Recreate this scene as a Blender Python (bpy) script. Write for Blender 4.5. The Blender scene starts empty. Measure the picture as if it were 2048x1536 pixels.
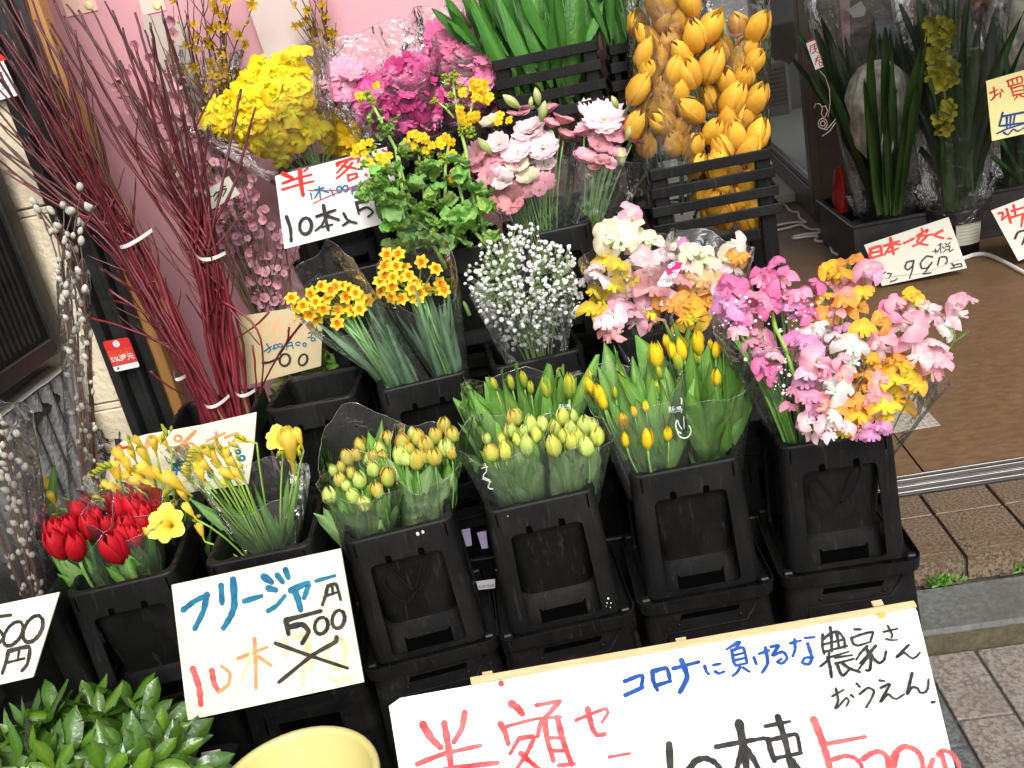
import bpy, bmesh, math, random
import numpy as np
from mathutils import Vector, Matrix, noise as mnoise

sc = bpy.context.scene
# ---------------------------------------------------------------- camera
CAM_H, FPX = 1.5, 1915.0
ROLL, PITCH, YAW = (math.radians(a) for a in (12.2, 21.0, 6.7))
fwd = Vector((-math.sin(YAW)*math.cos(PITCH), math.cos(YAW)*math.cos(PITCH), -math.sin(PITCH)))
right = Vector((math.cos(YAW), math.sin(YAW), 0.0))
down = fwd.cross(right)
if down.z > 0: down = -down
camx = right*math.cos(ROLL) + down*math.sin(ROLL)
camd = -right*math.sin(ROLL) + down*math.cos(ROLL)
CAM = Vector((0, 0, CAM_H))
cam = bpy.data.cameras.new('camera')
cam.sensor_width = 36.0; cam.sensor_fit = 'HORIZONTAL'
cam.lens = FPX/2048*36; cam.clip_start = 0.02; cam.clip_end = 200
camo = bpy.data.objects.new('camera', cam)
camo.matrix_world = Matrix((( camx.x, -camd.x, -fwd.x, CAM.x), (camx.y, -camd.y, -fwd.y, CAM.y),
                            (camx.z, -camd.z, -fwd.z, CAM.z), (0, 0, 0, 1)))
sc.collection.objects.link(camo); sc.camera = camo

# ---------------------------------------------------------------- world, sun, exposure
SUN_EL, SUN_AZ = math.radians(46), math.radians(166)      # azimuth clockwise from +Y: light comes from behind the viewer
w = bpy.data.worlds.new('World'); sc.world = w; w.use_nodes = True
nt = w.node_tree; nt.nodes.clear()
sky = nt.nodes.new('ShaderNodeTexSky'); sky.sky_type = 'NISHITA'; sky.sun_disc = False
sky.sun_elevation = SUN_EL; sky.sun_rotation = SUN_AZ; sky.dust_density = 4.0; sky.air_density = 1.0
hs = nt.nodes.new('ShaderNodeHueSaturation'); hs.inputs['Saturation'].default_value = 0.22
bgn = nt.nodes.new('ShaderNodeBackground'); bgn.inputs['Strength'].default_value = 0.15
wo = nt.nodes.new('ShaderNodeOutputWorld')
nt.links.new(sky.outputs[0], hs.inputs['Color']); nt.links.new(hs.outputs[0], bgn.inputs['Color'])
nt.links.new(bgn.outputs[0], wo.inputs['Surface'])
sl = bpy.data.lights.new('sun', 'SUN'); sl.energy = 1.0; sl.angle = math.radians(22); sl.color = (1.0, 0.96, 0.9)
so = bpy.data.objects.new('sun', sl); sc.collection.objects.link(so)
sd = Vector((math.sin(SUN_AZ)*math.cos(SUN_EL), math.cos(SUN_AZ)*math.cos(SUN_EL), math.sin(SUN_EL)))
so.rotation_euler = sd.to_track_quat('Z', 'Y').to_euler(); so.location = sd*20
sc.view_settings.view_transform = 'Standard'; sc.view_settings.look = 'None'
sc.view_settings.exposure = 0.92; sc.view_settings.gamma = 1.0; sc.view_settings.use_curve_mapping = False
sc.render.engine = 'CYCLES'
cy = sc.cycles
cy.max_bounces = 7; cy.diffuse_bounces = 3; cy.glossy_bounces = 3; cy.transmission_bounces = 4
cy.transparent_max_bounces = 32; cy.caustics_reflective = False; cy.caustics_refractive = False
try: cy.use_denoising = True
except Exception: pass

rnd = random.Random(7)
U = rnd.uniform
# ---------------------------------------------------------------- geometry helpers
def ray(px, py): return fwd + camx*((px-1024)/FPX) + camd*((py-768)/FPX)
def AT(px, py, Y): r = ray(px, py); return CAM + r*(Y/r.y)
def ATZ(px, py, Z): r = ray(px, py); return CAM + r*((Z-CAM_H)/r.z)
def ATX(px, py, X): r = ray(px, py); return CAM + r*(X/r.x)
def MPP(p): return (Vector(p)-CAM).dot(fwd)/FPX           # metres per photo pixel at a point
def zc(ox, oy, s):
    return lambda x, y: (ox + x/s, oy + y/s)
ZM = 2048/700
def lin(c): return tuple((x/12.92 if x <= .04045 else ((x+.055)/1.055)**2.4) for x in c)
def hexc(h): return lin(tuple(int(h[i:i+2], 16)/255 for i in (0, 2, 4)))
def V(*a): return Vector(a)
W = {}
def link(o): sc.collection.objects.link(o); return o
def tag(o, label=None, cat=None, group=None, kind=None):
    if label: o['label'] = label
    if cat: o['category'] = cat
    if group: o['group'] = group
    if kind: o['kind'] = kind
    return o
def thing(name, label, cat, loc=(0, 0, 0), group=None, rz=0.0):
    o = link(bpy.data.objects.new(name, None)); o.empty_display_size = .02
    o.location = loc; o.rotation_euler = (0, 0, rz)
    W[o.name] = Matrix.Translation(Vector(loc)) @ Matrix.Rotation(rz, 4, 'Z')
    return tag(o, label, cat, group)
def place(name, me, M=None, parent=None, color=None):
    o = link(bpy.data.objects.new(name, me))
    M = M if M is not None else Matrix.Identity(4)
    if parent is not None:
        o.parent = parent; o.matrix_basis = W[parent.name].inverted() @ M
    else: o.matrix_basis = M
    W[o.name] = M
    if color is not None: o.color = (*color[:3], 1)
    return o
class MB:
    def __init__(s): s.v = []; s.f = []; s.c = []; s.m = []; s.uv = None
    def add(s, vs, fs, col=None, mi=0):
        b = len(s.v); s.v += [tuple(x) for x in vs]
        if col is None: s.c += [(1, 1, 1)]*len(vs)
        elif isinstance(col, tuple): s.c += [col]*len(vs)
        else: s.c += list(col)
        s.f += [tuple(b+i for i in f) for f in fs]; s.m += [mi]*len(fs)
    def box(s, c, d, R=None, col=None, mi=0):
        x, y, z = (k/2 for k in d); vs = [V(i*x, j*y, k*z) for i in (-1, 1) for j in (-1, 1) for k in (-1, 1)]
        if R is not None: vs = [R @ p for p in vs]
        s.add([p+Vector(c) for p in vs], [(0, 1, 3, 2), (4, 6, 7, 5), (0, 4, 5, 1), (2, 3, 7, 6), (0, 2, 6, 4), (1, 5, 7, 3)], col, mi)
    def tube(s, pts, r, n=6, col=None, mi=0, cap=True):
        pts = [Vector(p) for p in pts]; k = len(pts); rs = r if isinstance(r, (list, tuple)) else [r]*k
        vs = []; cs = []; prev = None
        for i, p in enumerate(pts):
            t = (pts[min(i+1, k-1)]-pts[max(i-1, 0)])
            t = t.normalized() if t.length > 1e-9 else V(0, 0, 1)
            if prev is None: a = t.orthogonal().normalized()
            else: a = (prev - t*prev.dot(t)); a = a.normalized() if a.length > 1e-6 else t.orthogonal().normalized()
            prev = a; b = t.cross(a)
            for j in range(n):
                th = 2*math.pi*j/n; vs.append(p + (a*math.cos(th)+b*math.sin(th))*rs[i])
                if isinstance(col, list): cs.append(col[i])
        fs = [(i*n+j, i*n+(j+1) % n, (i+1)*n+(j+1) % n, (i+1)*n+j) for i in range(k-1) for j in range(n)]
        if cap: fs += [tuple(range(n))[::-1], tuple((k-1)*n+j for j in range(n))]
        s.add(vs, fs, cs if isinstance(col, list) else col, mi)
    def grid(s, fn, nu, nv, col=None, mi=0):
        vs = []; cs = []
        for i in range(nu+1):
            for j in range(nv+1):
                vs.append(fn(i/nu, j/nv))
                cs.append(col(i/nu, j/nv) if callable(col) else (col or (1, 1, 1)))
        fs = [(i*(nv+1)+j, i*(nv+1)+j+1, (i+1)*(nv+1)+j+1, (i+1)*(nv+1)+j) for i in range(nu) for j in range(nv)]
        s.add(vs, fs, cs, mi)
    def ellipsoid(s, c, r, nu=6, nv=8, R=None, col=None, mi=0):
        def fn(u, v):
            a = math.pi*(u*.98+.01); b = 2*math.pi*v
            p = V(r[0]*math.sin(a)*math.cos(b), r[1]*math.sin(a)*math.sin(b), -r[2]*math.cos(a))
            return (R @ p if R is not None else p)+Vector(c)
        s.grid(fn, nu, nv, col, mi)
    def mesh(s, name, mats, smooth=True):
        me = bpy.data.meshes.new(name); me.from_pydata(s.v, [], s.f)
        if not isinstance(mats, (list, tuple)): mats = [mats]
        for m in mats: me.materials.append(m)
        if len(mats) > 1: me.polygons.foreach_set('material_index', s.m)
        if smooth: me.polygons.foreach_set('use_smooth', [True]*len(me.polygons))
        at = me.color_attributes.new('Col', 'FLOAT_COLOR', 'POINT')
        at.data.foreach_set('color', np.array([(*c, 1.0) for c in s.c], dtype=np.float32).ravel())
        me.update(); return me
    def build(s, name, mats, parent=None, color=None, smooth=True, base=False):
        a = np.array(s.v, dtype=float); lo, hi = a.min(0), a.max(0); c = (lo+hi)/2
        if base: c[2] = lo[2]
        s.v = [tuple(x) for x in (a-c)]
        return place(name, s.mesh(name, mats, smooth), Matrix.Translation(Vector(c)), parent, color)
def smooth_by_angle(me, ang=40):
    bm = bmesh.new(); bm.from_mesh(me)
    for e in bm.edges:
        e.smooth = not (len(e.link_faces) == 2 and e.calc_face_angle(0) > math.radians(ang))
    for f in bm.faces: f.smooth = True
    bm.to_mesh(me); bm.free()
def bevel_mesh(me, w=.002, seg=1, ang=35):
    bm = bmesh.new(); bm.from_mesh(me)
    bmesh.ops.remove_doubles(bm, verts=bm.verts, dist=1e-6)
    bmesh.ops.recalc_face_normals(bm, faces=bm.faces)
    es = [e for e in bm.edges if len(e.link_faces) == 2 and e.calc_face_angle(0) > math.radians(ang)]
    bmesh.ops.bevel(bm, geom=es, offset=w, segments=seg, profile=.6, affect='EDGES', clamp_overlap=True)
    bm.to_mesh(me); bm.free(); me.update()
def frame(z, up=(0, 0, 1), roll=0.0):
    z = Vector(z).normalized(); x = Vector(up).cross(z)
    if x.length < 1e-4: x = V(1, 0, 0).cross(z)
    if x.length < 1e-4: x = V(0, 1, 0).cross(z)
    x.normalize(); y = z.cross(x)
    R = Matrix((x, y, z)).transposed()
    return R @ Matrix.Rotation(roll, 3, 'Z')
def MX(pos, z, s=1.0, roll=0.0, up=(0, 0, 1), sx=None):
    R = frame(z, up, roll).to_4x4()
    S = Matrix.Diagonal((s if sx is None else sx, s if sx is None else sx, s, 1)) if not isinstance(s, tuple) else Matrix.Diagonal((*s, 1))
    return Matrix.Translation(Vector(pos)) @ R @ S
def bez(a, b, c, n=5):
    a, b, c = Vector(a), Vector(b), Vector(c)
    return [a*(1-t)**2+b*2*t*(1-t)+c*t*t for t in (i/n for i in range(n+1))]
def interp(t, pts):
    for (a, va), (b, vb) in zip(pts, pts[1:]):
        if t <= b: k = (t-a)/(b-a) if b > a else 0; k = k*k*(3-2*k); return va+(vb-va)*k
    return pts[-1][1]
# ---------------------------------------------------------------- materials
def nmat(name):
    m = bpy.data.materials.new(name); m.use_nodes = True; n = m.node_tree; n.nodes.clear()
    return m, n, n.nodes.new, n.links.new
def pset(p, **k):
    for a, b in k.items():
        a = {'base': 'Base Color', 'rough': 'Roughness', 'metal': 'Metallic', 'spec': 'Specular IOR Level', 'coat': 'Coat Weight', 'coatr': 'Coat Roughness', 'sheen': 'Sheen Weight'}.get(a, a)
        if a in p.inputs: p.inputs[a].default_value = (*b, 1) if isinstance(b, tuple) and len(b) == 3 else b
def surf(name, c1, c2=None, scale=30.0, rough=.6, rvar=.1, bump=.2, bscale=None, metal=0.0, coat=0.0, detail=6.0, contrast=(.35, .65), spec=.5, stretch=None, c3=None, s3=4.0, f3=.5, dist=.002):
    """two-colour noise on a principled surface, with fine relief"""
    m, n, N, L = nmat(name); out = N('ShaderNodeOutputMaterial'); p = N('ShaderNodeBsdfPrincipled'); L(p.outputs[0], out.inputs[0])
    tc = N('ShaderNodeTexCoord'); src = tc.outputs['Object']
    if stretch:
        mp = N('ShaderNodeMapping'); mp.inputs['Scale'].default_value = stretch; L(src, mp.inputs[0]); src = mp.outputs[0]
    nz = N('ShaderNodeTexNoise'); nz.inputs['Scale'].default_value = scale; nz.inputs['Detail'].default_value = detail; nz.inputs['Roughness'].default_value = .65; L(src, nz.inputs['Vector'])
    cr = N('ShaderNodeValToRGB'); cr.color_ramp.elements[0].position, cr.color_ramp.elements[1].position = contrast
    cr.color_ramp.elements[0].color = (*c1, 1); cr.color_ramp.elements[1].color = (*(c2 or c1), 1); L(nz.outputs[0], cr.inputs[0])
    col = cr.outputs[0]
    if c3:
        n3 = N('ShaderNodeTexNoise'); n3.inputs['Scale'].default_value = s3; n3.inputs['Detail'].default_value = 5; L(src, n3.inputs['Vector'])
        r3 = N('ShaderNodeMapRange'); r3.inputs[1].default_value = .45; r3.inputs[2].default_value = .7; r3.inputs[4].default_value = f3; L(n3.outputs[0], r3.inputs[0])
        mx = N('ShaderNodeMix'); mx.data_type = 'RGBA'; L(r3.outputs[0], mx.inputs[0]); L(col, mx.inputs[6]); mx.inputs[7].default_value = (*c3, 1); col = mx.outputs[2]
    L(col, p.inputs['Base Color'])
    pset(p, rough=rough, metal=metal, coat=coat, spec=spec)
    if rvar:
        mr = N('ShaderNodeMapRange'); mr.inputs[3].default_value = max(0, rough-rvar); mr.inputs[4].default_value = min(1, rough+rvar); L(nz.outputs[0], mr.inputs[0]); L(mr.outputs[0], p.inputs['Roughness'])
    if bump:
        nb = N('ShaderNodeTexNoise'); nb.inputs['Scale'].default_value = bscale or scale*2; nb.inputs['Detail'].default_value = 4; L(src, nb.inputs['Vector'])
        b = N('ShaderNodeBump'); b.inputs['Strength'].default_value = bump; b.inputs['Distance'].default_value = dist; L(nb.outputs[0], b.inputs['Height']); L(b.outputs[0], p.inputs['Normal'])
    return m
def organic(name, rough=.5, transl=.3, coat=0.0, var=.12, bump=.15, bscale=60, veins=None, spec=.5, sat=1.0):
    """petal or leaf: vertex colour times the object's own colour, some light through it"""
    m, n, N, L = nmat(name); out = N('ShaderNodeOutputMaterial'); p = N('ShaderNodeBsdfPrincipled')
    at = N('ShaderNodeAttribute'); at.attribute_name = 'Col'; oi = N('ShaderNodeObjectInfo')
    mx = N('ShaderNodeMix'); mx.data_type = 'RGBA'; mx.blend_type = 'MULTIPLY'; mx.inputs[0].default_value = 1
    L(at.outputs['Color'], mx.inputs[6]); L(oi.outputs['Color'], mx.inputs[7])
    tc = N('ShaderNodeTexCoord'); nz = N('ShaderNodeTexNoise'); nz.inputs['Scale'].default_value = 7; nz.inputs['Detail'].default_value = 4; L(tc.outputs['Object'], nz.inputs['Vector'])
    ad = N('ShaderNodeMath'); ad.operation = 'ADD'; L(nz.outputs[0], ad.inputs[0]); L(oi.outputs['Random'], ad.inputs[1])
    mr = N('ShaderNodeMapRange'); mr.inputs[1].default_value = .3; mr.inputs[2].default_value = 1.7; mr.inputs[3].default_value = 1-var; mr.inputs[4].default_value = 1+var; L(ad.outputs[0], mr.inputs[0])
    hv = N('ShaderNodeHueSaturation'); L(mx.outputs[2], hv.inputs['Color']); L(mr.outputs[0], hv.inputs['Value']); hv.inputs['Saturation'].default_value = sat
    L(hv.outputs[0], p.inputs['Base Color']); pset(p, rough=rough, coat=coat, spec=spec)
    nb = N('ShaderNodeTexNoise'); nb.inputs['Scale'].default_value = bscale; nb.inputs['Detail'].default_value = 3
    if veins:
        mp = N('ShaderNodeMapping'); mp.inputs['Scale'].default_value = veins; L(tc.outputs['Object'], mp.inputs[0]); L(mp.outputs[0], nb.inputs['Vector'])
    else: L(tc.outputs['Object'], nb.inputs['Vector'])
    b = N('ShaderNodeBump'); b.inputs['Strength'].default_value = bump; b.inputs['Distance'].default_value = .02; L(nb.outputs[0], b.inputs['Height']); L(b.outputs[0], p.inputs['Normal'])
    if transl:
        t = N('ShaderNodeBsdfTranslucent'); L(hv.outputs[0], t.inputs['Color']); ms = N('ShaderNodeMixShader'); ms.inputs[0].default_value = transl
        L(p.outputs[0], ms.inputs[1]); L(t.outputs[0], ms.inputs[2]); L(ms.outputs[0], out.inputs[0])
    else: L(p.outputs[0], out.inputs[0])
    return m
def film(name, haze=.05, gloss=1.0, tint=(.98, .985, .985), bs=16.0, bump=.85, dots=False, hazecol=(.9, .9, .9)):
    """clear wrapping film: see-through, fresnel sheen, a little milky"""
    m, n, N, L = nmat(name); out = N('ShaderNodeOutputMaterial')
    tr = N('ShaderNodeBsdfTransparent'); tr.inputs[0].default_value = (*tint, 1)
    gl = N('ShaderNodeBsdfGlossy'); gl.inputs['Roughness'].default_value = .11
    di = N('ShaderNodeBsdfTranslucent'); di.inputs[0].default_value = (*hazecol, 1)
    df = N('ShaderNodeBsdfDiffuse'); df.inputs[0].default_value = (*hazecol, 1)
    tc = N('ShaderNodeTexCoord'); nz = N('ShaderNodeTexNoise'); nz.inputs['Scale'].default_value = bs; nz.inputs['Detail'].default_value = 3; nz.inputs['Distortion'].default_value = .6
    L(tc.outputs['Object'], nz.inputs['Vector'])
    b = N('ShaderNodeBump'); b.inputs['Strength'].default_value = bump; b.inputs['Distance'].default_value = .02; L(nz.outputs[0], b.inputs['Height'])
    L(b.outputs[0], gl.inputs['Normal'])
    fr = N('ShaderNodeFresnel'); fr.inputs[0].default_value = 1.42; L(b.outputs[0], fr.inputs['Normal'])
    mu = N('ShaderNodeMath'); mu.operation = 'MULTIPLY'; mu.inputs[1].default_value = gloss; mu.use_clamp = True; L(fr.outputs[0], mu.inputs[0])
    m0 = N('ShaderNodeMixShader'); m0.inputs[0].default_value = .5; L(di.outputs[0], m0.inputs[1]); L(df.outputs[0], m0.inputs[2])
    m1 = N('ShaderNodeMixShader'); L(tr.outputs[0], m1.inputs[1]); L(m0.outputs[0], m1.inputs[2])
    if dots:
        vo = N('ShaderNodeTexVoronoi'); vo.inputs['Scale'].default_value = 170; vo.inputs['Randomness'].default_value = .15; L(tc.outputs['Object'], vo.inputs['Vector'])
        mr = N('ShaderNodeMapRange'); mr.inputs[1].default_value = .28; mr.inputs[2].default_value = .36; mr.inputs[3].default_value = .12; mr.inputs[4].default_value = haze; L(vo.outputs['Distance'], mr.inputs[0]); L(mr.outputs[0], m1.inputs[0])
    else:
        n2 = N('ShaderNodeTexNoise'); n2.inputs['Scale'].default_value = 6; L(tc.outputs['Object'], n2.inputs['Vector'])
        mr = N('ShaderNodeMapRange'); mr.inputs[1].default_value = .3; mr.inputs[2].default_value = .7; mr.inputs[3].default_value = haze*.4; mr.inputs[4].default_value = haze*1.6; L(n2.outputs[0], mr.inputs[0]); L(mr.outputs[0], m1.inputs[0])
    m2 = N('ShaderNodeMixShader'); L(mu.outputs[0], m2.inputs[0]); L(m1.outputs[0], m2.inputs[1]); L(gl.outputs[0], m2.inputs[2]); L(m2.outputs[0], out.inputs[0])
    return m
def worn_black(name, base, k=1.0, rough=.40):
    """black plastic with chalky patches, fine upright scratches and dust specks"""
    m, n, N, L = nmat(name); out = N('ShaderNodeOutputMaterial'); p = N('ShaderNodeBsdfPrincipled'); L(p.outputs[0], out.inputs[0]); pset(p, spec=.22)
    tc = N('ShaderNodeTexCoord'); oi = N('ShaderNodeObjectInfo'); off = N('ShaderNodeVectorMath'); off.operation = 'ADD'
    vm = N('ShaderNodeVectorMath'); vm.operation = 'SCALE'; vm.inputs[0].default_value = (7.3, 3.1, 5.7); L(oi.outputs['Random'], vm.inputs['Scale']); L(tc.outputs['Object'], off.inputs[0]); L(vm.outputs[0], off.inputs[1])
    def layer(scale, stretch, lo, hi, amt, detail=5):
        mp = N('ShaderNodeMapping'); mp.inputs['Scale'].default_value = stretch; L(off.outputs[0], mp.inputs[0])
        z = N('ShaderNodeTexNoise'); z.inputs['Scale'].default_value = scale; z.inputs['Detail'].default_value = detail; z.inputs['Roughness'].default_value = .7; L(mp.outputs[0], z.inputs['Vector'])
        r = N('ShaderNodeMapRange'); r.inputs[1].default_value = lo; r.inputs[2].default_value = hi; r.inputs[4].default_value = amt; L(z.outputs[0], r.inputs[0]); return r.outputs[0], z
    a1, z1 = layer(7, (1, 1, .6), .48, .72, .55*k); a2, z2 = layer(26, (4, 4, .35), .60, .78, .8*k, 3); a3, z3 = layer(330, (1, 1, 1), .72, .78, .55*k, 1)
    cur = None
    for am, c in ((a1, (.019, .018, .016)), (a2, (.036, .035, .032)), (a3, (.06, .059, .055))):
        mx = N('ShaderNodeMix'); mx.data_type = 'RGBA'; L(am, mx.inputs[0])
        if cur is None: mx.inputs[6].default_value = (*base, 1)
        else: L(cur, mx.inputs[6])
        mx.inputs[7].default_value = (*c, 1); cur = mx.outputs[2]
    L(cur, p.inputs['Base Color'])
    mr = N('ShaderNodeMapRange'); mr.inputs[3].default_value = rough-.12; mr.inputs[4].default_value = rough+.22; L(z1.outputs[0], mr.inputs[0]); L(mr.outputs[0], p.inputs['Roughness'])
    bn = N('ShaderNodeTexNoise'); bn.inputs['Scale'].default_value = 170; bn.inputs['Detail'].default_value = 3; L(off.outputs[0], bn.inputs['Vector']); bu = N('ShaderNodeBump'); bu.inputs['Strength'].default_value = .3; bu.inputs['Distance'].default_value = .0006; L(bn.outputs[0], bu.inputs['Height']); L(bu.outputs[0], p.inputs['Normal'])
    return m
BLK = worn_black('black_plastic', (.0046, .0046, .0048))
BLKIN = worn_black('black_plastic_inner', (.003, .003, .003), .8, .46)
GAPSHADE = surf('black_plastic_recess', (.0015, .0015, .0015), rough=.9, bump=0, spec=0.0)  # flat black colour standing in for the darkness inside slots and gaps
SCRIB = surf('grey_chalk_mark', (.004, .004, .0039), (.0062, .0062, .006), 80, rough=.85, bump=.1, spec=.08)
PETAL = organic('petal', rough=.55, spec=.25, transl=.38, bump=.18, var=.2, bscale=4, veins=(6, 6, 1.5))
LEAF = organic('soft_leaf', rough=.45, transl=.25, bump=.3, bscale=6, veins=(9, 9, .6), var=.18)
GLOSSLEAF = organic('glossy_leaf', rough=.26, transl=.18, coat=.25, bump=.12, bscale=9, var=.2)
STEM = organic('stem', rough=.5, transl=.05, bump=.2, bscale=30)
BARK = organic('bark', rough=.42, transl=0, bump=.12, bscale=220, var=.25, coat=.1)
FUZZ = organic('catkin_fuzz', rough=.95, transl=.12, bump=.5, bscale=25, var=.1)
FILM = film('clear_film', haze=.022, gloss=.75)
FILM2 = film('milky_film', haze=.042, gloss=.9)
FILMR = film('crinkled_film', haze=.03, gloss=2.4, bs=26, bump=1.0)
FILMD = film('dotted_film', haze=.012, gloss=1.0, tint=(.995, .995, .99), dots=True)
PAPERW = surf('white_card', (.80, .80, .78), (.84, .84, .82), 8, rough=.5, bump=.05, coat=.15)
PAPERC = surf('cream_card', (.60, .575, .41), (.66, .635, .47), 5, rough=.4, bump=.05, coat=.3, c3=(.52, .47, .29), s3=7, f3=.5)
PAPERY = surf('yellow_card', (.72, .62, .24), (.76, .66, .28), 8, rough=.5, bump=.05)
PAPERB = surf('beige_card', (.44, .36, .19), (.49, .405, .23), 6, rough=.5, bump=.05, c3=(.5, .38, .2), s3=5, f3=.35)
PAPERP = surf('pink_card', (.75, .5, .43), (.78, .54, .47), 8, rough=.5, bump=.05)
PAPERG = surf('pale_card', (.45, .43, .35), (.49, .465, .38), 8, rough=.5, bump=.05)
def ink(name, c, c2=None, rough=.45): return surf(name, c, tuple(min(.85, x*1.25+.02) for x in (c2 or c)), 34, rough=rough, bump=0, spec=.12, contrast=(.3, .75))
INKR = ink('red_ink', (.42, .012, .008), (.55, .03, .02)); INKRW = ink('watery_red_ink', (.50, .025, .03), (.68, .12, .12))
INKK = ink('black_ink', (.010, .009, .009), (.03, .027, .026)); INKB = ink('blue_ink', (.005, .032, .16), (.009, .06, .26))
INKT = ink('teal_ink', (.004, .06, .14), (.008, .14, .22)); INKO = ink('faded_orange_ink', (.52, .14, .05), (.60, .26, .12)); INKF = ink('very_faded_ink', (.60, .38, .18), (.64, .48, .26))
INKW = ink('white_print', (.75, .75, .75)); INKOR = ink('orange_print', (.85, .25, .03)); INKG = ink('grey_print', (.25, .25, .25)); INKGR = ink('green_grey_print', (.25, .33, .22))
DECAL = surf('greyish_print', (.42, .44, .42), (.5, .52, .5), 40, rough=.6, bump=0)
INKSAL = ink('salmon_ink', (.7, .28, .16), (.68, .36, .2))
EDGEM = film('film_edge', haze=.16, gloss=1.6, bump=0)
WOODB = surf('batten_wood', (.44, .30, .15), (.54, .39, .21), 5, rough=.6, bump=.2, stretch=(2, 40, 40))
# ================================================================ SETTING
ASPH = surf('joint_sand', (.05, .048, .045), (.075, .072, .066), 60, rough=.95, bump=.5)
PAV = surf('granular_paver', (.106, .088, .076), (.245, .208, .180), 95, rough=.85, rvar=.05, bump=.5, bscale=150, contrast=(.40, .58), c3=(.14, .115, .098), s3=7, f3=.6)
PAVG = surf('granular_grey_paver', (.055, .058, .058), (.12, .124, .12), 110, rough=.85, rvar=.05, bump=.5, bscale=150, contrast=(.40, .6))
KERB = surf('kerb_granite', (.066, .07, .07), (.145, .149, .142), 70, rough=.8, bump=.35, bscale=120, c3=(.07, .065, .05), s3=6, f3=.6)
STEPT = surf('step_tile_glaze', (.066, .045, .029), (.185, .136, .088), 150, rough=.5, rvar=.1, bump=.25, bscale=90, contrast=(.44, .55), c3=(.11, .07, .04), s3=9, f3=.6)
GROUT = surf('grout', (.06, .05, .042), (.09, .078, .065), 50, rough=.95, bump=.3)
ALU = surf('aluminium', (.15, .145, .138), (.22, .215, .205), 30, rough=.32, metal=.85, bump=.1, stretch=(.3, 20, 20))
FLOORB = surf('brown_floor', (.108, .060, .027), (.166, .096, .044), 22, rough=.62, bump=.35, bscale=60, stretch=(1, 2.2, 1), c3=(.10, .056, .023), s3=3, f3=.5)
GRANT = surf('granite_tile', (.22, .19, .155), (.42, .37, .31), 90, rough=.7, bump=.3, contrast=(.4, .6))
SIDING = surf('cream_siding', (.70, .60, .42), (.75, .65, .47), 22, rough=.8, bump=1.0, bscale=55, detail=3, dist=.006, c3=(.5, .42, .28), s3=3, f3=.3)
BLKMET = surf('black_painted_frame', (.010, .011, .010), (.02, .021, .02), 40, rough=.35, bump=.15, bscale=120, c3=(.035, .035, .033), s3=14, f3=.35)
ORWOOD = surf('orange_wood', (.33, .16, .048), (.40, .20, .064), 6, rough=.5, bump=.15, stretch=(30, 30, 1.5))
PINKW = surf('pink_sheet', (.55, .275, .31), (.60, .31, .345), 3, rough=.5, bump=.05, bscale=4)
PINKP = surf('white_sheet', (.50, .40, .37), (.56, .45, .41), 3, rough=.55, bump=.1)
GREYP = surf('greige_sheet', (.42, .36, .32), (.48, .41, .36), 3, rough=.5, bump=.1)
HEADP = surf('peach_header', (.72, .48, .40), (.76, .52, .43), 3, rough=.5, bump=.05)
WALLIN = surf('interior_wall', (.5, .46, .4), (.55, .5, .44), 5, rough=.8, bump=.1)
BROWNF = surf('bronze_frame', (.085, .058, .042), (.115, .08, .058), 20, rough=.45, bump=.08, stretch=(20, 20, 1))
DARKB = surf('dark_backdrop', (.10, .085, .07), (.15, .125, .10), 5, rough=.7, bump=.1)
PALEF = surf('pale_floor', (.45, .45, .38), (.52, .51, .43), 5, rough=.4, bump=.05)
CONC = surf('rough_concrete', (.17, .17, .165), (.34, .33, .315), 30, rough=.95, bump=1.0, bscale=70, dist=.008, c3=(.06, .06, .055), s3=8, f3=.5)
CONCT = surf('old_concrete_top', (.30, .28, .235), (.44, .41, .34), 24, rough=.95, bump=.8, bscale=60, dist=.005)
ACBLK = surf('black_metal_casing', (.010, .011, .010), (.018, .018, .016), 14, rough=.4, bump=.1)
PIPEM = surf('grey_pipe_wrap', (.10, .095, .085), (.17, .16, .14), 30, rough=.7, bump=.4)
WHITEP = surf('white_plastic', (.62, .61, .58), (.68, .67, .63), 10, rough=.45, bump=.05)
REDP = surf('red_plastic', (.55, .02, .02), (.62, .04, .03), 15, rough=.4, bump=.1)
CORD = surf('white_cord', (.62, .6, .54), (.68, .66, .6), 60, rough=.5, bump=0)
GLASSP = film('door_glass', haze=.01, gloss=.22, bump=.0, bs=2)

def sbox(name, lo, hi, mat, parent=None, bevel=0.0, kind=None):
    m = MB(); lo, hi = Vector(lo), Vector(hi); m.box((0, 0, 0), hi-lo)
    me = m.mesh(name, mat, smooth=False)
    if bevel: bevel_mesh(me, bevel)
    o = place(name, me, Matrix.Translation((lo+hi)/2), parent)
    if kind: tag(o, kind=kind)
    return o
def pieces(name, parent, mat, lst, bevel=.003):
    """alike boxes: lst of (centre, size); shared meshes per size"""
    cache = {}
    for c, d in lst:
        k = tuple(round(x, 4) for x in d)
        if k not in cache:
            m = MB(); m.box((0, 0, 0), d); me = m.mesh(name, mat, smooth=False)
            if bevel: bevel_mesh(me, bevel)
            cache[k] = me
        R = Matrix.Translation(Vector(c)) @ Matrix.Rotation(U(-.004, .004), 4, 'X') @ Matrix.Rotation(U(-.004, .004), 4, 'Y')
        place(name, cache[k], R, parent)

sbox('ground', (-40, -40, -.25), (40, 60, -.012), ASPH, kind='structure')
pav = tag(thing('pavement', None, None, (0, 0, 0)), kind='structure')
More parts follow.
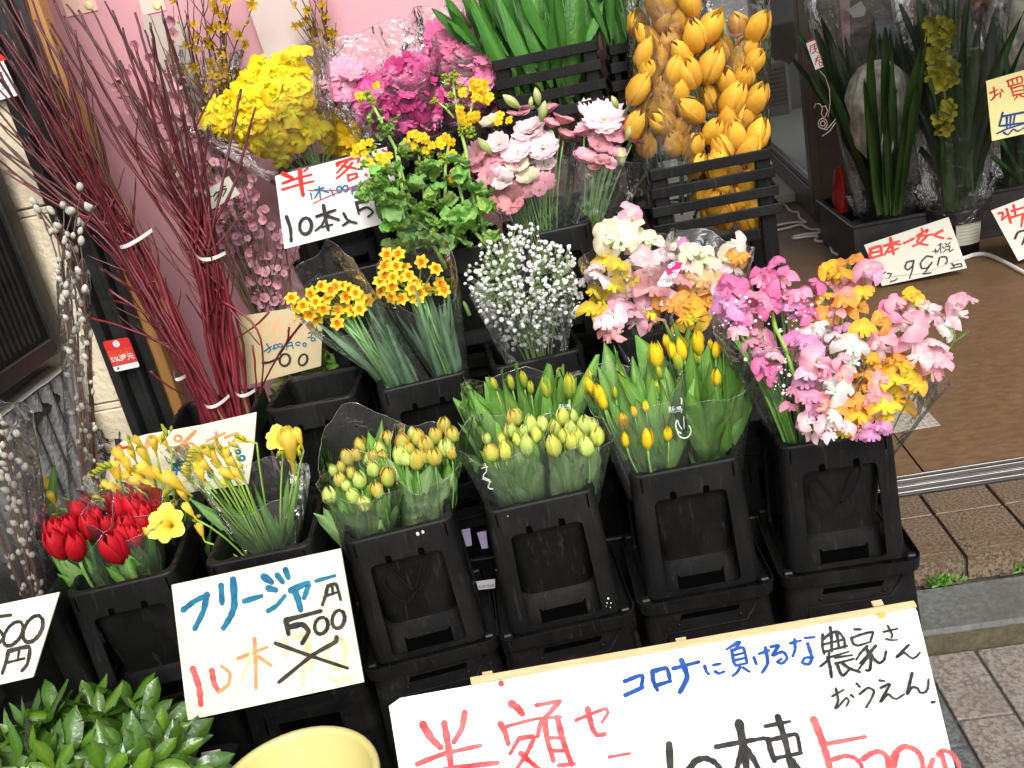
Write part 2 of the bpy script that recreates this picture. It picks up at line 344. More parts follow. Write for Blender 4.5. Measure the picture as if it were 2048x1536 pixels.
# pavers: brown 0.1 x 0.2 bricks with a grey course now and then, laid lengthwise towards the shop
pv, pg = [], []
x0 = ATZ(1936, 1278, 0).x; wx = .118; ly = .205
for i in range(-8, 14):
    xc = x0 + (i+.5)*wx; grey = i in (-2, 1, 6)
    for j in range(7):
        yc = 1.796 - .006 - ly*(j+.5) + (.07 if i % 2 else 0.0) - .07
        top = 1.792
        l = ly
        y1 = min(yc+ly/2, top); y0 = yc-ly/2
        if j == 0: y1 = top
        dz = U(-.0012, .0012)
        (pg if (grey or (i == 0 and j == 1)) else pv).append(((xc, (y0+y1)/2, -.014+dz), (wx-.007, y1-y0-.007, .028)))
pieces('paver', pav, PAV, pv, .0025); pieces('paver', pav, PAVG, pg, .0025)
sbox('pavement_bed', (-6, -3, -.03), (8, 1.797, -.008), ASPH, kind='structure')
kb = tag(thing('kerb', None, None, (0, 1.88, 0)), kind='structure')
pieces('kerb_stone', kb, KERB, [((-3.2+.9*i+.12, 1.88, .012), (.894, .162, .086)) for i in range(9)], .008)
MOSS = surf('mossy_kerb_face', (.045, .036, .018), (.10, .082, .048), 40, rough=.95, bump=.6, c3=(.05, .055, .02), s3=9, f3=.6)
sbox('kerb_face', (-3.6, 1.7960, -.012), (4.9, 1.7985, .044), MOSS, kb)
stp = tag(thing('step', None, None, (0, 2.1, 0)), kind='structure')
sbox('step_core', (-1.3, 1.975, -.05), (5, 2.272, .106), GROUT, stp)
tp = .169; nb = 34; st0 = .727
def step_tile_mesh(nosing, wd, dp):
    m = MB()
    m.box((0, 0, -.007), (wd, dp, .014))
    if nosing:
        m.box((0, -dp/2+.007, -.0385), (wd, .014, .049))
        for k in range(4): m.box((0, -dp/2+.03+k*.0135, .0012), (wd*.86, .006, .004))
    me = m.mesh('step_tile', STEPT, smooth=False)
    if not nosing: bevel_mesh(me, .0015)
    return me
tn, tb = step_tile_mesh(True, tp-.009, .193), step_tile_mesh(False, tp-.009, .103)
for i in range(-11, 14):
    xc = st0+tp*(i+.5)
    place('step_tile', tn, Matrix.Translation((xc, 1.965+.0965, .12+U(-.0006, .0006))), stp)
    place('step_tile', tb, Matrix.Translation((xc, 2.167+.0515, .12+U(-.0006, .0006))), stp)
sill = tag(thing('door_sill', None, None, (1.5, 2.32, .12)), kind='structure')
sbox('sill_plate', (-.9, 2.276, .09), (5, 2.372, .121), ALU, sill)
for y, h in ((2.281, .006), (2.302, .010), (2.318, .004), (2.338, .010), (2.362, .008)):
    sbox('rail', (-.9, y, .1212), (5, y+.007, .121+h), ALU, sill, .0012)
fl = tag(thing('shop_floor', None, None, (1, 4, .1)), kind='structure')
xj = ATZ(1844, 940, .12).x
sbox('floor_base', (-1.5, 2.374, .0), (6, 9.2, .112), GAPSHADE, fl)
for i in range(-2, 4):
    for j in range(5):
        sbox('floor_panel', (xj+i*1.3+.003, 2.374+j*1.35, .1125), (xj+(i+1)*1.3-.003, 2.374+(j+1)*1.35-.004, .12), FLOORB, fl)
gp = ATZ(1881, 851, .122); gq = ATZ(1835, 800, .122)
sbox('granite_tile', (gp.x-.34, gp.y, .1205), (gp.x, gp.y+.34, .1245), GRANT, fl, .001)

# left facade ---------------------------------------------------------------
YW = 2.45
sw = thing('siding_wall', 'cream textured siding wall with horizontal grooves left of the black door frame', 'wall', (-2.2, YW, 0))
xl = AT(180, 633, YW).x
zg = [AT(70, 425, YW).z, AT(230, 812, YW).z]
pit = zg[0]-zg[1]
for k in range(-1, 9):
    zz = zg[1]+pit*k
    sbox('siding_board', (-3.4, YW, zz+.014), (xl, YW+.05, zz+pit-.010), SIDING, sw, .004)
    sbox('siding_board', (-3.4, YW+.004, zz-.008), (xl, YW+.05, zz+.010), SIDING, sw, .003)
sbox('wall_core', (-3.4, YW+.03, 0), (xl-.004, YW+.15, 4.2), SIDING, sw)
df = thing('black_door_frame', 'black metal door frame with stickers beside the cream siding', 'door frame', (xl+.05, YW, 0))
xm = AT(236, 629, YW).x; xr = AT(259, 640, YW).x; xm = min(xm, xr-.075)
sbox('flat_panel', (xl+.002, YW-.02, .12), (xm, YW+.1, 3.29), BLKMET, df, .003)
sbox('channel', (xm+.004, YW+.012, .12), (xm+.035, YW+.035, 3.29), BLKMET, df, .002)
sbox('channel', (xm+.039, YW-.004, .12), (xr-.02, YW+.035, 3.29), BLKMET, df, .003)
sbox('channel', (xr-.016, YW+.022, .12), (xr+.01, YW+.035, 3.29), BLKMET, df, .002)
yp = 2.492
wp = sbox('wooden_post', (AT(22, 0, yp).x, yp, .12), (AT(75, 0, yp).x, yp+.05, 3.28), ORWOOD, None, .003)
tag(wp, 'orange brown wooden post standing between black frame and pink sheet', 'post')
yk = 2.85
pw = thing('pink_backdrop', 'smooth pink backdrop sheet behind the cut branches', 'backdrop', (-.6, yk, 0))
sbox('sheet', (AT(40, 0, yk).x-.1, yk, .12), (AT(1218, 100, yk).x, yk+.02, 3.2), PINKW, pw)
for (a, b) in (((76, -60), (196, 20)), ((232, -60), (332, 20))):
    p, q = AT(*a, yk-.004), AT(*b, yk-.004); zt = q.z
    sbox('header_card', (p.x+.035, yk-.003, zt), (q.x, yk-.0005, zt+.16), HEADP, pw)
    m = MB(); m.ellipsoid((0, 0, 0), (.011, .002, .011)); place('yellow_dot', m.mesh('yellow_dot', PAPERY), Matrix.Translation((q.x-.022, yk-.005, zt+.016)), pw)
    for k in range(5):
        sbox('print_stroke', (p.x+.1+k*.017, yk-.0042, zt+.05), (p.x+.108+k*.017, yk-.0034, zt+.062+.006*(k % 2)), INKG, pw)
def sheet_quad(name, px, Y, mat, label=None, cat=None, parent=None, thick=.002, Ys=None):
    pts = [AT(x, y, (Ys[i] if Ys else Y)) for i, (x, y) in enumerate(px)]
    n = (pts[1]-pts[0]).cross(pts[3]-pts[0]).normalized()
    if n.dot(CAM-pts[0]) < 0: n = -n
    m = MB(); k = len(pts)
    m.add(pts+[p-n*thick for p in pts], [tuple(range(k)), tuple(range(2*k-1, k-1, -1))]+[(i, i+k, (i+1) % k+k, (i+1) % k) for i in range(k)])
    o = m.build(name, mat, parent, smooth=False)
    if label: tag(o, label, cat)
    return o
sheet_quad('paper_sheet', [(478, -40), (606, -40), (668, 190), (570, 230)], 2.80, PINKP, 'pale crumpled paper sheet hanging on pink backdrop behind the forsythia', 'paper')
sheet_quad('paper_strip', [(282, 28), (368, 40), (400, 230), (345, 250)], 2.81, GREYP, 'greige paper strip on pink backdrop behind the pink blossom twigs', 'paper')
# unseen interior shell and facade, openings shaped to steer the daylight
sh = thing('shop_building', 'flower shop building around the open shop front', 'building', (0, 2.5, 2.6))
sbox('lintel', (xl, 2.46, 3.3), (6, 2.62, 4.2), BLKMET, sh)
sbox('door_header', (.62, 2.462, 2.2), (6, 2.61, 3.297), BROWNF, sh)  # unseen low header, added to keep the doorway interior dim
sbox('ceiling', (-1.6, 2.622, 3.3), (6, 9.3, 3.4), WALLIN, sh)
sbox('rear_wall', (-1.6, 9.2, .0), (4.6, 9.3, .9), WALLIN, sh)  # cut low: unseen opening above it lets sky light in
sbox('side_wall', (-1.6, 2.64, 0), (-1.52, 9.2, 3.29), WALLIN, sh)
sbox('side_wall', (4.6, 2.63, 0), (4.7, 5.6, 3.29), WALLIN, sh)
sbox('side_wall', (4.6, 5.603, 0), (4.7, 9.2, .9), WALLIN, sh)  # also left low, so daylight enters the rear from the side
# wall of the display niche right of the pink sheet
sbox('niche_wall', (AT(1218, 100, yk).x+.003, 2.88, .12), (AT(1228, 100, 2.9).x+.06, 2.93, 2.6), BROWNF, sh)

# bronze framed glass door standing open, seen edge-on ------------------------
P0, P1 = ATZ(1640, 441, .125), ATZ(1531, 328, .125)
P1 = P0 + (P1-P0)*.95
gd = thing('glass_door', 'bronze framed glass door beside the potted plants', 'door', P0)
dv = (P1-P0); dl = dv.length; du = dv.normalized(); ang = math.atan2(du.y, du.x)
def dbox(name, u0, u1, z0, z1, t, mat, off=0.0):
    m = MB(); m.box((0, 0, 0), (u1-u0, t, z1-z0)); me = m.mesh(name, mat, smooth=False); bevel_mesh(me, .003)
    c = P0+du*((u0+u1)/2)+V(0, 0, (z0+z1)/2)
    place(name, me, Matrix.Translation(c) @ Matrix.Rotation(ang, 4, 'Z') @ Matrix.Translation((0, off, 0)), gd)
dbox('stile', 0, .10, 0, 2.3, .05, BROWNF); dbox('stile', dl-.1, dl, 0, 2.3, .05, BROWNF)
dbox('bottom_rail', .102, dl-.102, .0, .16, .05, BROWNF); dbox('bottom_rail', .102, dl-.102, .163, .20, .035, BROWNF)
dbox('top_rail', .102, dl-.102, 2.2, 2.3, .05, BROWNF); dbox('pane', .102, dl-.102, .203, 2.197, .008, GLASSP)
pst = sbox('frame_post', (P0.x+.02, P0.y+.02, .121), (P0.x+.19, P0.y+.15, 2.6), BROWNF, None, .004)
tag(pst, 'dark bronze door post behind the leftmost potted plant', 'post')
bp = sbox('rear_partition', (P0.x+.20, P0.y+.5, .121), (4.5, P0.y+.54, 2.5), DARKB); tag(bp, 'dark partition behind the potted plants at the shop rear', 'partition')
sheet_quad('pink_poster', [(1652, -30), (1700, -30), (1700, 110), (1655, 140)], P0.y+.49, PINKW, 'small pink poster on the dark partition behind potted plants', 'poster')
sheet_quad('white_notice', [(1694, 20), (1722, 2), (1732, 18), (1728, 32), (1706, 36)], P0.y+.42, PAPERG, 'little white notice card above the netted flower', 'card')
sheet_quad('grey_notice', [(1746, 42), (1796, 38), (1790, 100), (1750, 118)], P0.y+.3, surf('slate_card', (.10, .13, .14), (.13, .16, .17), 8, rough=.3, bump=0), 'slate grey card standing between the potted plants', 'card')
pf = sbox('pale_platform', (.5, P0.y+.56, .121), (3.5, 9, .17), PALEF); tag(pf, 'pale low platform floor behind the glass door', 'platform')
# heater and box behind the glass
Yh = 6.9
def px_box(name, a, b, Y, dep, mat, parent=None, bevel=.006):
    p, q = AT(*a, Y), AT(*b, Y); c = V((p.x+q.x)/2, Y+dep/2, (p.z+q.z)/2)
    return sbox(name, (min(p.x, q.x), Y, min(p.z, q.z)), (max(p.x, q.x), Y+dep, max(p.z, q.z)), mat, parent, bevel)
ht = thing('room_heater', 'white room heater with orange grille behind the glass door', 'heater', AT(1552, 235, Yh))
px_box('casing', (1530, 238), (1576, 122), Yh, .18, WHITEP, ht, .02)
px_box('grille_panel', (1536, 215), (1570, 132), Yh-.006, .008, surf('heater_mesh', (.3, .29, .26), (.36, .34, .3), 60, rough=.5, bump=.5), ht, .004)
hg = MB(); g0, g1 = AT(1538, 172, Yh), AT(1556, 148, Yh); hg.box((0, 0, 0), (abs(g1.x-g0.x), .006, abs(g1.z-g0.z)))
place('glowing_element', hg.mesh('glowing_element', surf('orange_element', (.45, .12, .05), (.5, .16, .07), 10, rough=.5, bump=0), smooth=False), Matrix.Translation(((g0.x+g1.x)/2, Yh-.012, (g0.z+g1.z)/2)), ht)  # heater glow put into an orange colour, nothing emits
for k in range(9):
    z = AT(1553, 134+9*k, Yh).z; p, q = AT(1537, 170, Yh).x, AT(1569, 170, Yh).x
    sbox('louvre', (p, Yh-.018, z-.004), (q, Yh-.014, z+.004), WHITEP, ht)
wb = px_box('white_carton', (1562, 200), (1606, 66), 7.4, .3, WHITEP); tag(wb, 'plain white carton behind the white room heater', 'carton')
hd = thing('dark_sack', 'dark brown sack hanging behind the glass above the heater', 'sack', AT(1560, 60, 7.2))
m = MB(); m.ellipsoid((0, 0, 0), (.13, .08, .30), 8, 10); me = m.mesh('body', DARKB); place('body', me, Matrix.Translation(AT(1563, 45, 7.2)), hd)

# left: black condenser casing, pipes, concrete block -------------------------
XA = AT(108, 640, 2.40).x
ac = thing('condenser_unit', 'black finned outdoor unit at left edge beside the cream siding', 'outdoor unit', (XA-.2, 2.1, .8))
zb = AT(128, 700, 2.40).z
sbox('casing', (XA-.5, 1.45, zb), (XA, 2.41, 1.75), ACBLK, ac, .012)
for k in range(34):
    y = 1.5+k*.024
    sbox('fin', (XA+.001, y, zb+.07), (XA+.010, y+.009, 1.62), ACBLK, ac)
sbox('edge_trim', (XA+.0005, 2.34, zb+.02), (XA+.016, 2.40, 1.74), BLKMET, ac, .003)
sbox('edge_trim', (XA+.0005, 1.46, zb+.01), (XA+.016, 2.335, zb+.055), BLKMET, ac, .003)
def ptube(name, pts, r, mat, parent=None, n=8):
    m = MB(); m.tube(pts, r, n); return m.build(name, mat, parent)
pp = ptube('wrapped_pipe', [V(XA-.02, 1.5, zb-.06), V(XA-.03, 2.0, zb-.055), V(XA-.04, 2.36, zb-.05)], .026, PIPEM)
tag(pp, 'grey wrapped pipe running under the black outdoor unit', 'pipe')
pp = ptube('black_hose', [V(XA+.02, 1.55, zb-.13), V(XA+.01, 1.95, zb-.11), V(XA-.02, 2.38, zb-.09)], .017, BLK)
tag(pp, 'thin black hose below the wrapped pipe above the concrete block', 'hose')
XB = AT(118, 760, 2.30).x
cbk = thing('concrete_block', 'grey grooved concrete block under the pipes at left', 'block', (XB-.2, 2.1, .3))
ztop = AT(95, 745, 2.34).z
m = MB()
m.grid(lambda u, v: V(XB-.45+.45*v, 1.6+.8*u, ztop+.006*mnoise.noise(V(u*9, v*7, 2))), 16, 10)
m.build('top_face', CONCT, cbk)
sbox('core', (XB-.45, 1.6, 0), (XB-.02, 2.4, ztop-.006), CONC, cbk)
for k in range(13):
    y = 1.6+k*.062
    mm = MB()
    mm.grid(lambda u, v: V(XB-.015+.012*max(0.0, math.sin(math.pi*v))**.6+.007*mnoise.noise(V(u*14, v*4, k*3.1)), y+.052*v, .15+(ztop-.156)*u), 14, 4)
    mm.build('rib', CONC, cbk)
# ================================================================ BUCKETS AND CRATES
BW, BD, BH = .226, .232, .312           # rim width, rim depth, height
def rrect(w, d, r, n=4, z=0.0):
    pts = []
    for cx, cy, a0 in ((w/2-r, d/2-r, 0), (-w/2+r, d/2-r, 90), (-w/2+r, -d/2+r, 180), (w/2-r, -d/2+r, 270)):
        for k in range(n+1):
            a = math.radians(a0+90*k/n); pts.append(V(cx+r*math.cos(a), cy+r*math.sin(a), z))
    return pts
def loft(m, loops, mi=0, close0=False, close1=False, col=None):
    n = len(loops[0]); vs = [p for l in loops for p in l]
    fs = [(i*n+j, i*n+(j+1) % n, (i+1)*n+(j+1) % n, (i+1)*n+j) for i in range(len(loops)-1) for j in range(n)]
    if close0: fs.append(tuple(range(n))[::-1])
    if close1: fs.append(tuple((len(loops)-1)*n+j for j in range(n)))
    m.add(vs, fs, col, mi)
def ringplate(m, outer, inner, th, nrm, n_in=None):
    """plate between two matching outlines (lists of 3-D points), with thickness"""
    n = len(outer); d = nrm*th
    a, b, c, e = list(outer), list(inner), [p-d for p in inner], [p-d for p in outer]
    m.add(a+b+c+e, [(i, (i+1) % n, n+(i+1) % n, n+i) for i in range(n)] +
          [(n+i, n+(i+1) % n, 2*n+(i+1) % n, 2*n+i) for i in range(n)] +
          [(2*n+i, 2*n+(i+1) % n, 3*n+(i+1) % n, 3*n+i) for i in range(n)])
def hole_outline(x0, x1, z0, z1, r, notch=True):
    """rounded window, counter-clockwise from lower left; two little notches in its upper edge"""
    pts = []
    def arc(cx, cz, a0):
        for k in range(4): a = math.radians(a0+30*k); pts.append((cx+r*math.cos(a), cz+r*math.sin(a)))
    arc(x0+r, z0+r, 180); arc(x1-r, z0+r, 270); arc(x1-r, z1-r, 0)
    if notch:
        w = x1-x0
        for f in (.78, .22):
            cx = x0+w*f
            pts += [(cx+.009, z1), (cx+.0075, z1+.006), (cx+.007, z1+.016), (cx-.007, z1+.016), (cx-.0075, z1+.006), (cx-.009, z1)]
    arc(x0+r, z1-r, 90)
    return pts
def project_out(pts, X0, X1, Z0, Z1):
    res = []; cx, cz = (X0+X1)/2, (Z0+Z1)/2
    for x, z in pts:
        dx, dz = x-cx, z-cz
        s = min((X1-cx)/abs(dx) if abs(dx) > 1e-9 else 1e9, (Z1-cz)/abs(dz) if abs(dz) > 1e-9 else 1e9)
        res.append((cx+dx*s, cz+dz*s))
    # pull the nearest points onto the corners so that the plate stays rectangular
    for X, Z in ((X0, Z0), (X1, Z0), (X1, Z1), (X0, Z1)):
        k = min(range(len(res)), key=lambda i: (res[i][0]-X)**2+(res[i][1]-Z)**2); res[k] = (X, Z)
    return res
def bucket_meshes():
    M_ = {}
    H = BH; zt, z0 = H, .024
    # stand frame: four flaring plates with windows, rounded corner posts
    m = MB()
    wt, wb, dt, db, cr = BW, .244, BD, .250, .024
    def side(rot, w_t, w_b, d_t, d_b, win):
        hw = w_t/2-cr; k = .004
        inner = hole_outline(-hw+.016, hw-.016,   .031, H-.058, .012, False) if win else None
        Rz = Matrix.Rotation(rot, 3, 'Z')
        def mp(x, z):
            t = (z-z0)/(zt-z0); sx = ((w_b/2-cr)*(1-t)+(w_t/2-cr)*t)/hw
            return Rz @ V(x*sx, -(d_b/2*(1-t)+d_t/2*t), z)
        outer = project_out(inner, -hw, hw, z0, zt)
        ringplate(m, [mp(*p) for p in outer], [mp(*p) for p in inner], .0065, Rz @ V(0, -1, 0))
    side(0, wt, wb, dt, db, True); side(math.pi, wt, wb, dt, db, True)
    side(math.pi/2, dt, db, wt, wb, True); side(-math.pi/2, dt, db, wt, wb, True)
    top, bot = rrect(wt, dt, cr, 4, zt), rrect(wb, db, cr, 4, z0)
    for c in range(4):
        ids = [c*5+k for k in range(5)]
        for P, Q, sh in ((top, bot, 1.0),):
            m.add([P[i] for i in ids]+[Q[i] for i in ids], [(k, k+1, 5+k+1, 5+k) for k in range(4)])
            m.add([P[i]*.94 for i in ids]+[Q[i]*.95 for i in ids], [(k+1, k, 5+k, 5+k+1) for k in range(4)])
    M_['stand_frame'] = m.mesh('stand_frame', BLK, smooth=False); smooth_by_angle(M_['stand_frame'], 30)
    z_ = H-.0585; y_ = lambda z: -(db/2*(1-(z-z0)/(zt-z0))+dt/2*(z-z0)/(zt-z0))-.0006
    m = MB(); m.add([V(a*.0065, y_(z_+b), z_+b) for a, b in ((-1, -.002), (1, -.002), (1, .011), (.6, .015), (-.6, .015), (-1, .011))], [(0, 1, 2, 3, 4, 5)])
    M_['window_notch'] = m.mesh('window_notch', GAPSHADE, smooth=False)  # uncut: a dark plate imitates the shade in a notch
    # rim
    m = MB()
    o1, o2 = rrect(wt, dt, cr, 4, H), rrect(wt-.003, dt-.003, cr, 4, H+.004)
    i2, i1, i0 = rrect(wt-.024, dt-.024, .026, 4, H+.004), rrect(wt-.027, dt-.027, .026, 4, H), rrect(wt-.034, dt-.034, .026, 4, H-.03)
    loft(m, [o1, o2, i2, i1, i0])
    for sx in (-1, 1):
        for y in (-.075, -.045, .03, .06):
            m.box((sx*(wt/2-.0065), y, H+.0045), (.009, .014, .0035))
    for y in (-1, 1):
        for x in (-.05, .05): m.box((x, y*(dt/2-.0065), H+.0045), (.02, .008, .0035))
    M_['rim'] = m.mesh('rim', BLK, smooth=False); smooth_by_angle(M_['rim'], 35)
    # inner bucket (open pot) with both skins
    m = MB()
    a = [rrect(wt-.034, dt-.034, .026, 4, H-.005), rrect(.150, .154, .03, 4, .088), rrect(.135, .14, .03, 4, .084)]
    loft(m, a, close1=True)
    b = [rrect(wt-.0285, dt-.0285, .026, 4, H-.030), rrect(.160, .166, .032, 4, .082)]
    loft(m, b)
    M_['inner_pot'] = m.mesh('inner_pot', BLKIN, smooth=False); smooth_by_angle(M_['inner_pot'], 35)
    # lower ledge and plinth under the pot
    m = MB()
    loft(m, [rrect(.160, .166, .032, 4, .0855), rrect(.178, .184, .03, 4, .0805), rrect(.182, .188, .03, 4, .070), rrect(.196, .202, .028, 4, .016)])
    M_['plinth'] = m.mesh('plinth', BLK, smooth=False); smooth_by_angle(M_['plinth'], 35)
    m = MB()
    m.add([V(-.05, -.1012, .022), V(.05, -.1012, .022), V(.05, -.0966, .058), V(.043, -.0974, .050), V(-.043, -.0974, .050), V(-.05, -.0966, .058)], [(0, 1, 2, 3, 4, 5)])
    M_['plinth_slot'] = m.mesh('plinth_slot', GAPSHADE, smooth=False)  # dark patch on the plinth in place of a real opening's shade
    # tray with lip
    m = MB()
    o = [rrect(.272, .282, .026, 5, 0.0), rrect(.288, .300, .03, 5, .003), rrect(.292, .306, .031, 5, .032), rrect(.2875, .3015, .030, 5, .0325), rrect(.283, .297, .03, 5, .010), rrect(.15, .15, .02, 5, .0105)]
    loft(m, o, close0=True, close1=True)
    for x in (-.09, 0, .09): m.box((x, -.140, .018), (.0022, .018, .018)); m.box((x, .140, .018), (.0022, .018, .018))
    M_['tray'] = m.mesh('tray', BLK, smooth=False); smooth_by_angle(M_['tray'], 35)
    m = MB(); m.box((0, 0, .02), (.020, .016, .034)); lug = m.mesh('lug', BLK, smooth=False); bevel_mesh(lug, .003); M_['lug'] = lug
    m = MB(); m.box((0, 0, 0), (.0022, .0016, .030)); M_['corner_slot'] = m.mesh('corner_slot', GAPSHADE, smooth=False)  # raised dark strip painted as the shade of a slot
    m = MB()
    def rib(pts, wd):
        for a, b in zip(pts, pts[1:]):
            a, b = V(*a), V(*b); t = (b-a).normalized(); s = V(t.z, 0, -t.x)*wd
            m.add([a+s, a-s, b-s, b+s], [(0, 1, 2, 3)])
    key = [(-.055, .046), (-.046, .058), (-.034, .052), (-.012, .016), (.004, 0), (.030, .026), (.046, .060), (.042, .074), (.028, .062), (.010, .022), (-.010, -.012), (-.032, -.016), (-.052, .012), (-.058, .036), (-.055, .046)]
    pts = []
    for i in range(len(key)-1):
        a, b, c, d = (V(*key[max(0, min(len(key)-1, i+j))], 0) for j in (-1, 0, 1, 2))
        for q in range(5):
            u = q/5; p = .5*(2*b+(c-a)*u+(2*a-5*b+4*c-d)*u*u+(3*b-a-3*c+d)*u**3); pts.append((p.x, 0, p.y))
    rib(pts, .0021); M_['chalk_mark'] = m.mesh('chalk_mark', SCRIB, smooth=False)
    return M_
BM = bucket_meshes()
def bucket(label, L, R, zr, group='black flower buckets', mark=False, cat='bucket', yaw=None):
    """rim front corners L and R given in world x, y; zr = rim height"""
    L, R = V(L[0], L[1], 0), V(R[0], R[1], 0); d = (R-L); a = math.atan2(d.y, d.x) if yaw is None else yaw
    mid = (L+R)/2; n = V(-math.sin(a), math.cos(a), 0)
    c = mid+n*(BD/2); c.z = zr-BH
    t = thing('flower_bucket', label, cat, c, group, a); B = W[t.name]
    for f in (-.034, .034): place('window_notch', BM['window_notch'], B @ Matrix.Translation((f, 0, 0)), t)
    for k in ('stand_frame', 'rim', 'inner_pot', 'plinth', 'plinth_slot', 'tray'): place(k, BM[k], B, t)
    for sx in (-1, 1):
        for sy in (-1, 1):
            place('lug', BM['lug'], B @ Matrix.Translation((sx*.126, sy*.131, 0)), t)
        place('corner_slot', BM['corner_slot'], B @ Matrix.Translation((sx*.094, -BD/2-.0022, BH-.018)), t)
    if mark: place('chalk_mark', BM['chalk_mark'], B @ Matrix.Translation((0, -.1055, .165)) @ Matrix.Rotation(math.radians(-6), 4, 'X'), t)
    return t
def rimxy(px, py, z): p = ATZ(px, py, z); return (p.x, p.y)
def front(pl, pr, z): return rimxy(*pl, z), rimxy(*pr, z)
BUCK = {}
def mk(key, label, pl, pr, z, **k):
    L, R = front(pl, pr, z); t = bucket(label, L, R, z+.004, **k); BUCK[key] = (L, R, z); BUCK[key+'_t'] = t; return t
Z1, Z2 = .578, .72
mk('sweet', 'black flower bucket with the big sweet pea bunches, rightmost in front', (1560, 905), (1790, 868), Z1, mark=True)
mk('ytulip', 'black flower bucket holding the yellow tulip bunches, left of the sweet pea bucket', (1258, 964), (1488, 920), Z1)
mk('gtulip', 'black flower bucket holding the green yellow tulip bunches in the front row', (972, 1034), (1192, 985), Z1)
mk('ptulip', 'black flower bucket holding the orange green double tulips, right of the freesia price card', (690, 1096), (906, 1042), Z1, mark=True)
def paint_mark(key, spots):
    t = BUCK[key+'_t']; B = W[t.name]
    for x, z, r in spots:
        m = MB(); m.ellipsoid((0, 0, 0), (r, .0006, r*1.3), 5, 7); place('white_mark', m.mesh('white_mark', WHITEP), B @ Matrix.Translation((x, -BD/2-(BH-z)*.03-.0012, z)), t)
mk('frees', 'black flower bucket holding the yellow freesias, half hidden by the freesia price card', (412, 1140), (622, 1096), Z1)
mk('rtulip', 'black flower bucket holding the red tulips, left of the freesia price card', (140, 1200), (340, 1152), Z1)
mk('willow', 'black flower bucket holding the nearest pussy willow, at the left edge behind a price card', (-115, 1262), (95, 1208), Z1)
mk('empty', 'empty black flower bucket beside the red twigs', (526, 832), (712, 797), Z2)
mk('narc', 'black flower bucket holding the two narcissus bunches', (754, 792), (942, 747), Z2)
mk('gyps', 'black flower bucket holding the white baby breath bunch', (984, 746), (1172, 702), Z2)
mk('mixsp', 'black flower bucket holding the mixed pale sweet peas behind the yellow tulips', (1216, 692), (1400, 655), Z2)
mk('twig', 'black flower bucket holding the red twig bundles behind the pale price card', (330, 880), (500, 842), .70)
mk('canola', 'black flower bucket holding the rape blossom stalks in the third row', (818, 524), (992, 490), .955)
mk('lisi', 'black flower bucket holding the pale pink lisianthus in the third row', (1010, 487), (1186, 450), .955)
mk('behind', 'black flower bucket behind the white half price card in the third row', (628, 562), (800, 524), .955)
mk('yelsp', 'black flower bucket under the big yellow sweet pea bunch, behind the half price card', (566, 350), (738, 308), AT(650, 330, 2.52).z)
mk('pinksp', 'black flower bucket under the deep pink bunch at the back', (756, 304), (922, 264), AT(840, 284, 2.54).z)

paint_mark('ptulip', [(.036, BH-.012, .0035), (.047, BH-.011, .003)]); paint_mark('gtulip', [(.096, .062, .0022), (.092, .052, .0014), (.100, .05, .0012), (.089, .045, .001), (.097, .040, .0012), (-.07, BH-.012, .001)])
# upturned crates that carry the buckets
def crate_mesh():
    parts = {}
    m = MB(); w0, w1, d0, d1 = .264, .238, .264, .238
    loft(m, [rrect(w0, d0, .02, 4, 0), rrect(w1, d1, .02, 4, 1.0)], close0=True, close1=True)
    parts['body'] = m.mesh('body', BLK, smooth=False); smooth_by_angle(parts['body'], 35)
    def y(z): return -(d0/2*(1-z)+d1/2*z)-.001
    m = MB()
    m.tube([V(-.085, y(.62), .62), V(-.085, y(.80), .80), V(.07, y(.80), .80), V(.095, y(.97), .97)], .0028, 5)
    parts['rib_line'] = m.mesh('rib_line', BLK)
    m = MB(); q = [V(-.06, y(.5)-.0008, .5), V(.06, y(.5)-.0008, .5), V(.06, y(.7)-.0008, .7), V(-.06, y(.7)-.0008, .7)]; m.add(q, [(0, 1, 2, 3)])
    q = [V(-.055, y(.9)-.0008, .9), V(.055, y(.9)-.0008, .9), V(.06, y(.945)-.0008, .945), V(-.05, y(.945)-.0008, .945)]; m.add(q, [(0, 1, 2, 3)])
    parts['slot'] = m.mesh('slot', GAPSHADE, smooth=False)  # slot darkness drawn as flat dark quads on the crate face
    m = MB(); m.ellipsoid((0, 0, 0), (.004, .003, .004), 5, 6); parts['stud'] = m.mesh('stud', BLK)
    return parts
CM = crate_mesh()
def crate(label, c, h, rz=0.0, sx=1.0):
    t = thing('upturned_crate', label, 'crate', c, 'upturned black crates under the buckets', rz)
    S = W[t.name] @ Matrix.Diagonal((sx, sx, h, 1))
    for k in ('body', 'rib_line', 'slot'): place(k, CM[k], S, t)
    for x in (-.066, .066): place('stud', CM['stud'], W[t.name] @ Matrix.Translation((x, -.1235*sx, h*.86)), t)
base_of = {'sweet': 'the sweet pea bucket', 'ytulip': 'the yellow tulip bucket', 'gtulip': 'the green yellow tulip bucket', 'ptulip': 'the orange green tulip bucket',
           'frees': 'the freesia bucket behind the freesia card', 'rtulip': 'the red tulip bucket', 'willow': 'the pussy willow bucket at left edge', 'empty': 'the empty bucket', 'narc': 'the narcissus bucket', 'gyps': 'the baby breath bucket', 'mixsp': 'the mixed sweet pea bucket',
           'twig': 'the red twig bucket', 'canola': 'the rape blossom bucket', 'lisi': 'the lisianthus bucket', 'behind': 'the bucket behind the half price card', 'yelsp': 'the yellow sweet pea bucket at the back', 'pinksp': 'the deep pink bunch bucket at the back'}
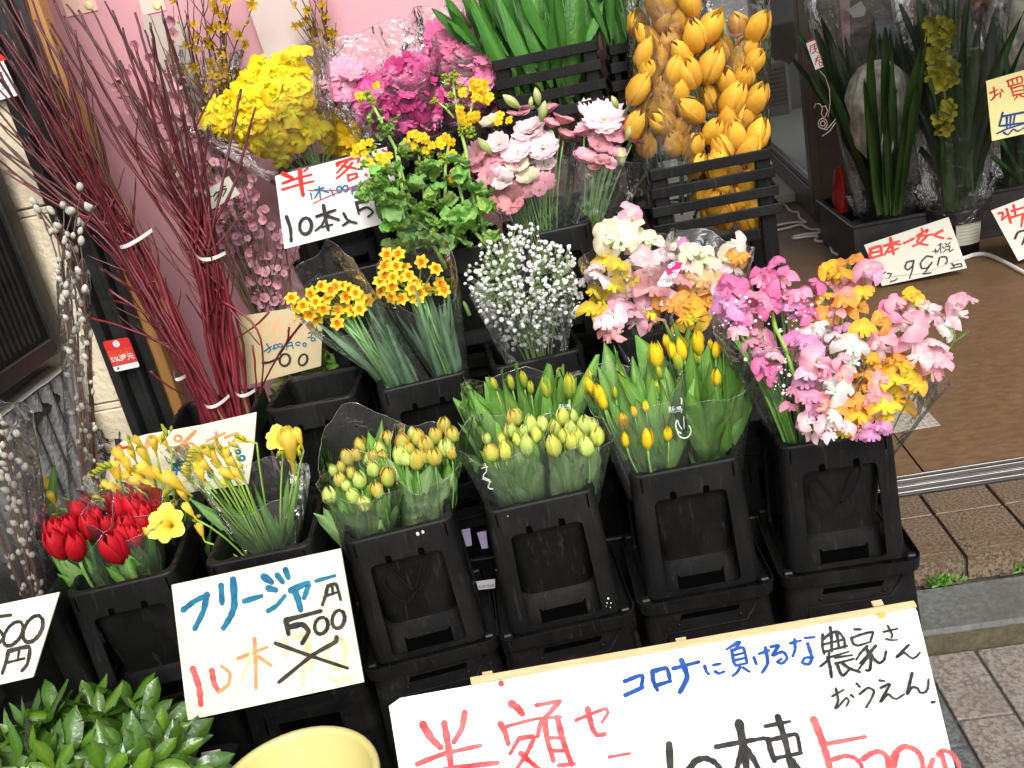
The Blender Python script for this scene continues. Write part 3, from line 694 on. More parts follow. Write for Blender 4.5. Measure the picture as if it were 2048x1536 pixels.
for k, nm in base_of.items():
    L, R, z = BUCK[k]; a = math.atan2(R[1]-L[1], R[0]-L[0]); n = V(-math.sin(a), math.cos(a), 0)
    c = V((L[0]+R[0])/2, (L[1]+R[1])/2, 0)+n*(BD/2); y = c.y
    zb = .0 if y < 1.96 else .121
    if k in ('gyps', 'narc', 'empty', 'mixsp', 'twig') or y > 1.96: c.z = .122
    h = z+.004-BH-c.z-.001
    crate('upturned black crate under '+nm, c, h, a, 1.125 if y < 1.95 else 1.08)

bk_ = sbox('black_board', (-1.15, 1.985, .121), (.27, 2.0, .30), BLK, None, .003); tag(bk_, 'low black plastic board in the dark gap behind the front row of crates', 'board')  # filler added so the lit gap between crates looks black
c_ = V(.335, 2.13, .122); crate('upturned black crate in the dark gap left of the sweet pea bucket', c_, .40, 0.0, .8)
# tall slatted crates of the back row
def slat_crate(label, pL, pR, Yf, dep, zs, zbot, bar=None, name='slatted_crate'):
    L, R = AT(*pL, Yf), AT(*pR, Yf); w = R.x-L.x; cx = (L.x+R.x)/2
    t = thing(name, label, 'crate', (cx, Yf+dep/2, zbot)); top = zs[0]
    def bx(nm, lo, hi, b=.002): return sbox(nm, lo, hi, BLK, t, b)
    for k, z in enumerate(zs):
        e = .0035*k; h = .026
        bx('slat', (cx-w/2-e, Yf-.012-e, z-h), (cx+w/2+e, Yf-.004-e, z), .002)
        bx('slat', (cx-w/2-e, Yf+dep+.004+e, z-h), (cx+w/2+e, Yf+dep+.012+e, z))
        bx('slat', (cx-w/2-e-.002, Yf-.003-e, z-h), (cx-w/2-e+.006, Yf+dep+.003+e, z))
        bx('slat', (cx+w/2+e-.006, Yf-.003-e, z-h), (cx+w/2+e+.002, Yf+dep+.003+e, z))
    for sx in (-1, 1):
        for yy in (Yf, Yf+dep-.04):
            bx('corner_post', (cx+sx*(w/2-.022)-.020, yy, zbot), (cx+sx*(w/2-.022)+.020, yy+.04, top-.004), .004)
    bx('bottom_plate', (cx-w/2+.045, Yf+.002, zbot), (cx+w/2-.045, Yf+dep-.002, zbot+.02))
    if bar: bx('cross_bar', (cx-w/2+.044, Yf+.002, bar-.03), (cx+w/2-.044, Yf+.012, bar))
    return t
zt = AT(1420, 318, 2.45).z
YTC = slat_crate('tall black slatted crate full of yellow tulips', (1299, 350), (1540, 290), 2.45, .24, [zt, zt-.046, zt-.092, zt-.138], .52, bar=AT(1400, 480, 2.45).z)
zt2 = AT(1090, 100, 2.60).z
slat_crate('black slatted crate full of broad green leaves', (986, 130), (1192, 76), 2.60, .22, [zt2, zt2-.048, zt2-.096, zt2-.142], .95)
zt3 = AT(1245, 85, 2.62).z
slat_crate('narrow black slatted crate between green leaves and bagged tulips', (1217, 95), (1262, 80), 2.62, .2, [zt3, zt3-.045, zt3-.09, zt3-.135], .95)
for lb, x, y, wx_, dy, h in (('black box under the crate of broad green leaves', -.04, 2.71, .30, .24, .948-.121), ('black box under the bagged yellow tulips', .335, 2.57, .25, .24, .518-.121)):
    b_ = sbox('black_box', (x-wx_/2, y-dy/2, .121), (x+wx_/2, y+dy/2, .121+h), BLK, None, .006); tag(b_, lb, 'box', 'black boxes under the back row')
# ================================================================ FLOWER MESHES (shared data)
C = lambda h: hexc(h)
def mixc(a, b, t): t = max(0, min(1, t)); return tuple(x*(1-t)+y*t for x, y in zip(a, b))
def tulip_petal(kind, inner=False, openness=0.0, seed=0):
    rr = random.Random(seed)
    if kind == 'gold': gh = [(0, .6), (.25, .9), (.5, .95), (.75, .9), (.9, .72), (1, .30)]
    prof = [(0, .07), (.14, .22), (.36, .30), (.62, .275+.1*openness), (.85, .165+.2*openness), (1, .035+.26*openness)]
    half = [(0, .55), (.25, .84), (.5, .86), (.75, .74), (.9, .50), (1, .08)]
    if kind == 'gold': half = gh
    sc_ = .86 if inner else 1.0; wv = rr.uniform(-.04, .04)
    def fn(u, v):
        a = (v*2-1)*interp(u, half)*1.05; r = interp(u, prof)*sc_*(1-.06*(v*2-1)**2+.03*math.sin(5*v+seed))
        if kind in ('parrot', 'greenish', 'orangegreen') and u > .6: r += .02*math.sin(9*v+seed*2)
        return V(r*math.cos(a)+wv*u, r*math.sin(a), u*(.97 if inner else 1.0)-.03*abs(v*2-1)**2*u)
    def col(u, v):
        e = abs(v*2-1)
        if kind == 'red': return mixc(mixc(C('9c0c16'), C('cc1628'), u), C('de3444'), .35*e**3)
        if kind == 'yellow': return mixc(mixc(C('9fae2c'), C('f2cc1e'), u*1.6+.15), C('f7da3c'), .5*e)
        if kind == 'gold': return mixc(mixc(C('f3ad2c'), C('fac845'), u), C('fcd970'), .6*e**2)
        if kind == 'greenish': return mixc(mixc(C('a4c45e'), C('cbdc74'), u), C('e2e28e'), .9*e**2.5)
        if kind == 'greenyellow': return mixc(mixc(C('a2c058'), C('d6da64'), u), C('ecdf70'), .9*e**2)
        if kind == 'orangegreen': return mixc(mixc(C('a6c656'), C('c4cc60'), u), C('f09040'), max(0, e**2.2*(.15+u*1.0)+.10*math.sin(seed*2.1+5*v)))
        if kind == 'bud': return mixc(C('6f9a3a'), C('cfc93c'), u*1.1-.2+.3*e)
        return (1, 1, 1)
    m = MB(); m.grid(fn, 6, 4, col); return m.mesh('petal', PETAL)
PET = {}
for kd, op in (('red', .45), ('yellow', .05), ('gold', .10), ('greenish', .05), ('greenyellow', .05), ('orangegreen', .18), ('bud', 0)):
    PET[kd] = [tulip_petal(kd, False, op, s) for s in range(3)]+[tulip_petal(kd, True, op*.6, 9+s) for s in range(2)]
STEMC = C('6f9a4a')
def stem_mesh(pts, r, col=None):
    m = MB(); m.tube(pts, r, 6, col or STEMC); return m
def tulip(parent, pos, axis, L, base, kind, stem=True, name='tulip', fat=1.0, bend=.25):
    """one tulip: stem with six petals; pos = middle of the bloom"""
    axis = Vector(axis).normalized(); b = Vector(pos)-axis*L*.5
    mid = Vector(base)*.45+b*.55-axis*0+V(U(-.01, .01), U(-.01, .01), 0); ctrl = b-axis*(b-Vector(base)).length*bend
    m = stem_mesh(bez(base, ctrl, b+axis*.01*L, 6) if stem else [b-axis*L*.35, b-axis*L*.1, b+axis*L*.03], min(.0042, L*.05), STEMC)
    o = m.build(name, STEM, parent)
    rz = U(0, 6.28)
    for k in range(6):
        inner = k >= 3; me = PET[kind][(3+rnd.randrange(2)) if inner else rnd.randrange(3)]
        R = frame(axis, (0, 0, 1), rz+k*2.094+(1.047 if inner else 0)).to_4x4()
        s = L*U(.95, 1.05)*fat
        place('petal', me, Matrix.Translation(b) @ R @ Matrix.Rotation(U(-.05, .10), 4, 'Y') @ Matrix.Diagonal((s, s, L*U(.96, 1.04), 1)), o, (U(.92, 1.05),)*3)
    return o
def leaf_mesh(wr=.16, bend=.25, fold=.25, tipp=1.0, wav=.02, seed=0, prof=None, cols=None, nu=9, mat=None, name='leaf', twist=.0):
    prof = prof or [(0, .35), (.25, .85), (.5, 1.0), (.75, .75), (.92, .33), (1, .02)]
    c0, c1 = cols or (C('86b052'), C('609640')); ph = seed*1.7
    def fn(u, v):
        w_ = interp(u, prof)*wr; s = v*2-1
        y = bend*u*u+abs(s)*w_*fold+wav*math.sin(u*9+ph+s*2)*abs(s)
        a = twist*u; x = s*w_*.5
        return V(x*math.cos(a), y+x*math.sin(a), u-.10*bend*u*u)
    def col(u, v):
        e = abs(v*2-1); c = mixc(c0, c1, e); return mixc(c, C('93a86a'), .35*max(0, .25-u)*4)
    m = MB(); m.grid(fn, nu, 4, col); return m.mesh(name, mat or LEAF)
TLEAF = [leaf_mesh(.175, U(.03, .20), .40, seed=s, wav=.02, twist=U(-.5, .5)) for s in range(6)]
WLEAF = [leaf_mesh(.30, U(.0, .22), .28, seed=s, wav=.03, cols=(C('9cbd76'), C('7fa860'))) for s in range(6)]
DLEAF = [leaf_mesh(.045, U(-.1, .2), .1, seed=s, wav=.01, cols=(C('86a880'), C('648c66')), prof=[(0, .8), (.3, 1), (.7, .9), (.93, .5), (1, .05)]) for s in range(4)]
STRAP = [leaf_mesh(.052, U(.0, .25), .35, seed=s, wav=.01, nu=12, cols=(C('4c6b3a'), C('35562c')), prof=[(0, .7), (.3, 1), (.7, .9), (.9, .5), (1, .03)]) for s in range(5)]
LILYL = [leaf_mesh(.19, U(.0, .25), .3, seed=s, wav=.015, nu=10, cols=(C('5a8f3c'), C('3f7a2c')), prof=[(0, .2), (.25, .8), (.5, 1), (.8, .65), (.95, .25), (1, .02)]) for s in range(5)]
FRLEAF = [leaf_mesh(.085, U(.0, .2), .25, seed=s, cols=(C('6f9a4a'), C('50803a'))) for s in range(4)]
EVER = [leaf_mesh(.40, U(.10, .42), .20, seed=s, wav=.02, nu=8, mat=GLOSSLEAF, cols=(C('7aa23c'), C('5c8d33')), prof=[(0, .08), (.12, .3), (.45, 1), (.7, .9), (.9, .45), (1, .03)]) for s in range(6)]
def leaf(parent, base, tip, wscale=1.0, lib=None, roll=None, color=(1, 1, 1), name='leaf', bdir=None):
    """leaf from base to tip; its broad side turned to bdir, the way it arches over"""
    base, tip = Vector(base), Vector(tip); d = tip-base; L = d.length; z = d.normalized()
    g = U(.75, 1.15); bd = Vector(bdir) if bdir is not None else V(U(-1, 1), U(.15, 1.0), U(-.2, .3))
    y = bd-z*bd.dot(z)
    if y.length < 1e-3: y = z.orthogonal()
    y.normalize(); x = y.cross(z)
    R = Matrix((x, y, z)).transposed().to_4x4()
    return place(name, rnd.choice(lib or TLEAF), Matrix.Translation(base) @ R @ Matrix.Diagonal((L*wscale, L, L, 1)), parent, tuple(c*g for c in color))
def sweetpea_mesh(seed):
    rr = random.Random(seed); m = MB(); ph = rr.uniform(0, 6); op = rr.uniform(-.25, .30); rr_op = rr.uniform(-1, 1)
    def banner(u, v):
        s = v*2-1; a = math.radians(98*s+14*s*s*s); r = (.05+.53*u)*(1+.05*math.sin(4*a+ph))
        notch = 1-.14*math.exp(-(a/.13)**2)*u*u
        z = -.06*u-.20*u*u*(.4+op)+.075*u*u*math.sin(4.3*a+ph)+.040*u**3*math.sin(11*a+2*ph)+.10*u*u*u*rr_op+.05*math.exp(-(a/.18)**2)*u-.05*s*s*u
        return V(r*notch*math.sin(a)*1.08, r*notch*math.cos(a)*.92+.0, z)
    def bc(u, v):
        e = abs(v*2-1); return mixc(mixc((1.04, 1.45, 1.22), (1.0, 1.04, 1.02), u*1.9), (.98, .86, .88), (u-.5)*1.6)
    m.grid(banner, 6, 18, bc)
    for s in (-1, 1):
        sp = rr.uniform(.7, 1.3)
        def wing(u, v, s=s, sp=sp):
            a = (v*2-1); w_ = math.sin(math.pi*min(1, .12+u*.80))
            x = s*(.03+.24*u*sp*(1-.25*a*a)+.05*a*w_); y = -.02-.26*u+.17*a*w_+.03*u*math.sin(7*v+ph)
            return V(x, y, .07+.16*math.sin(u*2.0)+.07*a*w_*s*0-.05*a*a*u)
        m.grid(wing, 5, 5, lambda u, v: mixc((1.04, 1.4, 1.2), (.98, .92, .96), u*1.3))
    m.ellipsoid((0, -.07, .09), (.045, .10, .08), 5, 6, col=(1.04, 1.4, 1.1))
    g = (0.10, .20, .045)
    return m, g
def sweetpea_final(seed):
    m, g = sweetpea_mesh(seed); me = m.mesh('blossom', PETAL); return me
SPEA = [sweetpea_final(s) for s in range(9)]
CALYX = None
def calyx_mesh():
    m = MB(); m.ellipsoid((0, 0, -.04), (.07, .07, .10), 5, 6, col=C('6f9a45'))
    for k in range(5):
        a = k*1.257; m.add([V(.06*math.cos(a-.3), .06*math.sin(a-.3), .0), V(.06*math.cos(a+.3), .06*math.sin(a+.3), .0), V(.10*math.cos(a), .10*math.sin(a), .12)], [(0, 1, 2)], C('7fa850'))
    return m.mesh('calyx', STEM)
CALYX = calyx_mesh()
def sweetpea(parent, pos, s, color, face, up=None, calyx=True, stem_to=None):
    """face: direction the flower looks"""
    up = up or V(U(-.5, .5), U(-.3, .3), 1); j = V(U(-.5, .5), U(-.3, .3), U(-.45, .55))
    z = (Vector(face).normalized()+j*1.0).normalized(); R = frame(z, up); R = R.to_4x4()
    Mt = Matrix.Translation(Vector(pos)) @ R @ Matrix.Rotation(rnd.gauss(0, .75), 4, 'Z') @ Matrix.Diagonal((s*U(.9, 1.1), s*U(.85, 1.1), s*U(.8, 1.3), 1))
    k = U(.9, 1.06); o = place('blossom', rnd.choice(SPEA), Mt, parent, tuple(min(.8, c*k*.86) for c in color))
    if calyx: place('calyx', CALYX, Mt @ Matrix.Translation((0, -.03, -.06)) @ Matrix.Rotation(math.pi, 4, 'X') @ Matrix.Diagonal((1, 1, 1, 1)), o)
    return o
def ruffle_mesh(seed, layers=((5, .08, .36, 6), (6, .12, .44, 18), (7, .14, .50, 34), (8, .14, .52, 54)), ruff=.085, depth=.62):
    rr = random.Random(seed); m = MB()
    for li, (n, r0, ln, tilt) in enumerate(layers):
        for k in range(n):
            th = 6.283*(k+rr.uniform(-.2, .2))/n+li*.5; tl = math.radians(tilt+rr.uniform(-8, 8)); ph = rr.uniform(0, 6); L = ln*rr.uniform(.9, 1.1); wd = 2.6*ln/n*rr.uniform(1.5, 1.9)
            R = Matrix.Rotation(th, 3, 'Z')
            def fn(u, v):
                s = v*2-1; a = tl+.55*u*u
                rad = r0*.5+L*(math.sin(a)*u); z = L*math.cos(tl*.85)*u*.95-.10*u*u
                w_ = wd*(.22+.78*math.sin(min(1, u*1.25)*1.5))*(1-.10*u)
                q = ruff*u*u*math.sin(6*s+ph)+ruff*.45*u**3*math.sin(10*s+2*ph)
                return R @ V(rad+q*math.cos(tl)-.10*s*s*w_*2, s*w_, z*depth*1.5-.2+q*math.sin(tl))
            m.grid(fn, 4, 8, lambda u, v, li=li: mixc((.92, .98, .80), (1.0, .97, .98), u*1.5) if li else mixc((.85, 1.0, .62), (1.0, 1.0, .95), u*1.2))
    return m.mesh('blossom', PETAL)
RUFF = [ruffle_mesh(s) for s in range(5)]
RUFFC = [ruffle_mesh(20+s, ((4, .08, .34, 4), (5, .12, .40, 14), (6, .15, .44, 26)), .035, .75) for s in range(4)]     # half closed cups
STOCK = [ruffle_mesh(40+s, ((4, .06, .34, 14), (5, .12, .44, 40), (6, .14, .48, 66)), .11, .55) for s in range(5)]
def narc_mesh():
    m = MB()
    for k in range(6):
        R = Matrix.Rotation(k*1.047, 3, 'Z')
        def fn(u, v, k=k):
            s = v*2-1; w_ = .19*math.sin(min(1, .12+u*.95)*3.0)**.8 if u < 1 else .02
            return R @ V(.06+.46*u, s*max(w_, .015), (.06 if k % 2 else .03)+.05*u-.10*u*u+.04*s*s)
        m.grid(fn, 4, 3, lambda u, v: mixc(C('f2c41e'), C('f7da46'), u))
    a = m.mesh('blossom', PETAL); m = MB()
    m.grid(lambda u, v: V((.10+.07*u+.012*math.sin(12.57*v*3))*math.cos(6.283*v), (.10+.07*u+.012*math.sin(12.57*v*3))*math.sin(6.283*v), .05+.17*u), 3, 14, lambda u, v: mixc(C('e8801a'), C('f39a1e'), u))
    m.add([V(.1*math.cos(k*.785), .1*math.sin(k*.785), .07) for k in range(8)], [tuple(range(8))], C('c9620e'))
    return a, m.mesh('corona', PETAL)
NARC, CORONA = narc_mesh()
def narcissus(parent, pos, s, face, stem_from=None):
    z = (Vector(face)+V(U(-.6, .6), U(-.4, .4), U(-.5, .6))).normalized()
    Mt = MX(pos, z, s, U(0, 6)); o = place('blossom', NARC, Mt, parent, (U(.92, 1.05),)*3); place('corona', CORONA, Mt, o, (U(.9, 1.05),)*3)
    if stem_from is not None:
        m = MB(); m.tube(bez(stem_from, (Vector(pos)+Vector(stem_from))/2+V(0, 0, .01), Vector(pos)-z*s*.02, 4), .0016, 5, C('7d9a45')); m.build('stem', STEM, parent)
def floret_mesh(seed):
    rr = random.Random(seed); m = MB()
    for k in range(9):
        z = rr.uniform(-.2, 1); a = rr.uniform(0, 6.28); q = math.sqrt(max(0, 1-z*z)); d = V(q*math.cos(a), q*math.sin(a), z)
        R = frame(d, (0, 0, 1), rr.uniform(0, 6)); c = d*.28
        m.add([c+R @ V(-.26, -.22, .0), c+R @ V(.26, -.20, .06), c+R @ V(.3, .22, -.03), c+R @ V(0, .32, .08), c+R @ V(-.28, .22, 0)], [(0, 1, 2, 3, 4)], (.95, .95, .93))
    m.ellipsoid((0, 0, 0), (.26, .26, .26), 4, 6, col=(.88, .9, .82))
    return m.mesh('floret', PETAL, smooth=False)
FLOR = [floret_mesh(s) for s in range(5)]
def freesia_mesh(op, seed):
    rr = random.Random(seed); m = MB()
    for k in range(6):
        R = Matrix.Rotation(k*1.047, 3, 'Z'); inn = .9 if k % 2 else 1.0
        if op:
            prof = [(0, .035), (.35, .06), (.55, .16), (.8, .40), (1, .52)]; zz = [(0, 0), (.35, .38), (.55, .58), (.8, .72), (1, .70)]
        else:
            prof = [(0, .03), (.3, .05), (.55, .14), (.8, .18), (1, .16+.05*(seed-1))]; zz = [(0, 0), (.35, .36), (.6, .64), (.8, .84), (1, 1.0)]
        hf = [(0, .6), (.4, .6), (.7, .68), (.9, .58), (1, .18)]
        def fn(u, v):
            a = (v*2-1)*interp(u, hf)*1.1; r = interp(u, prof)*inn
            if op and u > .55: a *= .8
            return R @ V(r*math.cos(a), r*math.sin(a), interp(u, zz)+.02*math.cos(6*v))
        m.grid(fn, 7, 3, lambda u, v: mixc(mixc(C('c9c64e'), C('f7d940'), u*2.2), C('fbea82'), (u-.4)))
    return m.mesh('blossom', PETAL)
FREE = [freesia_mesh(False, s) for s in range(3)]; FREO = [freesia_mesh(True, s) for s in range(3)]
def bud_mesh(c0, c1):
    m = MB(); m.grid(lambda u, v: V(.20*math.sin(math.pi*(u*.96+.02))**.8*math.cos(6.283*v), .20*math.sin(math.pi*(u*.96+.02))**.8*math.sin(6.283*v), u), 6, 7, lambda u, v: mixc(c0, c1, u)); return m.mesh('bud', PETAL)
GBUD = bud_mesh(C('7f9a35'), C('b3b23a')); YBUD = bud_mesh(C('93a03a'), C('d8c23c')); LBUD = bud_mesh(C('9fb060'), C('dbe0a8'))
def sleeve(parent, base, rb, top, rt, depth=.7, rise=.10, seed=0, mat=None, name='sleeve', n=40, nu=10, wr=.05, dip=.0, bulge=.0, facet=0.0):
    """cone of clear film, open at the top, higher at the back"""
    rr = random.Random(seed); base, top = Vector(base), Vector(top); ax = top-base; L = ax.length; a = ax.normalized()
    R = frame(a, (0, -1, 0)); ph = [rr.uniform(0, 6.28) for _ in range(6)]
    ex = R @ V(1, 0, 0); 
    yv = V(1, 0, 0); xw = (yv-a*yv.dot(a)).normalized(); yw = a.cross(xw)
    if yw.y < 0: yw = -yw
    def fn(u, v):
        th = 6.283*v; t = u
        back = math.sin(th)                           # +1 = far side
        edge = 1+rise*back+.05*math.sin(2*th+ph[0])+.035*math.sin(5*th+ph[1])-dip*max(0, -back)
        z = t*edge*L; r = rb+(rt-rb)*(t**.9)+bulge*math.sin(math.pi*t)*rt
        r *= 1+wr*t*(math.sin(4*th+ph[2])+.6*math.sin(9*th+ph[3]+3*t)+1.1*(.5-abs(math.sin(6.5*th+ph[4]+1.2*math.sin(3*t+ph[5]))))+.35*math.sin(17*th+ph[4]+5*t))
        k = 1+facet*abs(math.cos(2*th))
        return base+a*z+xw*r*k*math.cos(th)+yw*r*depth*k*math.sin(th)
    m = MB(); m.grid(fn, nu, n); me = m
    m.tube([fn(1, k/n) for k in range(n+1)], .0005, 4, mi=1, cap=False)
    sv = rr.uniform(.55, .95); m.tube([fn(k/nu, sv)*1.0 for k in range(nu+1)], .0004, 4, mi=1, cap=False)
    a_ = np.array(me.v); c = a_.mean(0); me.v = [tuple(x) for x in (a_-c)]
    return place(name, me.mesh(name, [mat or FILM, EDGEM]), Matrix.Translation(Vector(c)), parent)
def toward(p): return (CAM-Vector(p)).normalized()
# ================================================================ BOUQUETS
def Lpx(p, px): return MPP(p)*px
def bouquet(name, label, cat, foot, group='wrapped bouquets'):
    """foot = (px, py, Y) where the bunch meets the bucket rim"""
    f = AT(foot[0], foot[1], foot[2]+(.055 if foot[2] < 1.9 else 0)); return thing(name, label, cat, f-V(0, 0, .12), group), f
def tulips(t, foot, lst, conv, y0, y1, kind, sizes=1.0, spread=.35, fat=1.0, out=.35, axis_up=1.0, alt=None, altp=0.0, below=.12):
    """lst of (x, y, length px in zoom) ; nearer for larger y"""
    pts = [(*conv(a, b), c) for a, b, c in lst]; ys = [p[1] for p in pts]; a0, a1 = min(ys), max(ys)
    res = []
    for px, py, ln in pts:
        k = (py-a0)/max(1, a1-a0); Y = y1+(y0-y1)*k+U(-.008, .008)
        p = AT(px, py, Y); Ls = Lpx(p, ln/ZM)*sizes
        ax = ((p-foot).normalized()*out+V(0, 0, axis_up)+V(U(-1, 1), U(-1, 1), 0)*spread*.4).normalized()
        b = foot+V(U(-.02, .02), U(-.02, .02), -below)
        kd = kind
        if isinstance(kind, list): kd = rnd.choice(kind)
        tulip(t, p, ax, Ls*1.02, b, kd, fat=fat*.90); res.append(p)
    return res
def leaves_for(t, foot, pts, n, f0=.55, f1=.95, jit=.04, w=1.0, lib=None, below=.04, color=(1, 1, 1)):
    for _ in range(int(n*3.0)):
        p = rnd.choice(pts); tip = foot+(p-foot)*U(f0+.15, f1+.16)+V(U(-jit, jit), U(-jit, jit)-.01, U(-.02, .02))
        leaf(t, foot+V(U(-.025, .025), U(-.015, .025), -below), tip, w*U(.75, 1.15), lib, color=color)
def front_leaves(t, foot, pts, n, color=(1.1, 1.1, 1.15)):
    near = sorted(pts, key=lambda q: q.y)[:max(3, len(pts)//2)]
    for _ in range(n):
        p = rnd.choice(near); tip = foot+(p-foot)*U(.55, 1.0)+V(U(-.035, .035), U(-.035, -.015), U(-.02, .0))
        leaf(t, foot+V(U(-.035, .035), U(-.03, -.01), -.015), tip, U(.8, 1.2), WLEAF, color=color, bdir=V(U(-.5, .5), 1, .2))
def sl(t, bpx, tpx, Yb, Yt, rb, rt, **k):
    b, p = AT(bpx[0], bpx[1], Yb+(.055 if Yb < 1.9 else 0)), AT(tpx[0], tpx[1], Yt); ax = (p-b).normalized()
    return sleeve(t, b-ax*.035, Lpx(b, rb), p, Lpx(p, rt), **k)
cA = zc(0, 850, ZM); cB = zc(600, 800, ZM); cC = zc(1100, 450, ZM); cD = zc(500, 450, ZM); cE = zc(600, 0, ZM); cF = zc(1348, 0, ZM)

# ---- red tulips ------------------------------------------------------------
t, f = bouquet('tulip_bouquet', 'bunch of red tulips in a clear sleeve, the left of two in the bucket', 'bouquet', (205, 1185, 1.70), 'red tulip bouquets')
pts = tulips(t, f, [(320, 620, 135), (410, 590, 120), (335, 700, 150), (440, 710, 150), (470, 510, 135), (560, 540, 110), (525, 600, 150), (370, 640, 120)], cA, 1.68, 1.80, 'red', 1.36, fat=1.05)
leaves_for(t, f, pts, 12, .4, .8, .02, 1.1, color=(.95, 1.05, 1.0)); front_leaves(t, f, pts, 9, (.95, 1.0, 1.0)); sl(t, (205, 1190), (150, 1035), 1.70, 1.74, 36, 84, rise=.16, seed=1, mat=FILM2)
t, f = bouquet('tulip_bouquet', 'bunch of red tulips in a clear sleeve, nearer the freesia price card', 'bouquet', (285, 1165, 1.72), 'red tulip bouquets')
pts = tulips(t, f, [(690, 505, 180), (800, 490, 160), (640, 600, 130), (740, 600, 160), (830, 570, 140), (670, 715, 180), (780, 650, 130), (720, 660, 140), (860, 520, 130)], cA, 1.70, 1.83, 'red', 1.36, fat=1.05)
leaves_for(t, f, pts, 14, .4, .85, .03, 1.1, color=(.95, 1.05, 1.0)); front_leaves(t, f, pts, 9, (.95, 1.0, 1.0)); sl(t, (285, 1172), (245, 1020), 1.72, 1.76, 40, 80, rise=.14, seed=2, mat=FILM2)

# ---- freesias ---------------------------------------------------------------
def freesia(t, foot, x, y, s, conv, Y, opened=False, tilt=(0, 0)):
    px, py = conv(x, y); p = AT(px, py, Y+U(-.02, .02)); L = Lpx(p, s/ZM)*(1.12 if opened else 1.42); fx = 1.0 if opened else 1.02
    tx, tz = tilt; ax = (V(tx+U(-.25, .25), -.25+U(-.3, .2), 1.0+tz)).normalized()
    if opened: ax = (toward(p)+V(tx, 0, tz+.2)).normalized()
    b = p-ax*L*.5
    o = place('blossom', rnd.choice(FREO if opened else FREE), MX(b, ax, (L*fx, L*fx, L), U(0, 6)), t, (U(.95, 1.05),)*3)
    return b
def freesia_stem(t, pts, r=.0022):
    m = MB(); m.tube(pts, r, 6, C('7da23c')); m.build('stem', STEM, t)
def fbuds(t, conv, lst, Y):
    for x, y, s, dx, dz in lst:
        px, py = conv(x, y); p = AT(px, py, Y+U(-.01, .01)); L = Lpx(p, s/ZM)
        place('bud', rnd.choice((GBUD, YBUD)), MX(p, V(dx, U(-.3, .1), dz), (L*1.3, L*1.3, L)), t, (U(.9, 1.1),)*3)
def budspray(t, conv, x0, y0, x1, y1, n, s, Y):
    p0, p1 = AT(*conv(x0, y0), Y), AT(*conv(x1, y1), Y); d = (p1-p0)
    freesia_stem(t, [p0-d*.3, p0, p1], .0013)
    for i in range(n):
        p = p0+d*(i/(n-1) if n > 1 else 1); L = Lpx(p, s/ZM)*(1-.4*i/n)
        side = V(0, 0, 1)*(.9)+d.normalized()*.8+V(U(-.3, .3), -.2, 0)
        place('bud', rnd.choice((GBUD, GBUD, YBUD)), MX(p, side, (L*1.1, L*1.1, L)), t, (U(.9, 1.1),)*3)
t, f = bouquet('freesia_bouquet', 'bunch of yellow freesias rising behind the red tulips', 'bouquet', (345, 1080, 1.84), 'yellow freesia bouquets')
YF = 1.86
heads = []
for x, y, s, tl in [(720, 205, 125, (.05, 0)), (690, 300, 130, (0, 0)), (850, 190, 120, (.1, 0)), (905, 128, 110, (.1, 0)), (845, 345, 150, (-.55, -.1)), (885, 290, 130, (-.3, 0)), (1040, 350, 160, (-.3, 0)), (970, 112, 90, (0, 0)), (640, 370, 90, (-.3, 0)), (1010, 470, 90, (.2, -.6)), (820, 110, 90, (0, 0)), (750, 250, 110, (0, 0)), (660, 470, 70, (0, 0)), (290, 370, 115, (.1, 0)), (250, 450, 100, (0, 0)), (280, 500, 90, (0, 0)), (900, 380, 120, (-.3, 0)), (820, 300, 110, (-.2, 0)), (930, 300, 100, (0, 0)), (780, 180, 90, (0, 0)), (1080, 420, 110, (-.2, 0)), (690, 390, 100, (-.2, 0)), (760, 330, 100, (.1, 0)), (310, 440, 90, (.2, 0))]:
    heads.append(freesia(t, f, x, y, s, cA, YF, False, tl))
for a, b in (((640, 250), (560, 300)), ((600, 430), (560, 480)), ((620, 470), (600, 380)), ((780, 150), (760, 90)), ((975, 60), (965, 30)), ((950, 100), (1000, 40)), ((880, 420), (820, 400)), ((960, 430), (1000, 390)), ((660, 250), (600, 250)), ((340, 480), (360, 560)), ((720, 390), (700, 340))):
    budspray(t, cA, *a, *b, rnd.randint(3, 5), 62, YF-.02)
heads.append(freesia(t, f, 990, 585, 215, cA, 1.74, True, (-.35, .05))); heads.append(freesia(t, f, 890, 620, 110, cA, 1.745, False, (-1.4, -.7)))
for h in heads[::1]:
    freesia_stem(t, bez(f+V(U(-.03, .03), U(-.03, .03), -.12), f+(h-f)*.5+V(0, .01, .03), h, 6))
for _ in range(12): leaf(t, f+V(U(-.04, .04), U(-.03, .03), -.1), f+V(U(-.14, .12), U(-.04, .06), U(.05, .2)), 1, FRLEAF)
leaf(t, AT(80, 1010, 1.86)-V(0, 0, .06), AT(108, 925, 1.86), 1.4, FRLEAF)
sl(t, (345, 1090), (290, 955), 1.84, 1.86, 50, 120, rise=.12, seed=3)
t, f = bouquet('freesia_bouquet', 'bunch of yellow freesias leaning over the freesia price card in wide sleeve', 'bouquet', (545, 1098, 1.74), 'yellow freesia bouquets')
YF = 1.79; heads = []
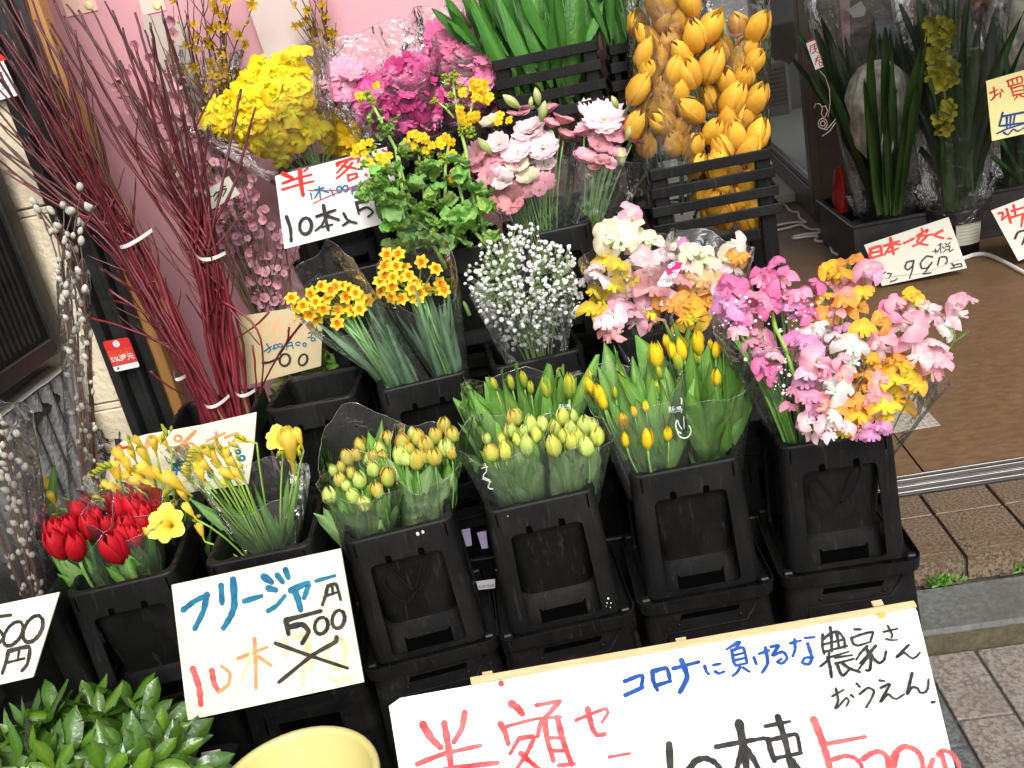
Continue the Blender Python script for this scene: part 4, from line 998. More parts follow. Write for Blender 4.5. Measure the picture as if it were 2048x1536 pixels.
for x, y, s, tl, op in [(1115, 510, 95, (-.2, 0), 0), (1180, 632, 90, (-.2, -.4), 0), (1175, 205, 130, (0, 0), 0), (1260, 200, 100, (-.3, 0), 0), (1300, 170, 90, (0, 0), 0), (1370, 230, 105, (-.2, 0), 0), (1350, 300, 110, (-.6, 0), 0), (1100, 280, 70, (-.4, 0), 0), (1225, 175, 110, (-.2, 0), 0), (1640, 85, 150, (-.2, .3), 1), (1700, 160, 230, (-.05, .0), 0), (1752, 85, 110, (0, 0), 0), (1440, 90, 90, (-1.2, 0), 0), (1180, 300, 110, (0, 0), 0), (1210, 250, 110, (.1, 0), 0), (1290, 250, 100, (-.2, 0), 0), (1400, 300, 90, (-.5, 0), 0), (1150, 250, 90, (-.2, 0), 0), (1330, 190, 100, (.1, 0), 0), (1340, 350, 80, (-.6, 0), 0)]:
    heads.append(freesia(t, f, x, y, s, cA, YF-.03*(y > 450), bool(op), tl))
for a, b in (((1260, 140), (1200, 140)), ((1290, 150), (1275, 100)), ((1420, 260), (1385, 170)), ((1440, 95), (1395, 80)), ((1400, 135), (1360, 125)), ((1140, 540), (1170, 580)), ((1130, 230), (1100, 330)), ((1160, 160), (1120, 230)), ((1620, 190), (1640, 180)), ((1755, 190), (1755, 150))):
    budspray(t, cA, *a, *b, rnd.randint(3, 4), 58, YF-.02)
for h in heads: freesia_stem(t, bez(f+V(U(-.03, .03), U(-.02, .02), -.12), f+(h-f)*.55+V(U(-.01, .01), 0, -.01), h, 6))
for (x, y), w_ in (((1110, 420), 1.5), ((1690, 330), .9), ((1690, 500), .8), ((1250, 420), .8), ((1500, 400), 1.1), ((1420, 480), 1.2), ((1560, 560), 1), ((1660, 600), 1.2), ((1600, 330), .8), ((1480, 330), .7), ((1730, 560), 1.0), ((1380, 620), 1.0)):
    leaf(t, f+V(U(-.03, .04), U(-.02, .02), -.06), AT(*cA(x, y), YF-.02), w_, FRLEAF)
sl(t, (545, 1105), (512, 962), 1.73, 1.79, 38, 112, rise=.10, seed=4, mat=FILM2)

# ---- orange green double tulips ----------------------------------------------
G = 'orange green double tulip bouquets'
t, f = bouquet('tulip_bouquet', 'sleeved bunch of orange tinged double tulips at the back left of its bucket', 'bouquet', (745, 1060, 1.84), G)
pts = tulips(t, f, [(275, 335, 105), (350, 268, 110), (430, 275, 85), (470, 290, 110), (510, 232, 115), (280, 350, 90), (400, 345, 90), (480, 335, 95), (195, 412, 80), (330, 320, 90), (430, 330, 95), (240, 390, 80)], cB, 1.82, 1.90, ['orangegreen', 'orangegreen', 'greenish'], 1.05, fat=1.28)
leaves_for(t, f, pts, 12, .5, 1.02, .02); sl(t, (745, 1065), (725, 900), 1.82, 1.86, 60, 92, rise=.26, seed=5, mat=FILM2)
t, f = bouquet('tulip_bouquet', 'sleeved bunch of pale yellow green double tulips at the front left of its bucket', 'bouquet', (745, 1085, 1.72), G)
pts = tulips(t, f, [(165, 560, 115), (235, 470, 100), (300, 425, 85), (345, 470, 110), (425, 405, 110), (515, 450, 130), (310, 560, 115), (375, 605, 110), (450, 525, 115), (270, 500, 80)], cB, 1.69, 1.78, ['greenish', 'greenyellow', 'orangegreen'], 1.05, fat=1.28)
leaves_for(t, f, pts, 16, .3, .75, .03, 1.25, color=(1.15, 1.2, 1.1)); front_leaves(t, f, pts, 12); sl(t, (742, 1088), (715, 960), 1.70, 1.73, 52, 82, rise=.10, seed=6, mat=FILM2)
t, f = bouquet('tulip_bouquet', 'sleeved bunch of red tinged green double tulips at the right of its bucket', 'bouquet', (850, 1065, 1.76), G)
pts = tulips(t, f, [(600, 255, 125), (690, 220, 115), (790, 210, 110), (845, 150, 110), (890, 200, 105), (740, 265, 125), (585, 325, 125), (680, 350, 130), (785, 330, 120), (855, 280, 120), (885, 305, 90), (640, 290, 100), (620, 340, 100), (730, 330, 95), (660, 200, 90)], cB, 1.74, 1.84, ['orangegreen', 'orangegreen', 'greenish'], 1.05, fat=1.28)
leaves_for(t, f, pts, 18, .3, .8, .03, 1.2, color=(.9, 1.0, .85)); front_leaves(t, f, pts, 12); sl(t, (850, 1072), (850, 905), 1.75, 1.80, 52, 72, rise=.22, seed=7, mat=FILM2)

# ---- green yellow tulips -------------------------------------------------------
G = 'green yellow tulip bouquets'
t, f = bouquet('tulip_bouquet', 'leafy budded tulips in white printed sleeve, behind the green yellow tulip blooms', 'bouquet', (1075, 985, 1.86), G)
pts = tulips(t, f, [(1730, 950, 140), (1600, 905, 110), (1865, 940, 160), (1810, 870, 80), (1525, 920, 100), (1640, 950, 90), (1430, 930, 90)], cD, 1.85, 1.92, 'bud', 1.05, fat=.78)
for x, y in ((1460, 850), (1400, 900), (1530, 870), (1600, 860), (1180, 955), (1240, 980), (1290, 1000), (1360, 950), (1550, 920), (1760, 850), (1915, 770), (1830, 850), (1650, 900), (1700, 890), (1480, 930), (1910, 900), (1195, 1080), (1230, 1150), (1280, 1200), (1260, 1240), (1320, 1100), (1440, 960), (1590, 940), (1780, 920), (1330, 1180), (1200, 1230), (1250, 1320), (1860, 880), (1930, 960)):
    leaf(t, f+V(U(-.03, .03), U(-.02, .03), -.02), AT(*cD(x, y), 1.88+U(-.05, .05)), U(.85, 1.4), color=(.95, .95, .9))
sl(t, (1065, 1000), (1050, 790), 1.85, 1.90, 66, 126, rise=.10, seed=8)
t, f = bouquet('tulip_bouquet', 'sleeved green yellow tulips with some orange blooms, front left of their bucket', 'bouquet', (1045, 1015, 1.74), G)
pts = tulips(t, f, [(1265, 95, 105), (1350, 140, 120), (1240, 178, 95), (1095, 225, 80), (1130, 305, 115), (1200, 295, 130), (1325, 262, 150), (1420, 140, 105), (1310, 185, 95), (1270, 230, 100), (1380, 200, 110), (1180, 230, 80)], cB, 1.72, 1.80, ['greenyellow', 'greenish', 'greenish'], 1.05, fat=1.12)
for p_ in ((1130, 300), (1265, 95), (1240, 178)): tulip(t, AT(*cB(p_[0]-12, p_[1]+6), 1.715 if p_[1] > 200 else 1.79), V(-.1, 0, 1), .042, f-V(0, 0, .1), 'orangegreen', fat=1.2)
leaves_for(t, f, pts, 20, .25, .85, .035, 1.2, color=(1.15, 1.2, 1.05)); front_leaves(t, f, pts, 12); sl(t, (1045, 1022), (1010, 870), 1.73, 1.76, 58, 98, rise=.06, seed=9, mat=FILM2)
t, f = bouquet('tulip_bouquet', 'sleeved bunch of plump green yellow tulips at the front right of its bucket', 'bouquet', (1140, 1000, 1.75), G)
pts = tulips(t, f, [(1540, 95, 115), (1600, 95, 90), (1490, 165, 115), (1585, 170, 115), (1665, 150, 140), (1745, 212, 120), (1485, 265, 140), (1590, 240, 120), (1675, 265, 140), (1540, 210, 100), (1630, 215, 110), (1710, 150, 100)], cB, 1.72, 1.81, ['greenyellow', 'greenyellow', 'greenish'], 1.08, fat=1.18)
leaves_for(t, f, pts, 20, .25, .85, .035, 1.2, color=(1.2, 1.25, 1.05)); front_leaves(t, f, pts, 12); sl(t, (1140, 1005), (1148, 868), 1.73, 1.77, 54, 78, rise=.05, seed=10, mat=FILM2)

# ---- yellow tulips --------------------------------------------------------------
G = 'yellow tulip bouquets'
t, f = bouquet('tulip_bouquet', 'leafy bunch of yellow tulip buds in the printed sleeve at the front of its bucket', 'bouquet', (1310, 945, 1.76), G)
pts = tulips(t, f, [(230, 940, 115), (290, 990, 150), (430, 1150, 130), (440, 1255, 105), (568, 1250, 150), (690, 1222, 100), (420, 900, 85), (560, 1060, 80), (310, 1030, 120), (490, 1090, 80)], cC, 1.73, 1.86, 'yellow', 1.0, fat=.85)
tulips(t, f, [(240, 890, 95), (380, 980, 85), (620, 960, 105), (760, 930, 95), (460, 960, 80)], cC, 1.84, 1.88, 'bud', 1.05, fat=.78)
for x, y in ((320, 705), (405, 690), (280, 820), (450, 790), (540, 800), (560, 920), (500, 1040), (540, 1090), (640, 1060), (720, 960), (790, 900), (420, 1010), (350, 880), (620, 900), (700, 1050), (760, 1000), (460, 1180), (660, 1150), (600, 1000), (480, 860), (340, 770), (380, 1080), (740, 870), (660, 830), (490, 1300), (700, 1330), (620, 1350)):
    leaf(t, f+V(U(-.03, .03), U(-.02, .03), -.02), AT(*cC(x, y), 1.78+.10*(1100-y)/400+U(-.02, .02)), U(.95, 1.45), color=(.9, .92, .85))
sl(t, (1310, 952), (1270, 770), 1.75, 1.82, 62, 104, rise=.12, seed=11, mat=FILM2)
t, f = bouquet('tulip_bouquet', 'tall leafy bunch of open yellow tulips on the right side of its bucket', 'bouquet', (1425, 925, 1.82), G)
pts = tulips(t, f, [(620, 760, 165), (715, 735, 125), (770, 722, 150), (865, 690, 155), (970, 730, 110), (1010, 700, 90), (975, 890, 120), (680, 680, 90), (880, 660, 90), (940, 700, 80)], cC, 1.80, 1.92, 'yellow', 1.0, fat=.85)
tulips(t, f, [(750, 800, 130), (850, 770, 110), (1050, 790, 90), (880, 780, 100), (640, 860, 90)], cC, 1.85, 1.9, 'bud', 1.05, fat=.8)
for x, y in ((935, 560), (1060, 710), (1110, 800), (560, 630), (600, 650), (700, 590), (780, 620), (860, 650), (1110, 920), (970, 800), (940, 700), (1030, 760), (960, 1010), (1090, 1000), (900, 870), (1040, 940), (1140, 960), (900, 1000), (1000, 1090), (820, 980), (850, 900), (1080, 870), (760, 850), (920, 780), (830, 1100), (1060, 1130), (980, 1180)):
    leaf(t, f+V(U(-.03, .03), U(-.02, .03), -.02), AT(*cC(x, y), 1.80+.10*(1000-y)/400+U(-.03, .03)), U(.95, 1.5), color=(.85, .88, .8))
sl(t, (1420, 930), (1420, 755), 1.80, 1.86, 62, 90, rise=.12, seed=12)

# ---- big sweet peas ---------------------------------------------------------------
cS = zc(1420, 500, 2048/540); S6 = 2048/540
PK, MAG, LIL, ORG, YOR, SAL, PALE, WHT, YEL, CRM = (C(x) for x in ('f5a0c0', 'ee7eb4', 'eaa2d4', 'f7aa54', 'f8bc40', 'f5acb0', 'fbd6dc', 'fcf5f0', 'f7d545', 'f7eed0'))
LPK = C('f8b8ca')
def speas(t, foot, lst, conv, Z_, yf, up=None, stems=True, facez=.2, k=1.0):
    for x, y, s, col in lst:
        px, py = conv(x, y); p = AT(px, py, yf(py)+U(-.03, .03)); S = Lpx(p, s/Z_)*k
        fz = (toward(p)*.8+(p-foot).normalized()*.35+V(0, 0, facez)+V(U(-.2, .2), 0, 0))
        sweetpea(t, p, S, col, fz)
        if rnd.random() < .5: p2 = AT(px+U(-26, 26), py+U(-22, 22), p.y+U(.02, .045)); sweetpea(t, p2, S*.86, col, fz)
        if stems and rnd.random() < .55 and p.z > foot.z+.20:
            m = MB(); q = p+V(0, .02, -.015); m.tube(bez(foot+V(U(-.02, .02), U(-.02, .02), -.12), foot*.4+q*.6+V(U(-.01, .01), .01, 0), q, 5), .0018, 5, C('6f9a4a')); m.build('stem', STEM, t)
G = 'large sweet pea bouquets'
t, f = bouquet('sweet_pea_bouquet', 'magenta pink sweet peas with white baby breath sprigs, left bunch of the rightmost bucket', 'bouquet', (1590, 895, 1.83), G)
yS = lambda py: 1.79+.10*(700-py)/200
speas(t, f, [(150, 300, 210, MAG), (100, 370, 180, LIL), (220, 260, 150, MAG), (520, 200, 230, MAG), (430, 170, 120, MAG), (400, 250, 150, PK), (570, 240, 180, PK), (770, 290, 210, MAG), (800, 250, 150, MAG), (380, 370, 190, PK), (440, 330, 160, PK), (290, 400, 190, MAG), (210, 430, 190, LIL), (560, 350, 170, PK), (610, 430, 180, LIL), (470, 430, 160, MAG), (190, 500, 170, LIL), (320, 470, 150, PK), (200, 640, 150, LPK), (230, 580, 130, MAG), (380, 640, 200, PK), (310, 700, 170, PK), (420, 720, 190, PK), (620, 680, 140, MAG), (660, 720, 110, MAG), (390, 860, 140, MAG), (440, 920, 160, MAG), (470, 800, 150, LPK), (360, 790, 120, PK), (700, 500, 130, MAG), (770, 470, 110, MAG), (600, 1200, 120, PK), (620, 1080, 90, PK), (480, 980, 110, MAG), (680, 350, 150, PK), (130, 230, 120, MAG)], cS, S6, yS)
def gyp_specks(t, pts, conv, Zs, Y, smin=22, smax=60):
    for x, y in pts:
        px, py = conv(x, y); p = AT(px, py, Y(py)-.03+U(-.01, .01)); s = Lpx(p, U(smin, smax)/Zs)*.62
        place('floret', rnd.choice(FLOR), MX(p, V(U(-1, 1), -1, U(-.3, 1)), s, U(0, 6)), t)
gp_ = [(200, 385), (130, 420), (300, 390), (520, 430), (570, 305), (715, 390), (740, 380), (720, 465), (655, 535), (535, 610), (310, 590), (345, 540), (445, 560), (720, 500), (770, 420), (830, 400), (30, 480), (650, 480), (580, 545), (380, 510), (230, 345), (270, 360), (840, 365), (660, 600), (520, 890), (570, 850), (560, 1030), (555, 1090), (600, 950), (540, 930), (270, 830), (95, 570)]
gyp_specks(t, gp_, cS, S6, yS)
gyp_specks(t, [(U(20, 840), U(340, 620)) for _ in range(60)]+[(U(460, 650), U(820, 1100)) for _ in range(18)], cS, S6, yS, 10, 24)
freesia_stem(t, [AT(*cS(470, 480), 1.84), AT(*cS(500, 600), 1.80), AT(*cS(560, 720), 1.78), AT(*cS(640, 950), 1.77), AT(*cS(690, 1330), 1.77), f-V(0, 0, .1)], .0042)
for k in range(7):
    m = MB(); m.tube(bez(AT(*cS(660+9*k, 1500), 1.80+U(-.02, .02))-V(0, 0, .1), AT(*cS(430+20*k, 1000), 1.80), AT(*cS(150+45*k, 640+U(-60, 60)), 1.83), 7), U(.0028, .0042), 6, C('5f8a3c')); m.build('stem', STEM, t)
sl(t, (1592, 902), (1548, 640), 1.81, 1.84, 20, 128, rise=.05, seed=13, depth=.6)
t, f = bouquet('sweet_pea_bouquet', 'pink white and orange sweet peas in a narrow sleeve, middle bunch of the rightmost bucket', 'bouquet', (1640, 890, 1.76), G)
yS2 = lambda py: 1.725+.11*(760-py)/200
speas(t, f, [(1080, 740, 250, WHT), (1090, 850, 150, WHT), (810, 850, 230, LPK), (870, 980, 180, LPK), (900, 920, 160, PK), (770, 640, 180, PALE), (720, 710, 160, LIL), (830, 600, 120, WHT), (1000, 600, 150, LIL), (950, 650, 130, PALE), (760, 760, 170, LIL), (1160, 610, 170, YOR), (1010, 830, 150, LPK), (740, 950, 150, LPK), (710, 1020, 140, LIL), (760, 1120, 160, PK), (720, 1150, 110, PK), (950, 1080, 190, WHT), (1020, 1030, 150, WHT), (940, 1220, 170, ORG), (860, 1180, 170, SAL), (1010, 1190, 140, ORG), (930, 1270, 120, WHT), (780, 1250, 140, LIL), (740, 1300, 130, PALE), (880, 1330, 150, PALE), (960, 1340, 130, PALE), (830, 1410, 110, PALE), (920, 1420, 110, PALE), (1000, 950, 130, SAL)], cS, S6, yS2)
freesia_stem(t, bez(AT(*cS(1070, 620), 1.79), AT(*cS(960, 660), 1.79), AT(*cS(880, 770), 1.79), 5), .0025)
sl(t, (1635, 895), (1660, 730), 1.73, 1.76, 26, 68, rise=.08, seed=14, mat=FILM2, facet=.06)
t, f = bouquet('sweet_pea_bouquet', 'orange and pale pink sweet peas spreading right, rightmost bunch of the rightmost bucket', 'bouquet', (1725, 880, 1.80), G)
yS3 = lambda py: 1.74+.13*(800-py)/250
speas(t, f, [(1050, 110, 250, ORG), (900, 150, 150, YOR), (1000, 190, 130, YOR), (1200, 150, 200, LPK), (1230, 190, 150, PK), (1000, 300, 220, SAL), (920, 270, 150, SAL), (1060, 330, 170, SAL), (1165, 340, 180, YOR), (1060, 460, 220, ORG), (1010, 400, 160, ORG), (1120, 430, 150, ORG), (890, 350, 140, YOR), (880, 520, 180, ORG), (940, 480, 130, SAL), (1390, 450, 190, PK), (1420, 400, 150, LPK), (1560, 370, 170, YOR), (1510, 350, 130, YOR), (1650, 450, 240, PALE), (1560, 430, 170, PALE), (1700, 530, 190, LPK), (1870, 420, 170, LPK), (1890, 510, 170, PALE), (1790, 580, 120, WHT), (1530, 560, 250, LPK), (1480, 590, 160, PALE), (1290, 700, 200, LPK), (1320, 760, 140, PALE), (1550, 740, 240, LPK), (1580, 820, 190, PALE), (1700, 710, 190, PALE), (1730, 860, 190, LPK), (1690, 930, 180, SAL), (1760, 800, 130, LPK), (1450, 880, 260, YOR), (1400, 840, 150, ORG), (1500, 950, 200, YEL), (1420, 1000, 200, YEL), (1560, 1040, 150, YOR), (1240, 920, 180, ORG), (1290, 1000, 180, SAL), (1280, 1090, 170, SAL), (1180, 960, 140, ORG), (1150, 1060, 170, ORG), (1120, 1160, 160, ORG), (1400, 1130, 210, YOR), (1330, 1200, 190, YEL), (1200, 1150, 140, SAL), (1130, 1270, 180, YOR), (1250, 1270, 170, SAL), (1340, 1290, 140, YEL), (1240, 1340, 150, LIL), (1300, 1350, 130, LIL), (1010, 1400, 120, YEL), (1110, 1420, 120, PK), (1220, 1420, 120, LIL), (1160, 1380, 110, SAL), (1320, 560, 130, ORG), (1300, 520, 110, ORG), (1220, 830, 120, YOR)], cS, S6, yS3)
freesia_stem(t, bez(AT(*cS(1780, 490), 1.86), AT(*cS(1700, 520), 1.86), AT(*cS(1600, 620), 1.86), 4), .0022)
freesia_stem(t, [AT(*cS(1800, 540), 1.85), AT(*cS(1845, 600), 1.85), AT(*cS(1855, 680), 1.86), AT(*cS(1500, 1200), 1.84)], .0028)
leaf(t, AT(*cS(1650, 860), 1.86), AT(*cS(1965, 622), 1.84), .5, FRLEAF)
sl(t, (1735, 888), (1800, 715), 1.79, 1.85, 48, 108, rise=.02, seed=15, dip=.05)
# ---- narcissus ------------------------------------------------------------------------
G = 'narcissus bouquets'
def narcbunch(label, foot, lst, Y, seed, top, rt, base, rb):
    t, f = bouquet('narcissus_bouquet', label, 'bouquet', foot, G); ctr = V(0, 0, 0); ps = []
    for x, y in lst:
        px, py = cD(x, y); p = AT(px, py, Y+U(-.025, .025)); ps.append(p); ctr += p
    ctr /= len(ps); root = ctr+(f-ctr)*.22+V(0, .02, 0)
    for p in ps: narcissus(t, p, Lpx(p, 31), toward(p)*.9+(p-root).normalized()*.6+V(0, -.1, .15), root)
    for _ in range(11):
        a = f+V(U(-.03, .03), U(-.03, .03), -.12)
        m = MB(); m.tube(bez(a, (a+root)/2+V(U(-.02, .02), 0, .01), root+V(U(-.02, .02), U(-.02, .02), U(-.01, .02)), 5), .003, 6, C('6f9a55')); m.build('stem', STEM, t)
    for _ in range(30):
        tip = root+V(U(-.05, .07), U(-.03, .04), U(-.05, .05))+(root-f)*U(-.35, .12)
        leaf(t, f+V(U(-.035, .035), U(-.03, .03), -.12), tip, U(.9, 1.4), DLEAF, name='leaf')
    sl(t, base, top, foot[2]-.01, Y, rb, rt, rise=.28, seed=seed, depth=.55, mat=FILM)
narcbunch('narcissus bunch in clear sleeve, left of two, leaning far left', (830, 770, 2.20), [(245, 430), (420, 360), (500, 360), (580, 375), (360, 400), (312, 470), (390, 452), (455, 430), (430, 490), (300, 530), (390, 548), (510, 500), (640, 430), (685, 440), (640, 492), (510, 572), (560, 420), (620, 400), (470, 380), (280, 480), (545, 480), (350, 520), (590, 500), (540, 360)], 2.17, 21, (655, 585), 88, (835, 775), 26)
narcbunch('narcissus bunch in clear sleeve, right of two, standing more upright', (905, 755, 2.22), [(800, 172), (870, 170), (1005, 215), (1085, 258), (790, 242), (852, 240), (790, 292), (760, 332), (832, 362), (770, 388), (925, 300), (965, 342), (950, 372), (1030, 378), (930, 412), (992, 402), (890, 432), (1100, 372), (1132, 382), (1110, 342), (880, 302), (840, 310), (980, 432), (830, 420), (905, 250)], 2.20, 22, (830, 545), 84, (908, 762), 26)

# ---- baby breath ---------------------------------------------------------------------------
t, f = bouquet('baby_breath_bouquet', 'white baby breath bunch fanning out of its clear sleeve in the second row', 'bouquet', (1078, 735, 2.20), 'baby breath bouquet')
YG = 2.20; nodes = []
n_f = 0; stuff = MB()
fl_pts = []
while len(fl_pts) < 680:
    x, y = U(1240, 1985), U(-15, 740)
    cx, cy = 1610, 400
    rr_ = math.hypot((x-cx)/362, (y-cy)/(345 if y > cy else 415))
    if y > 470 and abs(x-1650) > 330-(y-470)*.62: continue
    if y < 90 and abs(x-1580) > 110: continue
    if rr_ > 1 or rnd.random() < (rr_**3)*.55: continue
    fl_pts.append((x, y, rr_))
for i, (x, y, r_) in enumerate(fl_pts):
    px, py = cD(x, y); p = AT(px, py, YG-.10*(1-r_**2)+U(-.03, .05)); s = Lpx(p, U(9, 15) if rnd.random() < .75 else U(5, 8))*.80
    M_ = MX(p, toward(p)+V(U(-.6, .6), U(-.6, .6), U(-.3, .6)), s, U(0, 6))
    if i < 295: place('floret', rnd.choice(FLOR), M_, t)
    else:
        me = rnd.choice(FLOR); stuff.add([M_ @ v.co for v in me.vertices], [tuple(q.vertices) for q in me.polygons], (.93, .93, .91))
    nodes.append(p)
tag(stuff.build('floret_mass', PETAL, t, smooth=False), kind='stuff')
sp = MB()
hubs = [f+V(U(-.09, .09), U(-.05, .05), U(.10, .28)) for _ in range(26)]
for h in hubs: sp.tube(bez(f+V(U(-.02, .02), U(-.02, .02), -.1), f+(h-f)*.5+V(U(-.01, .01), 0, 0), h, 4), .0016, 4, C('86a45c'))
for p in nodes:
    h = min(hubs, key=lambda q: (q-p).length); mid = (h+p)/2+V(U(-.01, .01), U(-.01, .01), U(-.012, .004))
    sp.tube([h, mid, p], [.0009, .0007, .0005], 3, C('8ea868'), cap=False)
tag(sp.build('stem_spray', STEM, t), kind='stuff')
sl(t, (1078, 742), (1045, 560), 2.19, 2.19, 44, 108, rise=.08, seed=23, depth=.75, dip=.02)

# ---- mixed pale sweet peas --------------------------------------------------------------------
G = 'mixed sweet pea bouquets'
t, f = bouquet('sweet_pea_bouquet', 'cream pink and yellow sweet peas in sleeve with pink label, behind yellow tulips', 'bouquet', (1290, 690, 2.16), G)
yM = lambda py: 2.12+.12*(600-py)/150
speas(t, f, [(330, 60, 170, CRM), (400, 75, 190, CRM), (470, 40, 160, CRM), (370, 20, 150, CRM), (480, -20, 150, LPK), (565, 80, 130, CRM), (590, 110, 120, CRM), (430, 130, 150, CRM), (320, 165, 120, YEL), (310, 235, 140, YEL), (350, 190, 110, YEL), (275, 300, 150, PALE), (405, 245, 130, YEL), (430, 290, 130, CRM), (520, 180, 160, PALE), (480, 210, 140, PALE), (680, 140, 170, PALE), (640, 200, 150, PALE), (580, 260, 160, PALE), (560, 310, 140, SAL), (600, 385, 170, SAL), (540, 400, 140, SAL), (480, 360, 150, PALE), (430, 420, 150, PALE), (375, 360, 120, YEL), (250, 390, 100, YEL), (232, 500, 130, YEL), (370, 540, 150, PALE), (330, 580, 120, PALE), (490, 520, 160, LPK), (500, 570, 130, LPK), (590, 520, 120, YEL), (560, 480, 120, LPK), (680, 440, 140, PALE), (420, 480, 130, LPK), (510, 340, 110, YEL), (350, 615, 110, SAL), (405, 640, 90, SAL), (300, 520, 110, YEL), (640, 330, 130, PALE), (700, 260, 120, LPK), (790, 110, 80, LIL), (250, 250, 110, PALE), (640, 420, 120, ORG), (620, 560, 100, SAL)], cC, ZM, yM)
sl(t, (1290, 695), (1255, 500), 2.14, 2.20, 42, 98, rise=.14, seed=24, depth=.7)
t, f = bouquet('sweet_pea_bouquet', 'peach and orange sweet peas in pointed sleeve left of the magenta sweet peas', 'bouquet', (1385, 660, 2.16), G)
speas(t, f, [(820, 170, 150, CRM), (870, 210, 150, CRM), (1010, 220, 180, CRM), (960, 260, 140, PALE), (900, 230, 140, CRM), (1080, 265, 150, PALE), (1050, 300, 130, PALE), (860, 400, 180, ORG), (920, 460, 170, ORG), (870, 330, 160, C('f8c08a')), (830, 550, 150, YEL), (880, 540, 130, YEL), (760, 330, 130, SAL), (740, 420, 140, ORG), (720, 480, 120, ORG), (980, 330, 140, C('f8c08a')), (930, 360, 150, C('f8c08a')), (1095, 110, 120, WHT), (1085, 190, 120, ORG), (1120, 200, 90, ORG), (780, 460, 130, ORG), (800, 250, 120, PALE), (960, 420, 120, YOR), (820, 480, 140, YOR), (780, 560, 110, YOR), (1000, 380, 110, PALE), (900, 160, 100, CRM)], cC, ZM, yM)
sl(t, (1385, 668), (1420, 500), 2.14, 2.20, 36, 92, rise=.22, seed=25, depth=.6)

# ---- lisianthus ---------------------------------------------------------------------------------
G = 'lisianthus bouquets'
LP, LPP, LCR, LDU = C('f4b6c4'), C('fbe4e8'), C('f4ecd2'), C('e6a3a6')
def lisi(t, f, lst, Y0, Y1, conv=cE):
    ys = [p[1] for p in lst]; a0, a1 = min(ys), max(ys)
    for x, y, s, col, k in lst:
        px, py = conv(x, y); Y = Y1+(Y0-Y1)*(y-a0)/max(1, a1-a0); p = AT(px, py, Y+U(-.025, .025)); S = Lpx(p, s/ZM)*.86
        z = toward(p)*(.75 if k == 'o' else .35)+(p-f).normalized()*.7+V(U(-.25, .25), U(-.2, .2), .1)
        g = U(.9, 1.02)
        if rnd.random() < .6: p3 = AT(px+U(-20, 20), py+U(-18, 18), p.y+U(.015, .04)); place('blossom', rnd.choice(RUFFC), MX(p3, z+V(U(-.4, .4), U(-.2, .2), U(-.3, .3)), S*.85, U(0, 6)), t, col)
        o = place('blossom', rnd.choice(RUFF if k == 'o' and rnd.random() < .55 else RUFFC), MX(p, z, (S, S, S*.9), U(0, 6)), t, tuple(min(1, c*g) for c in col))
        m = MB(); m.tube(bez(f+V(U(-.03, .03), U(-.03, .03), -.12), f*.5+p*.5+V(0, .02, -.02), p-z.normalized()*S*.3, 5), .0022, 6, C('6f9a4a')); m.build('stem', STEM, t)
def lbud(t, conv, lst, Y):
    for x, y, s, dx in lst:
        p = AT(*conv(x, y), Y); L = Lpx(p, s/ZM); place('bud', LBUD, MX(p-V(dx*L*.4, 0, L*.4), V(dx, -.2, 1), (L*1.1, L*1.1, L)), t, (U(.9, 1.05),)*3)
def fine_leaves(t, f, top, n):
    for _ in range(n):
        a = f+(top-f)*U(-.1, .5)+V(U(-.05, .05), U(-.04, .04), 0); leaf(t, a, a+V(U(-.03, .03), U(-.03, .02), U(.02, .06)), 1.0, FRLEAF, color=(.9, 1, .9))
t, f = bouquet('lisianthus_bouquet', 'pale pink lisianthus with cream blooms in clear sleeve, nearer the rape blossoms', 'bouquet', (1080, 470, 2.50), G)
lisi(t, f, [(1115, 715, 165, LCR, 'c'), (1280, 660, 165, LP, 'c'), (1450, 640, 140, LP, 'c'), (1540, 700, 170, LP, 'c'), (1555, 790, 140, LP, 'c'), (1470, 725, 130, LP, 'c'), (1340, 770, 240, LPP, 'o'), (1160, 840, 170, LPP, 'o'), (1200, 900, 180, LP, 'o'), (1270, 880, 180, LPP, 'o'), (1420, 860, 180, LPP, 'o'), (1025, 900, 150, LP, 'o'), (1060, 965, 170, LP, 'o'), (1130, 1000, 170, LPP, 'o'), (1180, 1050, 190, LPP, 'o'), (1090, 1040, 140, LP, 'o'), (1440, 960, 160, LPP, 'o'), (1430, 1060, 130, LP, 'o'), (1275, 965, 170, LCR, 'c'), (1340, 1035, 190, LCR, 'c'), (1240, 1170, 170, LDU, 'o'), (1180, 1170, 140, LDU, 'o'), (1340, 1130, 130, LP, 'c'), (1270, 1110, 150, LDU, 'o'), (1220, 980, 140, LP, 'o'), (1400, 1110, 120, LP, 'o')], 2.44, 2.58)
lbud(t, cE, [(1235, 590, 130, -.9), (1390, 575, 110, 0), (1420, 660, 130, .4), (1085, 860, 130, -.5), (1350, 605, 70, .3)], 2.5)
fine_leaves(t, f, AT(1090, 380, 2.5), 22); sl(t, (1085, 478), (1050, 310), 2.47, 2.52, 40, 104, rise=.18, seed=26)
t, f = bouquet('lisianthus_bouquet', 'pale pink lisianthus in dotted clear sleeve below the bagged yellow tulips', 'bouquet', (1165, 458, 2.52), G)
